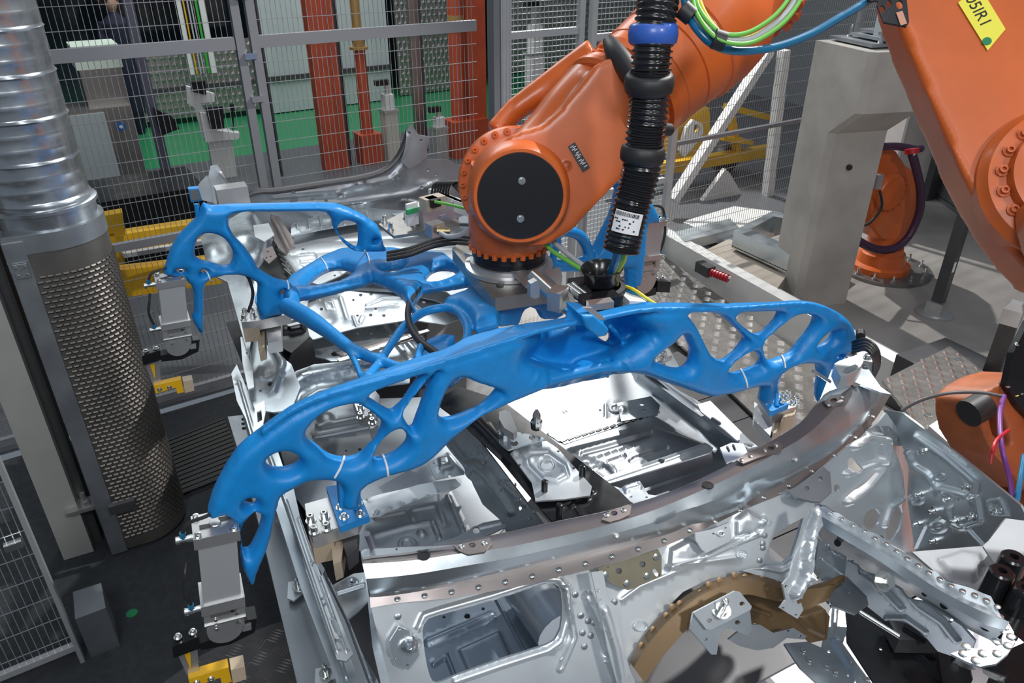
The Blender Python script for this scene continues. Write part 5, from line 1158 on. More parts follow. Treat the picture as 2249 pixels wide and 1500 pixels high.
spots('plate_spots', CHROME, car, B([(355, 855), (485, 905), (605, 860), (660, 745)]), bko(0.037), .008)
P('diamond_plate_right', STEEL2, B([(1450, 345), (1550, 300), (1660, 205), (1700, 240), (1710, 350), (1640, 415), (1590, 410), (1500, 390)]), zp(1.725), step=9, holes=[circ(1772, 1073, 6, 6, 8), circ(1801, 1052, 6, 6, 8)])
P('latch_box', STEELW, B([(890, 600), (990, 580), (1090, 540), (1110, 620), (1100, 650), (960, 720), (930, 700), (895, 640)]), bko(0.042), step=7, holes=[circ(1582, 1172, 5), circ(1567, 1172, 3), circ(1593, 1159, 3)], beads=[('o', 1582, 1172, 7, 3, .008)])
# engine-side strap lower left
P('carrier_strap', STEELW, B([(270, 840), (340, 830), (370, 1000), (430, 1050), (440, 1200), (500, 1420), (540, 1520), (430, 1520), (370, 1300), (330, 1100)]), bko(0.055), step=10, beads=[('l', B([(350, 1060), (420, 1300), (460, 1500)]), 9, .015)], holes=[circ(1313, 1297, 5), circ(1316, 1319, 6), circ(1340, 1398, 2)])
# ---- interior seen through the bulkhead window
P('foot_well_floor', mat('blue_grey_sheet', (.22, .27, .33), .4, .7, .1, 0, 5), [(905, 1340), (1160, 1230), (1270, 1270), (1270, 1440), (1060, 1500), (900, 1520)], zp(1.12), step=9,
  holes=[circ(1026, 1353, 7, 6), circ(1061, 1337, 4), circ(975, 1355, 4)], beads=[('l', A([(850, 1280), (1200, 1130)]), 9, .018), ('l', A([(880, 1400), (950, 1350), (1010, 1500)]), 5, .012), ('p', A([(1020, 1320), (1240, 1220), (1310, 1380), (1080, 1460)]), 4, .01), ('l', A([(1220, 1030), (1380, 1330)]), 4, .012)])
mb = MB(); mb.tube([Z(1150, 1280, 1.2), Z(1230, 1390, 1.2)], .07, 16); mb.build('foot_well_roll', STEEL, car)
# ---- brown damping arch
ba = lambda x, y: bk(x, y)+V((0, .0, -.02))
arch_o = B([(495, 1370), (560, 1260), (640, 1150), (740, 1050), (860, 960), (1000, 890), (1180, 840), (1300, 850), (1420, 890), (1500, 930), (1640, 900), (1780, 850), (1780, 900), (1680, 970)])
arch_i = B([(590, 1500), (700, 1340), (860, 1160), (950, 1080), (1100, 1000), (1200, 970), (1300, 990), (1380, 1010), (1430, 1010), (1500, 1050), (1560, 1060), (1620, 1030), (1680, 1010), (1700, 1000)])
loft('brown_arch_rim', BROWN, car, [(arch_o, bko(0.010)), ([(a*.7+c*.3, b*.7+d*.3) for (a, b), (c, d) in zip(along(arch_o, 20), along(arch_i, 20))], bko(0.040)), (arch_i, bko(0.048))], 60, 3)
P('brown_tunnel_shield', BROWN, B([(1000, 1020), (1200, 960), (1430, 1000), (1620, 1020), (1700, 1100), (1680, 1240), (1580, 1260), (1500, 1190), (1350, 1200), (1250, 1140), (1150, 1180), (1000, 1160)]), bko(-.03), step=10, beads=[('l', [(1640, 1330), (1690, 1350)], 5, .01), ('p', [(1740, 1350), (1810, 1330), (1810, 1400), (1770, 1380)], 6, .02)])
spots('arch_spots', mat('brown_spot', (.33, .22, .12), .4, .5), car, B([(570, 1275), (640, 1180), (720, 1095), (755, 1045), (800, 1025), (925, 960), (975, 910), (1040, 885), (1130, 855), (1190, 865), (1290, 880), (1380, 905), (1700, 905)]), bko(0.020), .008)
# steering bracket over arch, with stud
sb = bko(.09)
P('zinc_bracket', STEELW, B([(880, 1080), (1130, 950), (1160, 955), (1230, 1040), (1225, 1060), (990, 1180), (960, 1180)]), sb, step=7, holes=[circ(1630, 1326, 6, 5), circ(1558, 1363, 6, 5)])
P('zinc_bracket_leg', STEEL, B([(880, 1080), (960, 1185), (1220, 1060), (1232, 1190), (1200, 1215), (1090, 1170), (1040, 1200), (1020, 1330), (990, 1330), (860, 1180)]), bko(.08), step=8, holes=[circ(1549, 1404, 5), circ(1620, 1367, 6, 5)])
p = sb(1583, 1341); MB().lathe(p, (0, -.2, 1), [(0, .022), (.004, .022), (.004, .014), (.012, .014), (.012, .008), (.04, .008), (.042, .005)], 12).build('threaded_stud', CHROME, car)
P('curved_shield', STEEL2, B([(1090, 1240), (1200, 1150), (1280, 1150), (1360, 1200), (1480, 1170), (1560, 1220), (1540, 1240), (1440, 1230), (1360, 1290), (1260, 1305), (1160, 1280)]), bko(.02), step=8, holes=[circ(1757, 1397, 3), circ(1731, 1385, 3)])
# tall casting in front of the arch
P('strut_casting', STEELW, F([(420, 620), (460, 600), (480, 700), (430, 780), (440, 900), (420, 1000), (380, 1040), (370, 1100), (380, 1130), (350, 1175), (260, 1120), (290, 1080), (275, 1000), (310, 960), (330, 880), (370, 780)]), plane3(Z(1790, 1130, 1.66), Z(1760, 1140, 1.66), Z(1740, 1350, 1.45)) if False else bko(0.103), step=8, holes=[circ(1756, 1319, 6, 9), circ(1727, 1288, 4), circ(1720, 1335, 3), circ(1748, 1350, 3)], beads=[('l', F([(440, 640), (400, 850), (390, 960), (340, 1050)]), 12, .03), ('d', 1780, 1270, 14, .03)])
MB().cyl(bk(1780, 1290)+V((0, -.13, .05)), bk(1793, 1300)+V((.02, -.2, .05)), .005).build('stud', CHROME, car)
# lattice pocket beside it
P('pocket_panel', STEEL, F([(460, 770), (600, 860), (590, 960), (480, 985), (440, 940), (450, 830)]), bko(-0.034), step=9, beads=[('l', F([(470, 870), (580, 950)]), 3, .01), ('l', F([(500, 800), (580, 870)]), 3, .01), ('d', 1835, 1205, 16, -.02)])
P('pocket_duct', STEELW, B([(1310, 800), (1440, 790), (1500, 740), (1480, 830), (1440, 870), (1420, 900), (1180, 830)]), bko(0.016), step=9, beads=[('l', B([(1250, 800), (1400, 830), (1470, 800)]), 6, .015)])
# ---- right engine bay
s1 = plane3(Z(1812, 1030, 1.70), Z(1960, 905, 1.70), Z(2005, 1205, 1.30))
P('strut_side_panel', STEELW, F([(300, 560), (490, 400), (640, 270), (760, 180), (800, 130), (850, 200), (900, 330), (910, 420), (905, 560), (945, 830), (900, 840), (810, 790), (640, 700), (500, 600), (430, 590)]), s1, step=10,
  holes=[scurve(circ(1874, 1022, 12, 18, 10, -20), 1), circ(1838, 1072, 7, 9), circ(1915, 1140, 18, 24, 16, 25), scurve(F([(800, 770), (800, 690), (830, 610), (870, 590), (888, 640), (870, 720), (830, 780)]), 1)],
  beads=[('l', F([(640, 300), (690, 250), (760, 260), (790, 380), (700, 500), (600, 580)]), 10, .03), ('l', F([(790, 700), (820, 610), (880, 570)]), 6, .015), ('l', F([(780, 260), (850, 420), (860, 540)]), 9, .025), ('l', F([(600, 440), (760, 380)]), 8, .02)])
P('hinge_plate', STEEL2, F([(760, 190), (800, 190), (850, 240), (865, 290), (840, 290), (800, 260)]), lambda x, y: s1(x, y)+V((-.02, -.02, .015)), step=7, holes=[circ(1948, 941, 4, 3), circ(1956, 952, 3), circ(1965, 963, 4, 3)])
s2 = plane3(Z(1980, 900, 1.72), Z(2241, 1110, 1.72), Z(2010, 1205, 1.32))
P('inner_fender_panel', STEEL, F([(785, 115), (880, 130), (960, 190), (1200, 370), (1480, 600), (1520, 680), (1400, 665), (1340, 740), (1290, 805), (950, 832), (925, 700), (905, 560), (915, 420), (890, 320), (840, 220), (800, 150)]), s2, step=10,
  holes=[circ(2027, 991, 4), circ(2064, 1136, 3), circ(2125, 1069, 4), circ(2104, 1052, 3), circ(2077, 1028, 3)],
  beads=[('l', F([(910, 330), (940, 400), (1010, 440), (1060, 510), (1180, 540), (1240, 560)]), 8, .018), ('l', F([(950, 250), (1100, 350), (1250, 480), (1240, 560)]), 7, .014), ('o', 2066, 1047, 11, 3, .008), ('o', 2014, 1098, 13, 4, .01), ('o', 2060, 1156, 17, 5, .012), ('d', 2060, 1156, 12, .01), ('l', F([(1100, 540), (1140, 560), (1110, 620), (1130, 690), (1180, 715), (1280, 680), (1260, 560)]), 6, .014), ('l', F([(1210, 715), (1290, 800)]), 4, .012), ('l', F([(950, 810), (1000, 700)]), 4, .012), ('l', F([(1320, 580), (1380, 570), (1410, 640), (1340, 640), (1320, 590)]), 5, .012), ('d', 2188, 1122, 10, .015)])
mb = MB()
for x, y in F([(985, 325), (975, 540), (1045, 625), (958, 690), (1045, 775), (1120, 565), (1155, 675), (1240, 655), (1362, 625), (1215, 505)]):
    p = s2(x, y); n = (s2(x+2, y)-p).cross(s2(x, y+2)-p).normalized(); n = n if n.dot(CAM-p) > 0 else -n
    mb.lathe(p, n, [(0, .011), (.003, .011), (.004, .006), (.016, .006), (.018, .004)], 10)
mb.build('weld_studs', CHROME, car, kind='stuff')
MATTE = mat('matte_grey_sheet', (.30, .32, .34), .6, .45, .15, 0, 5)
P('bay_floor', MATTE, F([(930, 835), (1290, 805), (1330, 840), (1340, 890), (1300, 1035), (1200, 1040), (1040, 930)]), zp(1.30), step=10, holes=[circ(2088, 1280, 5)], beads=[('p', F([(1060, 880), (1180, 840), (1270, 850), (1290, 910), (1230, 980), (1120, 960)]), 8, .02)])
P('bay_corner', MATTE, F([(1290, 805), (1400, 665), (1520, 680), (1520, 900), (1345, 890)]), zp(1.36), step=12)
# long front rail
rt = lambda x, y: Z(x, y, 1.60+.06*max(0, (x-1790)/450))
rlw = lambda x, y: Z(x, y, 1.47+.06*max(0, (x-1790)/450))
wav = F([(455, 590), (490, 600), (520, 630), (560, 640), (600, 670), (640, 690), (680, 725), (740, 740), (790, 770), (850, 820), (910, 850), (960, 880), (1010, 920), (1060, 940), (1110, 985), (1160, 1000), (1230, 1020), (1290, 1045), (1330, 1060)])
crs = F([(440, 640), (470, 665), (600, 740), (760, 835), (900, 930), (1050, 1030), (1200, 1110), (1320, 1165), (1420, 1200)])
cr2 = F([(450, 655), (470, 685), (600, 765), (760, 860), (900, 955), (1050, 1050), (1200, 1130), (1300, 1185), (1410, 1215)])
lwl = F([(455, 750), (500, 800), (600, 860), (700, 920), (850, 1000), (1000, 1090), (1100, 1150), (1200, 1220), (1340, 1290)])
inn = F([(470, 605), (520, 655), (640, 710), (760, 775), (900, 870), (1050, 975), (1200, 1050), (1320, 1100), (1400, 1160)])
loft('rail_wavy_flange', STEELW, car, [(wav, rt), (inn, lambda x, y: rt(x, y)-V((0, 0, .012)))], 60, 1)
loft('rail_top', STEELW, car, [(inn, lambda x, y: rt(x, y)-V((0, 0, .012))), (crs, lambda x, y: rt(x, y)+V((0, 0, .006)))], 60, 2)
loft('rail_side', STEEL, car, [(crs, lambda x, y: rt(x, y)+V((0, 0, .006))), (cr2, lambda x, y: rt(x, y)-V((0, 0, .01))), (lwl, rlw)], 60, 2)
spots('rail_spots', CHROME, car, along([((a+c)/2, (b+d)/2) for (a, b), (c, d) in zip(wav, along(inn, len(wav)))], 17), lambda x, y: rt(x, y)-V((0, 0, .002)), .007)
mb = MB()
for x, y, r in ((1836, 1193, 1), (1826, 1169, .9), (1931, 1182, .7), (1961, 1251, .8), (2026, 1303, .8), (2068, 1328, 1.1), (2160, 1365, 2.2), (1868, 1193, .5), (1963, 1228, .6)):
    p = rlw(x, y).lerp(rt(x, y), .6); mb.lathe(p+V((-.004, -.006, .008)), (-.25, -.6, .7), [(0, .009*r), (.002, .009*r)], 14)
mb.build('rail_holes', BLACKM, car, kind='stuff')
p = rt(1926, 1240)-V((0, 0, .05)); MB().lathe(p+V((-.01, -.03, .03)), (-.2, -.7, .6), [(0, .024), (.004, .024), (.004, .015), (.018, .015), (.018, .01), (.03, .01)], 8).build('rail_weld_nut', CHROME, car)
P('rail_end_plate', STEEL, F([(1330, 1055), (1380, 1090), (1440, 1140), (1470, 1190), (1478, 1240), (1440, 1300), (1380, 1350), (1300, 1365), (1230, 1340), (1150, 1300), (1240, 1270), (1340, 1285), (1400, 1230), (1420, 1200), (1330, 1110)]), lambda x, y: rt(x, y)-V((0, 0, .03)), step=8)
spots('end_plate_spots', CHROME, car, F([(1365, 1085), (1395, 1115), (1425, 1165), (1455, 1215), (1440, 1260), (1385, 1300), (1310, 1300), (1275, 1335), (1380, 1240), (1225, 1265), (1210, 1300)]), lambda x, y: rt(x, y)-V((0, 0, .028)), .009)
P('rail_lower_panel', STEEL, F([(600, 880), (700, 930), (1000, 1100), (1180, 1210), (1250, 1290), (1220, 1370), (1180, 1380), (1060, 1340), (1010, 1280), (930, 1210), (860, 1180), (790, 1180), (700, 1110), (620, 1010), (585, 960)]), plane3(Z(1860, 1240, 1.48), Z(2120, 1390, 1.52), Z(1940, 1360, 1.36)), step=10, beads=[('l', F([(680, 930), (760, 990), (880, 1120)]), 8, .02), ('l', F([(880, 1000), (960, 1100), (1080, 1180), (1160, 1280)]), 8, .018), ('l', F([(800, 1170), (900, 1170), (1000, 1240)]), 6, .012)], holes=[circ(1936, 1303, 7, 4), circ(1956, 1320, 3), circ(2088, 1364, 5, 4)])
P('hanger_plate', STEEL2, F([(480, 1060), (560, 1010), (600, 960), (700, 1060), (710, 1100), (640, 1150), (560, 1120), (520, 1110)]), zp(1.46), step=9, holes=[circ(1824, 1325, 4, 3), circ(1866, 1301, 3)])
P('hanger_leg', STEEL, F([(520, 1110), (590, 1140), (600, 1230), (580, 1300), (650, 1400), (740, 1520), (470, 1520), (360, 1420), (280, 1300), (400, 1290), (470, 1320), (490, 1220)]), zp(1.32), step=10, holes=[circ(1803, 1387, 2), circ(1821, 1431, 4), circ(1863, 1483, 3)], beads=[('l', F([(540, 1130), (530, 1280), (620, 1430), (640, 1500)]), 6, .014)])
spots('leg_spots', CHROME, car, F([(545, 1270), (615, 1390), (705, 1480), (380, 1330), (410, 1380), (500, 1410), (545, 1440)]), zp(1.325), .006)
# black front-end module under the rail
bm = thing('front_end_module', 'glossy black plastic and steel front module under the car rail at the lower right corner', 'car module', (1.3, .5, 1.0))
panel('black_panel', BLACKM, bm, F([(590, 1140), (700, 1110), (800, 1190), (840, 1230), (1000, 1310), (1100, 1350), (1180, 1420), (1300, 1520), (750, 1520), (600, 1290)]), zp(1.22), step=14, holes=[circ(1961, 1405, 3), circ(1935, 1425, 4)], beads=[('l', F([(800, 1200), (1100, 1500)]), 6, .02)])
panel('black_floor', BLACKM, bm, F([(1060, 1340), (1230, 1380), (1420, 1330), (1600, 1250), (1600, 1600), (1100, 1600)]), zp(1.28), step=16, beads=[('l', F([(1150, 1380), (1400, 1480)]), 8, .02)])
for x, y, r, h in ((2228, 1222, 27, .1), (2202, 1253, 27, .1), (2252, 1290, 24, .08)):
    p = Z(x, y, 1.50); s = depth(p)/FPX
    MB().lathe(p, (0, 0, 1), [(-.16, r*s*1.15), (-.02, r*s), (-.005, r*s*.95), (0, r*s*.8), (.0, r*s*.35), (-.03, r*s*.3)], 24).build('black_boss', BLACKP, bm)
panel('mounting_web', BLACKP, bm, F([(1290, 1040), (1330, 950), (1400, 900), (1520, 850), (1520, 1300), (1400, 1200), (1330, 1100)]), zp(1.42), step=14, beads=[('l', F([(1320, 1030), (1480, 1080)]), 6, .02), ('o', 2237, 1280, 14, 5, .02)])
MB().box(Z(2005, 1392, 1.26), (.12, .08, .05), Matrix.Rotation(-.5, 3, 'Z')).build('actuator', DARKG, bm, 0)
MB().tube([Z(1990, 1370, 1.3), Z(2040, 1400, 1.3)], .02, 12).build('actuator_tube', BLACKP, bm)
panel('zinc_hook', STEELW, bm, F([(1230, 1440), (1250, 1400), (1280, 1410), (1290, 1450), (1320, 1470), (1300, 1520), (1220, 1520), (1240, 1480)]), zp(1.36), step=8, holes=[circ(2139, 1468, 4)])

pal = thing('floor_pallet', 'pale smooth pallet plate on the floor under the front of the car body', 'pallet', (1.2, .6, .3))
MB().box((1.6, .5, .46), (2.4, 1.3, .06)).build('plate', mat('pale_bluish_plate', (.78, .79, .85), .35, 0, .1, 0, 2), pal, 0)
MB().box((1.6, .5, .215), (2.0, 1.0, .43)).build('pedestal', DARKG, pal, 0)
# ================================================================ DUCT + FILTER BOX (left)
dc = V((-.37, 3.72, 0))
zc = 1.83
du = thing('ventilation_duct', 'shiny galvanised spiral ribbed air duct rising at the left edge', 'duct', dc+V((0, 0, zc)))
prof = []; z = 0
while z < 1.9:
    kk = len(prof)//4; hr = .195 if kk % 3 == 0 else .1885; prof += [(z, .186), (z+.035, .187), (z+.043, hr), (z+.052, .187)]; z += .056
MB().lathe(dc+V((0, 0, zc)), (0, 0, 1), prof, 64).build('ribbed_pipe', DUCT, du, 30)
MB().lathe(dc+V((0, 0, zc-.06)), (0, 0, 1), [(0, .2), (.06, .2), (.065, .212), (.08, .212), (.085, .2)], 64).build('collar', DUCT, du)
fb = thing('filter_column', 'tall perforated steel air column standing below the ribbed duct', 'air column', dc)
def fprof(R, n=40):
    # rounded towards the car, flat towards the left
    pts = []
    for i in range(n+1):
        a = R_(-100+205*i/n); pts.append((math.cos(a)*R, math.sin(a)*R))
    pts += [(-.165, R), (-.165, -R)]
    return pts
FPf = fprof(.215)
MB().prism([dc+V((x, y, .02)) for x, y in FPf], (0, 0, zc-.08-.02)).build('column_body', FILT, fb, 30)
MB().prism([dc+V((x*1.02, y*1.02, zc-.14)) for x, y in FPf], (0, 0, .08)).build('top_rim', STEEL2, fb, 30)
MB().prism([dc+V((-.17, -.225, .02)), dc+V((-.095, -.225, .02)), dc+V((-.095, -.20, .02)), dc+V((-.17, -.20, .02))], (0, 0, zc-.1)).build('smooth_side_sheet', STEEL2, fb, 0)
# punched louvres: small raised scales in staggered rows
mb = MB(); rows = int((zc-.32)/.0235)
for j in range(rows):
    z = .1+j*.0235
    n = 26
    for i in range(n):
        a = R_(-118+7.6*i+(j % 2)*3.8)
        if a > R_(62) or a < R_(-88): continue
        # arc around the rounded front
        if a < R_(-100): continue
        c, s_ = math.cos(a), math.sin(a); p = dc+V((c*.216, s_*.216, z)); t = V((-s_, c, 0)); o = V((c, s_, 0))
        w = t*.0115; h = V((0, 0, .0062))
        mb.add([p-w-h, p+w-h, p+w+h, p-w+h, p-w*.8+o*.005, p+w*.8+o*.005], [(0, 1, 5, 4), (4, 5, 2, 3), (0, 4, 3), (1, 2, 5)])
    for i in range(3):
        x = -.08+i*.029+(j % 2)*.0145
        p = dc+V((x, -.2165, z)); w = V((.0115, 0, 0)); h = V((0, 0, .0062)); o = V((0, -1, 0)); mb.add([p-w-h, p+w-h, p+w+h, p-w+h, p-w*.8+o*.005, p+w*.8+o*.005], [(0, 1, 5, 4), (4, 5, 2, 3), (0, 4, 3), (1, 2, 5)])
mb.build('punched_scales', mat('scale_steel', (.13, .12, .11), .45, .8, .2, 0, 6), fb, 0, kind='stuff')
MB().box(dc+V((-.13, -.235, zc-.2)), (.05, .01, .06)).build('rivet_plate', STEEL2, fb, 0)
mb = MB()
for i in (-1, 1):
    for k in (-1, 1): mb.lathe(dc+V((-.13+i*.016, -.24, zc-.2+k*.018)), (0, -1, 0), [(0, .005), (.003, .005)], 8)
mb.build('rivets', CHROME, fb, kind='stuff')
MB().box(dc+V((-.05, -.27, .34)), (.12, .03, .05)).build('bracket', DARKG, fb, 0)
# pale post at far left plus its base box
ps = thing('pale_steel_post', 'pale grey steel post leaning in perspective left of the perforated column', 'post', Z(190, 1230, 0))
pb = Z(178, 1200, 0)+V((.08, 0, 0))
MB().box(pb+V((-.09, 0, 1.3)), (.14, .14, 2.6)).build('post_body', mat('pale_grey_paint', (.42, .42, .40), .5, 0, .1, 0, 4), ps, 0)
MB().box(pb+V((0, .04, 1.3)), (.05, .10, 2.6)).build('post_flange', DARKG, ps, 0)
MB().box(pb+V((.02, -.06, .30)), (.18, .10, .02)).build('foot_plate', ALU, ps, 0)
p = pb+V((.02, -.08, .31)); MB().lathe(p, (0, 0, 1), [(0, .022), (.03, .022), (.03, .012), (.08, .012)], 6).build('anchor_bolt', ALU, ps)
bx = thing('junction_box', 'small dark sheet metal box on the floor at the foot of the pale post', 'box', Z(200, 1340, 0))
MB().prism([Z(165, 1360, .25)+V((0, 0, -.25)), Z(232, 1335, .25)+V((0, 0, -.25)), Z(222, 1280, .25)+V((0, 0, -.25)), Z(160, 1300, .25)+V((0, 0, -.25))], (0, 0, .25)).build('box_body', STEEL2, bx, 0)
# near-left mesh panels
nf = thing('near_mesh_guard', 'fine mesh guard panel very close at the lower left edge', 'fence', Z(182, 1450, 0))
g0_ = Z(182, 1450, 0); g0_.z = 0
def gg(u, z): return g0_-FD*u+V((0, 0, z))
mb = MB()
for i in range(1, 46): mb.bar(gg(i*.027, .1), gg(i*.027, 1.55), .0028, .0028)
for k in range(12): mb.bar(gg(0, .16+k*.125)+FN*.003, gg(1.25, .16+k*.125)+FN*.003, .0028, .0028)
mb.build('wire_mesh', WIREB, nf, 0, kind='stuff')
MB().bar(gg(0, .0), gg(0, 1.55), .018, .03).build('edge_strip', ALUP, nf, 0)
MB().bar(gg(0, .1), gg(1.3, .1), .03, .03).build('bottom_rail', ALUP, nf, 0)
for z in (.75, 1.15): MB().box(gg(.06, z)-FN*.02, (.06, .03, .03), Rf).build('mesh_clip', CHROME, nf, 0)
sb_ = thing('grey_sheet_cover', 'dim grey sheet metal cover behind the near mesh guard', 'cover', (-1.2, 2.3, 0))
MB().box((-1.45, 2.25, .5), (.5, 1.6, .9)).build('cover_body', mat('dim_beige', (.16, .15, .135), .5), sb_, 0)
# green dot and floor plate lower left
MB().lathe(Z(290, 1347, .001), (0, 0, 1), [(0, .026), (.002, .026)], 20).build('floor_marker', GREENM, None, label='small round green marker stuck on the dark floor mat', cat='marker')
ck = thing('checker_plate', 'dark checker plate on the floor between the near clamp and the car', 'floor plate', Z(560, 1420, .02))
tread([(330, 1520), (440, 1440), (520, 1400), (600, 1370), (640, 1360), (680, 1520)], zp(.03), 'checker_sheet', ck, .09, DARKG)
mt = thing('ribbed_mat', 'ribbed black rubber mat beside the car sill on the dark floor', 'mat', Z(450, 1000, .01))
MB().prism([Z(370, 968, .012), Z(492, 920, .012), Z(540, 1028, .012), Z(395, 1085, .012)], (0, 0, .01)).build('mat_sheet', RUBBER, mt, 0)
mb = MB()
for i in range(14):
    f = i/13; mb.bar(Z(370, 968, .024).lerp(Z(395, 1085, .024), f), Z(492, 920, .024).lerp(Z(540, 1028, .024), f), .012, .006)
mb.build('mat_ribs', RUBBER, mt, 0, kind='stuff')
# ================================================================ CONCRETE PILLARS, BLOCK (right)
cp1 = thing('concrete_pillar', 'tall chamfered concrete pillar standing right of the forearm', 'pillar', Z(1775, 655, 0))
b0 = Z(1690, 640, 0); b1 = Z(1745, 660, 0)
zt = YY(1793, 88, b0.y).z
def at_h(px, py, z): return Z(px, py, z)
fl0 = Z(1688, 637, 0); fr0 = Z(1775, 655, 0); rr0 = Z(1850, 632, 0)
tl = Z(1793, 88, 2.22); trr = Z(1952, 124, 2.22)
# base outline: front face 0.42 wide with a chamfered inner edge, thick enough for the far face
fd = (trr-tl); fd.z = 0; fw = fd.length; fd.normalize(); fnn = V((-fd.y, fd.x, 0))
bl = V((tl.x, tl.y, 0)); print('pillar', bl, Z(1688, 637, 0), fw, fl0)
base_l = Z(1690, 637, 0)
sh = base_l-bl; sh.z = 0
wB = (fr0-fl0).length*.92
def pil(h0, h1, w0, w1, th, name, par=cp1):
    """prismatic pillar segment between heights"""
    def ring(h, w):
        o = base_l+V((0, 0, h)); return [o, o+fd*w, o+fd*(w+.04)+fnn*.05, o+fd*(w+.04)+fnn*th, o+fnn*th]
    a = ring(h0, w0); b = ring(h1, w1); n = 5
    return MB().add(a+b, [tuple(range(n))[::-1], tuple(range(n, 2*n))]+[(i, (i+1) % n, (i+1) % n+n, i+n) for i in range(n)]).build(name, CONC, par, 0)
HT = YY(1793, 88, base_l.y).z
w_lo = .36; w_hi = .62
pil(0, HT-.62, w_lo, w_lo, .5, 'shaft'); pil(HT-.62, HT-.42, w_lo, w_hi, .5, 'haunch'); pil(HT-.42, HT, w_hi, w_hi, .5, 'head')
tp_ = base_l+V((0, 0, HT))
def tpt(a, b, z=0): return tp_+fd*a+fnn*b+V((0, 0, z))
for i, (a, b, w, d, z, h) in enumerate(((.28, .30, .5, .42, .012, .024), (.34, .32, .36, .3, .05, .02), (.34, .34, .3, .24, .08, .02))):
    MB().box(tpt(a, b, z+h/2), (w, d, h), Matrix.Rotation(math.atan2(fd.y, fd.x), 3, 'Z')).build('bearing_plate', STEEL2, cp1, 0)
for a, b in ((.12, .2), (.2, .42), (.5, .18)):
    MB().lathe(tpt(a, b, .03), (0, 0, 1), [(0, .02), (.02, .02), (.02, .01), (.09, .01)], 8).build('anchor_bolt', CHROME, cp1)
MB().lathe(base_l+fd*.405+fnn*.22+V((0, 0, HT*.58)), fd, [(0, .022), (.02, .022), (.022, .012)], 12).build('black_plug', RUBBER, cp1)
MB().box(tpt(.5, .5, .3), (.5, .4, .5)).build('load_block', PANELW, cp1, 0)
cp2 = thing('concrete_pillar', 'second broad concrete pillar behind the small orange robot', 'pillar', Z(2030, 480, 0))
o2 = Z(1960, 560, 0)+V((.9, 1.2, 0)); Rp = Matrix.Rotation(R_(8), 3, 'Z')
s2o = YY(1995, 380, 5.0)
MB().box((s2o.x, 5.25, 1.5), (.75, .5, 3.0), Rp).build('shaft', CONC, cp2, 0)
MB().box((s2o.x-.40, 5.1, 1.5), (.05, .4, 3.0), Rp).build('pale_edge_strip', WHITE, cp2, 0)
# concrete block with frame on top
cb_ = thing('concrete_block', 'low concrete block behind the white plinth, left of the pillar', 'block', Z(1600, 600, 0))
q0 = Z(1535, 556, .22); q1 = Z(1688, 660, .22); q2 = Z(1760, 560, .22); q3 = Z(1600, 525, .22)
MB().prism([V((p.x, p.y, 0)) for p in (q0, q1, q2, q3)], (0, 0, .22)).build('block_body', mat('pale_concrete', (.42, .37, .31), .85, 0, .2, .2, 3), cb_, 0)
gf_ = thing('galvanised_frame', 'hollow galvanised box frame resting on the low concrete block', 'frame', Z(1640, 540, .22))
def fz_(px, py, z=.42): return Z(px, py, z)
P4 = [fz_(1612, 506), fz_(1735, 560), fz_(1830, 500), fz_(1700, 462)]
P4i = [fz_(1648, 503), fz_(1735, 540), fz_(1800, 497), fz_(1700, 475)]
for i in range(4):
    j = (i+1) % 4; a, b, c, d = P4[i], P4[j], P4i[j], P4i[i]
    h = V((0, 0, -.17))
    MB().add([a, b, c, d, a+h, b+h, c+h, d+h], [(0, 1, 2, 3), (0, 4, 5, 1), (3, 2, 6, 7), (4, 7, 6, 5), (0, 3, 7, 4), (1, 5, 6, 2)]).build('frame_beam', STEEL, gf_, 0)
mb = MB()
for i in range(22):
    p = P4[0].lerp(P4[1], (i+.5)/22)+V((0, 0, -.15)); d = (P4[1]-P4[0]).normalized(); mb.bar(p-d*.012, p+d*.012, .004, .008)
mb.build('slots', BLACKM, gf_, 0, kind='stuff')
# tray behind with bright sheet, cable tray left
gt = thing('cable_tray', 'galvanised cable tray on the floor behind the fence, left of the hollow frame', 'tray', Z(1560, 540, 0))
MB().prism([Z(1500, 552, .15), Z(1620, 520, .15), Z(1600, 500, .15), Z(1480, 530, .15)], (0, 0, .1)).build('tray_body', STEEL, gt, 0)
gt2 = thing('cable_tray', 'pale cable tray lid on the floor farther behind the fence', 'tray', Z(1600, 500, 0))
MB().prism([Z(1505, 500, .1), Z(1610, 468, .1), Z(1700, 480, .1), Z(1640, 505, .1)], (0, 0, .08)).build('tray_lid', WHITE, gt2, 0)
# red / black shock absorber on plinth
sa = thing('shock_absorber', 'dark block with a ribbed red plastic buffer lying on the white plinth beam', 'buffer', Z(1560, 595, .3))
a = Z(1535, 583, .285); b = Z(1562, 598, .285); c = Z(1600, 612, .285)
MB().bar(a, b, .085, .09).build('block_body', DARKG, sa, 0)
d = (c-b); L = d.length
MB().lathe(b, d, sum([[(L*i/6, .034), (L*(i+.7)/6, .036), (L*(i+.75)/6, .029), (L*(i+.98)/6, .029)] for i in range(6)], []), 20).build('ribbed_buffer', RED, sa, 30)
MB().box(c+V((.0, -.004, .012)), (.02, .02, .02)).build('white_tag', PAPER, sa, 0)
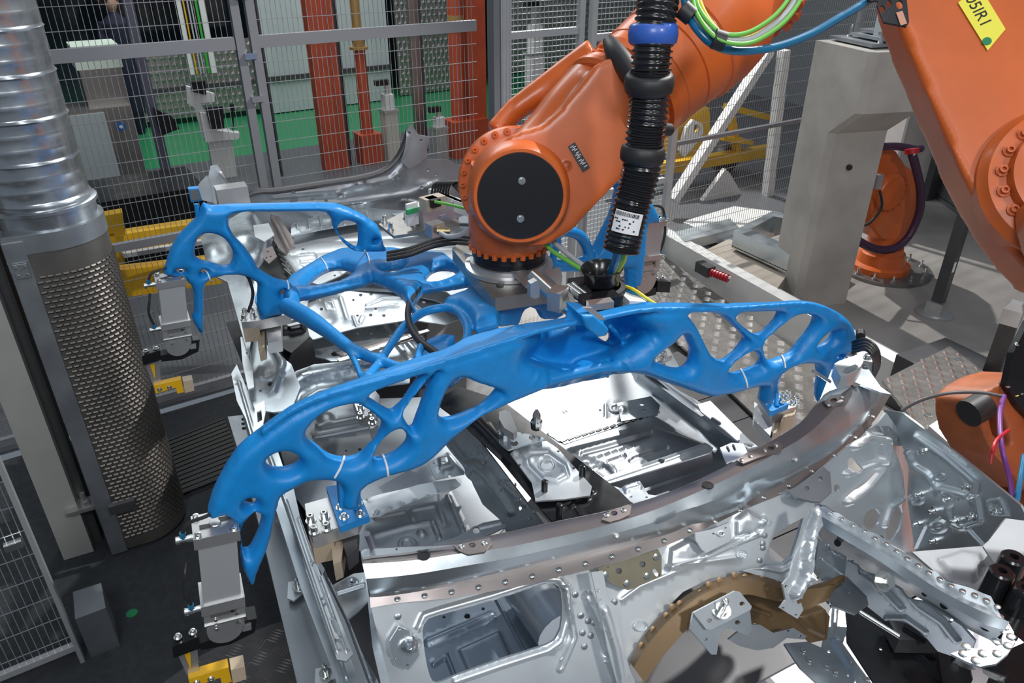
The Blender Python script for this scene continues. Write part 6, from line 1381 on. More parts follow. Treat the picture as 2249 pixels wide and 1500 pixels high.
# ================================================================ SMALL ROBOT
sr_ = thing('small_robot', 'smaller orange robot with a violet hose standing behind the concrete pillar', 'robot', Z(1945, 600, 0))
bp = Z(1940, 592, .0)
MB().lathe(bp, (0, 0, 1), [(0, .42), (.03, .42), (.03, .40)], 48).build('round_base_plate', PLATEG, sr_)
mb = MB()
for i in range(14):
    t = 2*math.pi*i/14; p = bp+V((math.cos(t)*.36, math.sin(t)*.36, .03)); mb.lathe(p, (0, 0, 1), [(0, .022), (.015, .022), (.015, .011), (.06, .011)], 8)
mb.build('plate_bolts', CHROME, sr_, kind='stuff')
rb0 = bp+V((-.05, .02, .03))
MB().lathe(rb0, (0, 0, 1), [(0, .27), (.05, .27), (.07, .22), (.16, .2), (.17, .18), (.22, .17)], 36).build('foot', ORANGE, sr_)
yS = rb0.y
def ys(px, py, d=0): return YY(px, py, yS+d)
mb = slab([(1898, 330), (1925, 318), (1945, 325), (1965, 355), (1985, 370), (2005, 400), (2010, 440), (2000, 470), (1975, 500), (1950, 515), (1915, 520), (1890, 490), (1890, 420)], lambda x, y: ys(x, y, 0), .22, step=16)
mb.lathe(rb0+V((.0, 0, .16)), (0, 0, 1), [(0, .15), (.2, .17), (.3, .14)], 24)
remesh(mb, 'rotating_column', ORANGE, sr_, .015, 5)
MB().lathe(ys(1962, 425, -.16), (0, 1, 0), [(0, .04), (.005, .15), (.03, .17), (.1, .175)], 36).build('shoulder_cap', ORANGE, sr_)
boltring(sr_, ys(1962, 425, -.135), (0, -1, 0), .155, 16, .008, name='cap_bolt')
mb = MB()
mb.tube(spline([ys(1940, 322, -.2), ys(1975, 322, -.22), ys(2010, 328, -.22), ys(2022, 326, -.2)], 6), .032, 12)
mb.build('upper_hose', HOSEP, sr_)
c = resample(spline([ys(2003, 338, -.3), ys(2012, 370, -.3), ys(2022, 420, -.3), ys(2018, 470, -.3), ys(1995, 520, -.3), ys(1965, 545, -.3), ys(1930, 548, -.3), ys(1895, 535, -.3), ys(1870, 515, -.25)], 12), .012)
MB().tube(c, [.033+(.004 if i % 2 else -.002) for i in range(len(c))], 14).build('ribbed_violet_hose', HOSEP, sr_, 60)
MB().lathe(ys(2003, 332, -.34), (0, .3, 1), [(-.02, .04), (-.02, .055), (.02, .055), (.02, .04)], 20).build('red_clamp_ring', RED, sr_)
MB().box(ys(1927, 398, -.2), (.07, .05, .12)).build('connector', ALU, sr_, 0)
MB().tube(spline([ys(1932, 420, -.22), ys(1936, 455, -.22), ys(1915, 485, -.22), ys(1898, 495, -.2)], 6), .012, 8).build('connector_cable', RUBBER, sr_)
# second machine hints to its right
cbx = thing('control_cabinet', 'dark control cabinet with hanging black cables right of the far pillar', 'cabinet', ys(2120, 330, .8)*1)
q_a = YY(2100, 330, 5.2)
MB().box((q_a.x+.55, 5.6, .9), (1.2, .5, 1.8)).build('cabinet_body', DARKG, cbx, 0)
MB().tube(spline([YY(2062, 300, 5.0), YY(2058, 350, 5.0), YY(2075, 395, 5.0), YY(2095, 375, 5.0), YY(2098, 330, 5.0)], 6), .018, 8).build('hanging_cable', RUBBER, cbx)
MB().tube(spline([YY(2085, 290, 4.95), YY(2090, 340, 4.95), YY(2082, 385, 4.95)], 6), .02, 8).build('grey_hose', HOSEW, cbx)
gt3 = thing('galvanised_beam', 'long low galvanised channel beam on the floor behind the small robot', 'beam', Z(2150, 520, 0))
a, b = Z(2030, 420, .0), Z(2249, 575, 0)
d = (b-a).normalized(); nn = V((-d.y, d.x, 0))
MB().prism([a-d*.2, a-d*.2+V((0, 0, .28)), a-d*.2+V((0, 0, .28))+nn*.35, a-d*.2+nn*.35], d*3.2).build('channel', STEEL2, gt3, 0)
mb = MB()
for i in range(60):
    p = a-d*.15+d*i*.05-nn*.003+V((0, 0, .06)); mb.bar(p, p+d*.03, .004, .008)
mb.build('slots', BLACKM, gt3, 0, kind='stuff')
# grey posts
gpst = thing('grey_support_post', 'dark grey square support post on a round levelling foot', 'post', Z(2052, 690, 0))
pf = Z(2052, 690, 0)
ptop = D(2135, 420, depth(pf)-.15)
MB().box(pf+V((0, 0, .95)), (.085, .085, 1.75), Matrix.Rotation(R_(10), 3, 'Z')).build('square_tube', DARKG, gpst, 0)
MB().box(pf+V((0, 0, .08)), (.13, .13, .09), Matrix.Rotation(R_(10), 3, 'Z')).build('foot_block', ALU, gpst, 0)
MB().lathe(pf, (0, 0, 1), [(0, .15), (.02, .15), (.025, .12), (.035, .12)], 36).build('round_foot', ALU, gpst)
MB().box(pf+V((.075, .02, .22)), (.05, .05, .3)).build('side_bracket', ALU, gpst, 0)
MB().box(pf+V((-.01, -.045, .45)), (.035, .004, .09)).build('white_label', PAPER, gpst, 0)
g2 = thing('grey_stub_post', 'short dark grey post with a pale chamfered cap near the right edge', 'post', Z(2180, 850, 0))
pt = Z(2228, 680, .85); pf = V((pt.x, pt.y, 0))
MB().box(pf+V((0, 0, .40)), (.09, .09, .80), Matrix.Rotation(R_(20), 3, 'Z')).build('square_tube', DARKG, g2, 0)
MB().add([pf+Matrix.Rotation(R_(20), 3, 'Z')@V((sx*.052*k, sy*.052*k, z)) for z, k in ((.76, 1), (.86, 1), (.90, .6)) for sx, sy in ((-1, -1), (1, -1), (1, 1), (-1, 1))], [(0, 1, 5, 4), (1, 2, 6, 5), (2, 3, 7, 6), (3, 0, 4, 7), (4, 5, 9, 8), (5, 6, 10, 9), (6, 7, 11, 10), (7, 4, 8, 11), (8, 9, 10, 11)]).build('cap', ALU, g2, 0)
MB().box(pf+V((.01, -.055, .66)), (.03, .004, .08), Matrix.Rotation(R_(20), 3, 'Z')).build('white_label', PAPER, g2, 0)
# right tread plate and pale plate
tp2 = thing('tread_plate', 'loose aluminium tread plate between the car front and the right robot', 'floor plate', Z(2080, 850, .3))
tread([(1938, 835), (2086, 760), (2200, 845), (2130, 960), (2020, 940)], zp(.45), 'tread_sheet', tp2, .055)
for x, y in ((2104, 789), (2038, 912)): MB().lathe(Z(x, y, .452), (0, 0, 1), [(0, .02), (.004, .018), (.005, .01)], 14).build('screw', CHROME, tp2)
MB().box(tuple(Z(2080, 850, .2)), (.5, .5, .38)).build('support_box', DARKG, tp2, 0)
pp = thing('pale_cover_plate', 'pale grey cover plate under the lower right robot', 'cover', Z(2120, 960, .3))
MB().prism([Z(2040, 935, .50), Z(2140, 870, .50), Z(2190, 905, .50), Z(2249, 1080, .50), Z(2160, 1040, .5)], (0, 0, -.5)).build('plate', WHITE, pp, 0)
for x, y in ((2123, 920), (2154, 1012)): MB().lathe(Z(x, y, .501), (0, 0, 1), [(0, .012), (.002, .012)], 12).build('hole_plug', DARKG, pp)
# ================================================================ RIGHT FRONT ROBOT (partly in frame)
r3 = thing('corner_robot', 'worn orange robot with black cover plate at the right edge beside the car front', 'robot', Z(2230, 1000, .3))
Z3 = 1.05
def p3(x, y, z=Z3): return Z(x, y, z)
s3 = plane3(Z(2150, 880, 1.15), Z(2249, 860, 1.15), Z(2230, 1040, .85))
mb = slab([(2143, 880), (2165, 855), (2200, 835), (2249, 820), (2330, 830), (2330, 1060), (2249, 1080), (2215, 1040), (2180, 1000), (2155, 960), (2143, 920)], s3, (.02, .22), step=16, holes=[[(2165, 905), (2190, 895), (2205, 930), (2215, 980), (2195, 975), (2172, 950)]])
WORN = mat('worn_orange', (.40, .11, .035), .5, 0, .35, .05, 7)
remesh(mb, 'lower_casting', WORN, r3, .01, 6)
slab([(2190, 880), (2205, 810), (2240, 740), (2330, 700), (2330, 1000), (2249, 960), (2215, 925)], lambda x, y: s3(x, y)+V((0, 0, .08)), .03, step=40).build('black_cover_plate', BLACKM, r3, 0)
for x, y in ((2215, 800), (2243, 848), (2196, 890), (2225, 905)): MB().lathe(s3(x, y)+V((0, 0, .095)), (-.1, -.5, .8), [(0, .010), (.006, .010), (.008, .005)], 10).build('screw', CHROME, r3)
MB().lathe(s3(2213, 905)+V((0, 0, .096)), (-.1, -.5, .8), [(0, .016), (.002, .016)], 18).build('yellow_dot', YELL, r3)
MB().cyl(s3(2130, 900)+V((0, 0, -.02)), s3(2165, 880)+V((0, 0, -.02)), .06).build('black_joint_cap', RUBBER, r3)
mb = slab([(2160, 1040), (2200, 1060), (2249, 1050), (2330, 1100), (2300, 1180), (2249, 1130), (2200, 1100)], plane3(Z(2150, 880, .95), Z(2249, 860, .95), Z(2230, 1040, .65)), .1, step=20)
remesh(mb, 'foot_casting', WORN, r3, .01, 4)
cable('purple_cable', 'purple cable hanging down over the corner robot', [Z(2205, 870, 1.22), Z(2196, 910, 1.22), Z(2200, 980, 1.18), Z(2215, 1040, 1.1), Z(2225, 1095, 1.0)], .010, mat('purple_sheath', (.16, .04, .22), .4))
cable('red_cable', 'short red cable loop on the corner robot', [Z(2215, 945, 1.2), Z(2190, 965, 1.2), Z(2180, 990, 1.18), Z(2176, 1015, 1.12)], .007, RED)
cable('black_cable', 'dark thin cable arching over the tread plate to the corner robot', [Z(1980, 902, 1.15), Z(2020, 880, 1.2), Z(2080, 864, 1.24), Z(2150, 862, 1.25), Z(2200, 870, 1.25)], .007, DARKG)
cable('black_cable', 'black cable hanging left of the corner robot foot', [Z(2150, 950, .9), Z(2138, 1000, .7), Z(2145, 1040, .6), Z(2175, 1060, .55)], .009, RUBBER)
cable('blue_cable', 'blue cable at the lower right edge beside the orange robot', [Z(2249, 1000, 1.1), Z(2240, 1060, 1.05), Z(2232, 1110, 1.0)], .010, HOSEB)
# ================================================================ GRIPPER FITTINGS
def fpl(nm, m, poly, z, th, par=gr, hl=()):
    return slab(poly, zp(z-th/2), th, holes=hl, step=60).build(nm, m, par, 0)
# feet: front left
fpl('front_left_foot', BLUE, [(717, 1075), (780, 1066), (812, 1140), (747, 1164)], 1.50, .022)
mb = MB(); pxtube(mb, [(772, 1035, lambda x, y: bs(x, y)+bn*.03, 6), (777, 1080, zp(1.56), 6), (782, 1118, zp(1.50), 6.5)]); mb.build('front_left_brace', BLUE, gr)
slab([(740, 1040), (790, 1040), (788, 1100), (745, 1110)], bs, .03, step=14).build('front_left_web', BLUE, gr)
mb = MB()
for x, y in ((748, 1115), (756, 1137), (787, 1107), (791, 1131)): bolt(mb, Z(x, y, 1.50), (0, 0, 1), .009, .012)
mb.build('foot_bolts', CHROME, gr, kind='stuff')
# front right foot
fpl('front_right_foot', BLUE, [(1664, 868), (1690, 862), (1731, 893), (1697, 908), (1690, 908)], 1.44, .022)
mb = MB(); pxtube(mb, [(1703, 812, lambda x, y: bs(x, y)+bn*.02, 5), (1705, 850, zp(1.50), 5), (1706, 893, zp(1.44), 5.5)]); mb.build('front_right_brace', BLUE, gr)
mb = MB()
for x, y in ((1683, 878), (1716, 882), (1717, 873), (1731, 868), (1750, 885), (1727, 873), (1740, 888)): bolt(mb, Z(x, y, 1.445), (0, 0, 1), .009, .018)
mb.build('foot_bolts', CHROME, gr, kind='stuff')
# rear left foot
fpl('rear_left_foot', BLUE, [(560, 660), (568, 640), (612, 640), (618, 682), (573, 697)], 1.50, .022)
mb = MB()
for x, y in ((575, 668), (598, 664), (578, 679), (602, 675)): bolt(mb, Z(x, y, 1.505), (0, 0, 1), .009, .012)
mb.build('foot_bolts', CHROME, gr, kind='stuff')
# bracket with sticker at the top of the rear-left fan
fb_ = slab([(414, 422), (436, 420), (444, 446), (420, 450)], lambda x, y: rp(x, y)+V((0, -.02, .02)), .03, step=40).build('rear_top_block', BLUE, gr, 0)
slab([(416, 424), (434, 422), (441, 443), (421, 446)], lambda x, y: rp(x, y)+V((0, -.038, .02)), .003, step=40).build('block_label', STEELB, gr, 0)
mb = MB(); pxtube(mb, [(431, 448, rp, 5), (434, 470, rp, 5), (437, 485, rp, 5)]); mb.build('rear_top_pin', BLUE, gr)
# centre top block on front beam
slab([(1262, 676), (1281, 676), (1311, 700), (1292, 702)], lambda x, y: bs(x, y)+bn*.04+V((0, 0, .02)), .01, step=30).build('top_pad', ALU, gr, 0)
# mounting plate
MPz = 1.90
mpl = [(993, 546), (1003, 537), (1060, 524), (1135, 520), (1200, 552), (1233, 618), (1228, 634), (1088, 655), (1079, 652)]
MB().prism([Z(x, y, MPz)-V((0, 0, .045)) for x, y in mpl], (0, 0, .045)).build('mounting_plate', STEELB, gr, 0)
MB().lathe(Z(1098, 628, MPz), (0, 0, 1), [(0, .013), (.002, .013), (.002, .006)], 14).build('plate_screw', BLACKM, gr)
tc = fl
slab([(1020, 558), (1060, 570), (1110, 590), (1130, 605), (1155, 630), (1170, 628), (1165, 605), (1200, 590), (1215, 570), (1200, 590), (1130, 600), (1060, 575)][:7]+[(1165, 605), (1150, 592), (1060, 560)], zp(MPz+.03), .01, step=40).build('adapter_tongue', ALU, gr, 0)
# zip ties
def tie(pts, name='cable_tie'):
    MB().tube(spline([D(x, y, t) for x, y, t in pts], 5), .0028, 6).build(name, TIE, gr)
def hit(ob, px, py, lift=0.002):
    o = CAM-OFF[ob.name] if ob.parent else CAM-V(ob.location)
    ok, loc, nrm, _ = ob.ray_cast(o, ray(px, py).normalized())
    return (loc+(OFF[ob.name] if ob.parent else V(ob.location))+nrm*lift, nrm) if ok else (None, None)
for (x0, y0, x1, y1) in ((757, 1000, 735, 1048), (841, 1000, 852, 1044), (1627, 812, 1641, 850), (1714, 776, 1724, 808), (801, 549, 812, 580), (706, 568, 719, 594), (625, 608, 634, 636), (451, 592, 461, 616)):
    c = []
    for i in range(13):
        p, n_ = hit(gf, x0+(x1-x0)*i/12+2.5*math.sin(math.pi*i/12), y0+(y1-y0)*i/12)
        if p is not None: c.append(p)
    if len(c) > 3: MB().tube(c, .003, 6).build('cable_tie', TIE, gr)
# data plate, plug and scuffs on the forearm, laid on the casting itself
def decal(ob, px, py, w, h, rot, th, m, nm, par):
    p, n_ = hit(ob, px, py, .001)
    if p is None: return None
    n_ = (n_-FW*.3).normalized(); x = (RT*math.cos(R_(rot))-UP*math.sin(R_(rot))); x = (x-n_*x.dot(n_)).normalized(); y = n_.cross(x)
    o = MB().box(p+n_*th/2, (w, h, th), Matrix((x, y, n_)).transposed()).build(nm, m, par, 0); return o, p, n_, x, y
q1_ = decal(fa, 1271, 345, .085, .024, 58, .004, BLACKM, 'data_plate', rb)
if q1_:
    o, p, n_, x, y = q1_; mb = MB()
    for i in range(16):
        if i % 5 != 4: mb.box(p+x*(-.036+i*.0046)+n_*.0046+y*(.003 if i % 2 else -.002), (.0022, .011, .0008), Matrix((x, y, n_)).transposed())
    mb.build('plate_print', PAPER, o, 0)
p, n_ = hit(fa, 1244, 363, 0)
if p is not None: MB().lathe(p-n_*.003, n_, [(0, .018), (.005, .018), (.006, .014), (.003, .013), (.003, .004)], 18).build('oil_plug', ORANGE, rb)
# cables on the frame
cable('signal_cable', 'black cable bundle running down the blue arm left of the plate', [q_(930, 606)-FW*.03, q_(925, 630)-FW*.03, q_(905, 660)-FW*.03, q_(899, 690)-FW*.03, q_(905, 720)-FW*.03, q_(925, 750)-FW*.02, q_(950, 770), q_(975, 790)], .011, RUBBER)
cable('signal_cable', 'black cable showing through the triangular opening of the front beam', [bs(1000, 820)+V((0, .08, 0)), bs(993, 850)+V((0, .08, 0)), bs(985, 880)+V((0, .08, 0)), bs(970, 912)+V((0, .08, 0))], .010, RUBBER)
cable('signal_cable', 'black cable under the rear left foot with white sleeve', [rp(575, 605), rp(600, 612), rp(620, 640), rp(622, 665)], .006, RUBBER) if False else None
cable('signal_cable', 'thin black cable curving down to the rear left jaw block', [rp(540, 603), rp(548, 615), rp(555, 640), rp(553, 662), rp(545, 685)], .006, RUBBER)
for k, (dy) in enumerate((0, 7, 14)):
    cable('air_line', ('black air line, upper of three behind the robot barrel', 'black air line, middle of three behind the robot barrel', 'black air line, lowest of three behind the robot barrel')[k], [Z(850, 556+dy, 1.84+.0), Z(900, 546+dy, 1.86), Z(950, 528+dy, 1.88), Z(1000, 520+dy, 1.9), Z(1040, 524+dy, 1.9)], .0075, RUBBER)
cable('air_line', 'grey air line from the brass fitting to the robot barrel', [Z(968, 512, 1.92), Z(985, 520, 1.92), Z(1010, 516, 1.94), Z(1035, 500, 1.98)], .009, HOSEW)
cable('data_cable', 'bright green data cable plugged into the connector box', [Z(955, 443, 1.98), Z(990, 450, 1.98), Z(1030, 460, 2.0)], .0055, HOSEG)
# connector box behind the barrel
cx = thing('connector_block', 'aluminium connector block with plugs and green label left of the orange barrel', 'connector', Z(930, 500, 1.8))
fpl('base_plate', STEELB, [(832, 495), (900, 462), (1005, 470), (1010, 500), (865, 521)], 1.84, .012, cx)
for x, y in ((845, 489), (858, 505), (892, 480), (907, 495)): 
    mb = MB(); bolt(mb, Z(x, y, 1.84), (0, 0, 1), .009, .03); mb.build('bolt', CHROME, cx)
def bxp(px, py, z, s, m, nm, rz=.2): return MB().box(Z(px, py, z), s, Matrix.Rotation(rz, 3, 'Z')).build(nm, m, cx, 0)
bxp(955, 465, 1.88, (.16, .08, .08), ALU, 'housing'); bxp(950, 445, 1.95, (.09, .05, .05), mat('beige_plug', (.45, .38, .3), .5), 'plug'); bxp(950, 443, 1.96, (.04, .055, .03), BLACKM, 'plug_insert')
bxp(905, 470, 1.90, (.05, .012, .09), PAPER, 'label'); bxp(905, 463, 1.925, (.05, .013, .02), mat('label_green', (.05, .4, .15), .5), 'label_band')
bxp(955, 502, 1.87, (.06, .05, .05), ALU, 'valve'); MB().lathe(Z(960, 508, 1.87), (.8, -.4, 0), [(0, .014), (.03, .014), (.03, .01), (.05, .01)], 12).build('brass_fitting', mat('brass', (.4, .3, .15), .3, .9), cx)
vb = thing('valve_bank', 'bank of pale pneumatic valves with black looped lines left of the orange wrist', 'valve bank', Z(990, 440, 1.8))
for i in range(7):
    MB().box(Z(960+i*9, 432+i*4, 1.90), (.018, .09, .05), Matrix.Rotation(.3, 3, 'Z')).build('valve', WHITE, vb, 0)
    MB().tube(spline([Z(948+i*6, 425+i*1, 1.92), Z(955+i*6, 404, 1.98), Z(985+i*5, 400, 1.98), Z(1012+i*2, 425, 1.94)], 5), .005, 8).build('air_line', RUBBER, vb)
MB().box(Z(985, 460, 1.86), (.2, .14, .03), Matrix.Rotation(.3, 3, 'Z')).build('manifold', ALU, vb, 0)
# toggle cylinder assembly between barrel and cup
tg_ = thing('locking_cylinder', 'polished pneumatic locking cylinder between the mounting plate and the black cup', 'cylinder', Z(1200, 640, 1.88))
a, b = Z(1170, 606, 1.98), Z(1225, 655, 1.95)
MB().cyl(a, b, .022, n=20).build('polished_tube', CHROME, tg_)
MB().cyl(Z(1163, 612, 1.96), Z(1215, 662, 1.93), .009).build('tie_rod', CHROME, tg_)
MB().box(b, (.06, .04, .06), Matrix.Rotation(.6, 3, 'Z')).build('end_cap', ALU, tg_, 0)
slab([(1213, 660), (1228, 652), (1234, 662), (1232, 690), (1222, 694), (1212, 690)], lambda x, y: bs(x, y)+V((0, .12, 0)), .02, step=30).build('pivot_bracket', ALU, tg_, 0)
MB().cyl(Z(1240, 668, 1.95), Z(1262, 682, 1.93), .025, n=18).build('roller', CHROME, tg_)
MB().cyl(Z(1246, 628, 1.97), Z(1278, 652, 1.95), .012).build('link_rod', CHROME, tg_)
MB().cyl(Z(1256, 624, 1.97), Z(1288, 648, 1.95), .010).build('link_rod', CHROME, tg_)
slab([(1195, 600), (1230, 590), (1235, 610), (1230, 635), (1215, 620)], zp(1.95), .012, step=30).build('guide_plate', STEELW, tg_, 0)
slab([(1246, 618), (1290, 612), (1300, 640), (1292, 668), (1262, 650)], zp(1.94), .02, step=30).build('mount_plate', DARKG, tg_, 0)
MB().box(Z(1316, 664, 1.95), (.11, .05, .045), Matrix.Rotation(-.2, 3, 'Z')).build('sensor_block', BLACKM, tg_, 0)
MB().box(Z(1318, 668, 1.98), (.07, .03, .02), Matrix.Rotation(-.2, 3, 'Z')).build('sensor_cover', ALU, tg_, 0)
slab([(1358, 645), (1382, 668), (1420, 670), (1370, 636)], zp(1.93), .02, step=30).build('white_corner_plate', WHITE, tg_, 0)
# ---- pneumatic clamps
def clamp(label, S, pts, right=False, group=None, full=True):
    """power clamp: S maps pixels to its front plane; pts = key corners tl,tr,br,bl of the cylinder front"""
    tl, tr, br, bl = pts
    P0 = [S(*q) for q in pts]
    base = (P0[2]+P0[3])/2
    r = thing('pneumatic_clamp', label, 'clamp', base-V((0, 0, .2)), group)
    w = (P0[1]-P0[0]).length; x = (P0[1]-P0[0]).normalized(); y = ((P0[0]-P0[3])+(P0[1]-P0[2])).normalized(); h = ((P0[0]-P0[3]).length+(P0[1]-P0[2]).length)/2
    n = x.cross(y); n = n if n.dot(CAM-P0[0]) > 0 else -n
    R = Matrix((x, y, n)).transposed(); o = (P0[2]+P0[3])/2
    def bx(nm, m, cx_, cy_, sx, sy, cz=0, sz_=None, par=None, sm=0):
        return MB().box(o+x*(cx_*w)+y*(cy_*w)+n*(cz*w), (sx*w, sy*w, (sz_ or .8)*w), R).build(nm, m, par or r, sm)
    H = h/w
    bx('cylinder_barrel', mat('clamp_aluminium', (.58, .60, .61), .38, .55) if 'clamp_aluminium' not in MATS else MATS['clamp_aluminium'], 0, H*.5, .86, H*.78, -.4, .76)
    cap = bx('end_cap', ALU, 0, H*.95, 1.02, H*.13, -.4, .88)
    bx('lower_cap', ALU, 0, H*.06, 1.02, H*.13, -.4, .88)
    bx('cap_slot', DARKG, -.22, H*1.022, .26, .02, -.35, .12, cap); bx('cap_slot', DARKG, .22, H*1.022, .26, .02, -.5, .12, cap)
    mbb = MB(); mbb.lathe(o+y*(H*1.02*w)+n*(-.4*w), y, [(0, .14*w), (.02*w, .12*w)], 16); mbb.build('cap_boss', ALU, cap)
    for sx in (-.4, .4):
        for sz2 in (-.06, -.74):
            MB().cyl(o+x*(sx*w)+y*(.05*w)+n*(sz2*w), o+x*(sx*w)+y*(H*.95*w)+n*(sz2*w), .035*w, n=10).build('tie_rod', CHROME, r)
            mbb = MB(); bolt(mbb, o+x*(sx*w)+y*(H*1.01*w)+n*(sz2*w), y, .075*w, .1*w); mbb.build('cap_bolt', CHROME, r)
    # clamp head below the cylinder
    bx('clamp_block', ALU, .02, -.2, .98, .42, -.4, .7)
    pl_ = bx('bright_edge', CHROME, .02, -.42, .98, .03, -.03, .05)
    bx('side_plate', ALU, .02, -.62, .9, .38, -.4, .6)
    bx('nameplate', STEELB, .0, -.12, .62, .13, -.04, .03)
    bx('nameplate_print', PRINT, .2, -.12, .08, .06, -.02, .01)
    for a_, b_ in ((-.2, -.3), (.3, -.25), (-.2, -.62), (.3, -.56)):
        mbb = MB(); mbb.lathe(o+x*(a_*w)+y*(b_*w)+n*(-.04*w), n, [(0, .045*w), (.03*w, .045*w), (.03*w, .02*w)], 10); mbb.build('screw', CHROME, r)
    MB().lathe(o+x*(.0*w)+y*(-.78*w)+n*(-.75*w), n, [(0, .42*w), (.68*w, .42*w)], 28).build('pivot_housing', ALU, r)
    # arm
    def pg(poly): return [o+x*(a_*w)+y*(b_*w) for a_, b_ in poly]
    s = 1 if not right else -1
    MB().prism([p-n*.62*w for p in pg([(-.62*s, -1.35), (.1*s, -1.42), (.7*s, -1.22), (.78*s, -.75), (.55*s, -.72), (.3*s, -.78), (.15*s, -1.05), (-.62*s, -1.1)])][::s], n*.45*w).build('clamp_arm', BLACKM, r, 0)
    MB().box(o+x*(.52*s*w)+y*(-.95*w)+n*(-.15*w), (.22*w, .2*w, .04*w), R).build('arm_cover', ALU, r, 0)
    MB().prism([p-n*.55*w for p in pg([(-1.25*s, -.95), (-.62*s, -.85), (-.62*s, -1.25), (-1.25*s, -1.35)])][::s], n*.4*w).build('arm_extension', BLACKM, r, 0)
    for a_ in (-.75, -1.1): 
        mbb = MB(); bolt(mbb, o+x*(a_*s*w)+y*((-.84-.08*abs(a_+.6))*w)+n*(-.35*w), y, .07*w, .09*w); mbb.build('arm_bolt', CHROME, r)
    if full:
        jw = MB(); jw.prism([p-n*.5*w for p in pg([(-1.2*s, -1.3), (-.68*s, -1.3), (-.72*s, -2.35), (-1.0*s, -2.45)])][::s], n*.08*w); jw.build('jaw_strap', ALU, r, 0)
        MB().prism([p-n*.45*w for p in pg([(-1.02*s, -1.5), (-.86*s, -1.5), (-.9*s, -2.2)])][::s], n*.06*w).build('strap_window', YEL, r, 0)
        MB().prism([p-n*.55*w for p in pg([(-.98*s, -2.35), (.0*s, -2.32), (.05*s, -2.9), (-.2*s, -2.9), (-.22*s, -2.62), (-.95*s, -2.7)])][::s], n*.3*w).build('yellow_jaw_arm', YEL, r, 0)
        MB().prism([p-n*.6*w for p in pg([(.05*s, -2.4), (.4*s, -2.4), (.42*s, -2.9), (.07*s, -2.92)])][::s], n*.4*w).build('jaw_pad', TAN, r, 0)
        for a_ in (-.8, -.45): 
            mbb = MB(); bolt(mbb, o+x*(a_*s*w)+y*(-2.55*w)+n*(-.25*w), n, .06*w, .06*w); mbb.build('jaw_bolt', CHROME, r)
    # air fittings and lines
    for yy in (H*.93, -.05):
        a_ = o+x*(-.5*s*w)+y*(yy*w)+n*(-.3*w)
        MB().lathe(a_, -x*s, [(0, .09*w), (.12*w, .09*w), (.12*w, .07*w), (.3*w, .07*w), (.3*w, .1*w), (.38*w, .1*w), (.4*w, .05*w)], 12).build('air_fitting', CHROME, r)
        c = a_-x*s*.22*w; MB().lathe(c, y, [(0, .06*w), (.14*w, .06*w), (.14*w, .075*w), (.2*w, .075*w)], 12).build('blue_collar', HOSEB, r)
    a_ = o+x*(-.72*s*w)+y*((H*.93+.2)*w)+n*(-.3*w); b_ = o+x*(-.72*s*w)+y*(.15*w)+n*(-.3*w)
    MB().tube(spline([a_, a_+y*.25*w+x*s*.15*w, a_+y*.35*w+x*s*.55*w, a_+y*.3*w+x*s*.9*w-n*.3*w], 5), .045*w, 8).build('air_line', RUBBER, r)
    MB().tube(spline([b_, b_+y*.5*w-x*s*.12*w, b_+y*1.0*w-x*s*.05*w, b_+y*1.15*w-n*.2*w], 5), .045*w, 8).build('air_line', RUBBER, r)
    return r
cN = clamp('large pneumatic clamp at the near left end of the blue front beam', lambda x, y: bs(x, y)+bn*.05, [(422, 1155), (520, 1135), (535, 1290), (437, 1325)])
cF = clamp('pneumatic clamp hanging at the rear left end of the blue frame, yellow jaw below', lambda x, y: rp(x, y)+V((0, -.05, 0)), [(340, 612), (405, 602), (415, 700), (352, 716)])
rr2 = lambda x, y: PL(x, y, V((2.15, 2.55, 0)), V((.12, -1, 0)).normalized())
cR = clamp('tall pneumatic clamp behind the blue beam, right of the corrugated hose', rr2, [(1412, 490), (1462, 486), (1452, 572), (1404, 572)], right=True, full=False)
# right end: clamp top seen with looped lines
cE = thing('pneumatic_clamp', 'clamp head with looped black lines at the right end of the blue beam', 'clamp', Z(1895, 800, 1.5))
slab([(1858, 790), (1885, 780), (1930, 790), (1918, 812), (1880, 805)], zp(1.72), .05, step=40).build('end_cap', ALU, cE, 0)
slab([(1880, 805), (1930, 792), (1925, 830), (1905, 850), (1885, 830)], zp(1.66), .05, step=40).build('cylinder_barrel', STEELW, cE, 0)
for x, y in ((1863, 790), (1926, 792), (1905, 786)):
    mb = MB(); bolt(mb, Z(x, y, 1.745), (0, 0, 1), .009, .012); mb.build('cap_bolt', CHROME, cE)
for k in range(4):
    MB().tube(spline([Z(1874, 752+k*7, 1.75), Z(1900, 746+k*7, 1.82), Z(1925-k*3, 765+k*5, 1.82), Z(1930-k*3, 800, 1.76), Z(1915, 832, 1.66)], 6), .006, 8).build('air_line', RUBBER, cE)
MB().cyl(Z(1890, 740, 1.8), Z(1890, 730, 1.8), .014).build('plug', RUBBER, cE)
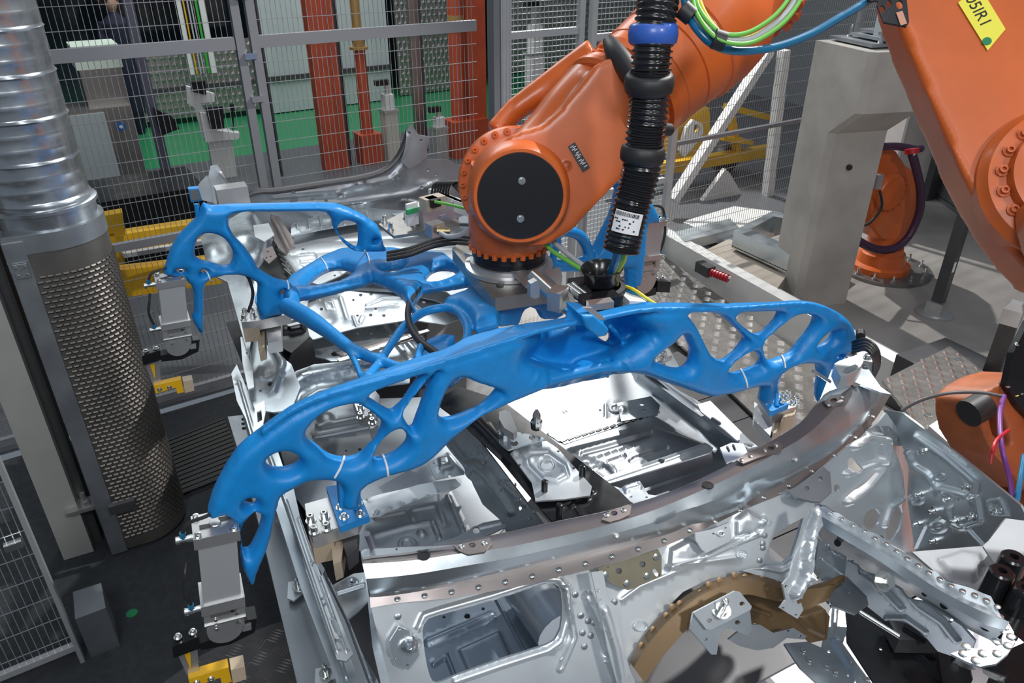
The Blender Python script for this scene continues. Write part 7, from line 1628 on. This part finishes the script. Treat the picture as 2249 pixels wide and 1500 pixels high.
# ---- resting blocks under the feet: aluminium carrier + tan pads
def rest(label, z, top, padz, parts, bolts):
    c = Z(*top[0], z); r = thing('locating_block', label, 'locating block', Z(sum(p[0] for p in top)/len(top), sum(p[1] for p in top)/len(top), z-.15))
    slab(top, zp(z-.02), .045, step=60).build('aluminium_carrier', ALU, r, 0)
    for nm, m, poly, zz, th in parts: slab(poly, zp(zz), th, step=60).build(nm, m, r, 0)
    for x, y in bolts:
        mb = MB(); bolt(mb, Z(x, y, z+.002), (0, 0, 1), .010, .022); mb.build('bolt', CHROME, r)
    return r
rest('aluminium locating block with tan pads under the near left blue foot', 1.475, [(672, 1120), (760, 1095), (800, 1130), (786, 1160), (688, 1190), (676, 1160)], 0,
     [('tan_pad', TAN, [(680, 1185), (735, 1172), (736, 1208), (690, 1218)], 1.40, .07), ('tan_finger', TAN, [(728, 1190), (762, 1180), (752, 1250), (735, 1258)], 1.38, .06), ('steel_backing', DARKG, [(745, 1175), (788, 1165), (786, 1220), (765, 1238)], 1.40, .05)],
     [(683, 1145), (713, 1138), (691, 1170), (718, 1163)])
rest('aluminium locating block with tan pad under the rear left blue foot', 1.46, [(528, 695), (552, 680), (580, 690), (628, 680), (640, 700), (560, 716), (532, 718)], 0,
     [('tan_pad', TAN, [(532, 712), (570, 710), (572, 735), (536, 738)], 1.40, .06), ('tan_finger', TAN, [(566, 732), (584, 725), (584, 775), (570, 780)], 1.36, .06), ('steel_backing', ALU, [(585, 705), (618, 700), (620, 760), (590, 765)], 1.38, .05)],
     [(538, 688), (552, 683), (536, 702), (556, 696)])
rest('aluminium locating block with tan pads under the right blue foot', 1.415, [(1664, 885), (1700, 905), (1755, 880), (1752, 895), (1745, 905), (1695, 920)], 0,
     [('tan_pad', TAN, [(1722, 915), (1750, 900), (1742, 925), (1712, 940)], 1.37, .06), ('tan_finger', TAN, [(1700, 935), (1722, 930), (1712, 960), (1695, 965)], 1.34, .05), ('steel_plate', ALU, [(1655, 890), (1700, 918), (1690, 965), (1655, 930)], 1.37, .03)],
     [(1730, 870), (1748, 882)])
rest('aluminium locating block seen through the large left opening of the blue beam', 1.32, [(775, 885), (820, 862), (835, 880), (825, 925), (790, 925)], 0,
     [('steel_backing', ALU, [(808, 925), (830, 920), (832, 945), (815, 955)], 1.27, .05)], [(792, 900), (815, 910), (792, 918), (818, 930)])
rest('small bolted locating plate behind the right beam opening', 1.30, [(1425, 785), (1460, 765), (1475, 790), (1440, 805)], 0, [('steel_strap', STEEL, [(1455, 800), (1470, 770), (1490, 810), (1485, 825)], 1.27, .02)], [(1440, 785), (1455, 772), (1458, 783), (1456, 795)])

# carrying parts of the two robots down to the floor (mostly outside the frame)
jb = jc+RT*1.35; jb = V((jb.x, jb.y, 0))
MB().lathe(jb, (0, 0, 1), [(0, .5), (.08, .5), (.1, .42), (.45, .40), (.5, .46), (.62, .46), (.66, .36)], 40).build('base_column', ORANGE, rb)
mb = MB(); mb.tube([jb+V((0, 0, .6)), jb+V((0, 0, jc.z*.7)), jb.lerp(jc, .35)+V((0, 0, jc.z)) if False else V((jb.x, jb.y, jc.z))], [.36, .32, .28], 24); mb.cyl(V((jb.x, jb.y, jc.z)), jc-jn*.22, .26, .2, 28)
mb.build('rotating_column', ORANGE, rb, 60)
c0 = s3(2300, 1000); MB().lathe(V((c0.x+.1, c0.y-.05, 0)), (0, 0, 1), [(0, .3), (.1, .3), (.12, .2), (c0.z-.1, .16)], 28).build('pedestal', WORN, r3)
# ---------------------------------------------------------------- groups for repeated things
GP = {'mesh_fence_panel': 'mesh fence panels round the cell', 'pneumatic_clamp': 'pneumatic clamps on the blue frame', 'loop_cable': 'cables in the loop at the robot elbow', 'feed_cable': 'cables running into the black cup',
      'locating_block': 'bolted locating blocks around the blue frame', 'concrete_pillar': 'concrete pillars on the right', 'air_line': 'air lines beside the robot barrel', 'signal_cable': 'black cables on the blue frame',
      'hook_and_loop_strap': 'black straps round the cable loop', 'fixture_stand': 'stands behind the fence', 'steel_post': 'brown and dark posts behind the fence', 'pale_wall_panel': 'pale glossy wall panels',
      'quilted_steel_panel': 'quilted steel wall panels', 'yellow_lift_table': 'yellow lift carriages behind the fence', 'cable_tray': 'cable trays behind the right fence', 'black_cable': 'black cables at the corner robot'}
for o in bpy.data.objects:
    if o.parent is None and o.get('label') and not o.get('group'):
        k = o.name.split('.')[0]
        if k in GP and (k+'.001') in bpy.data.objects: o['group'] = GP[k]
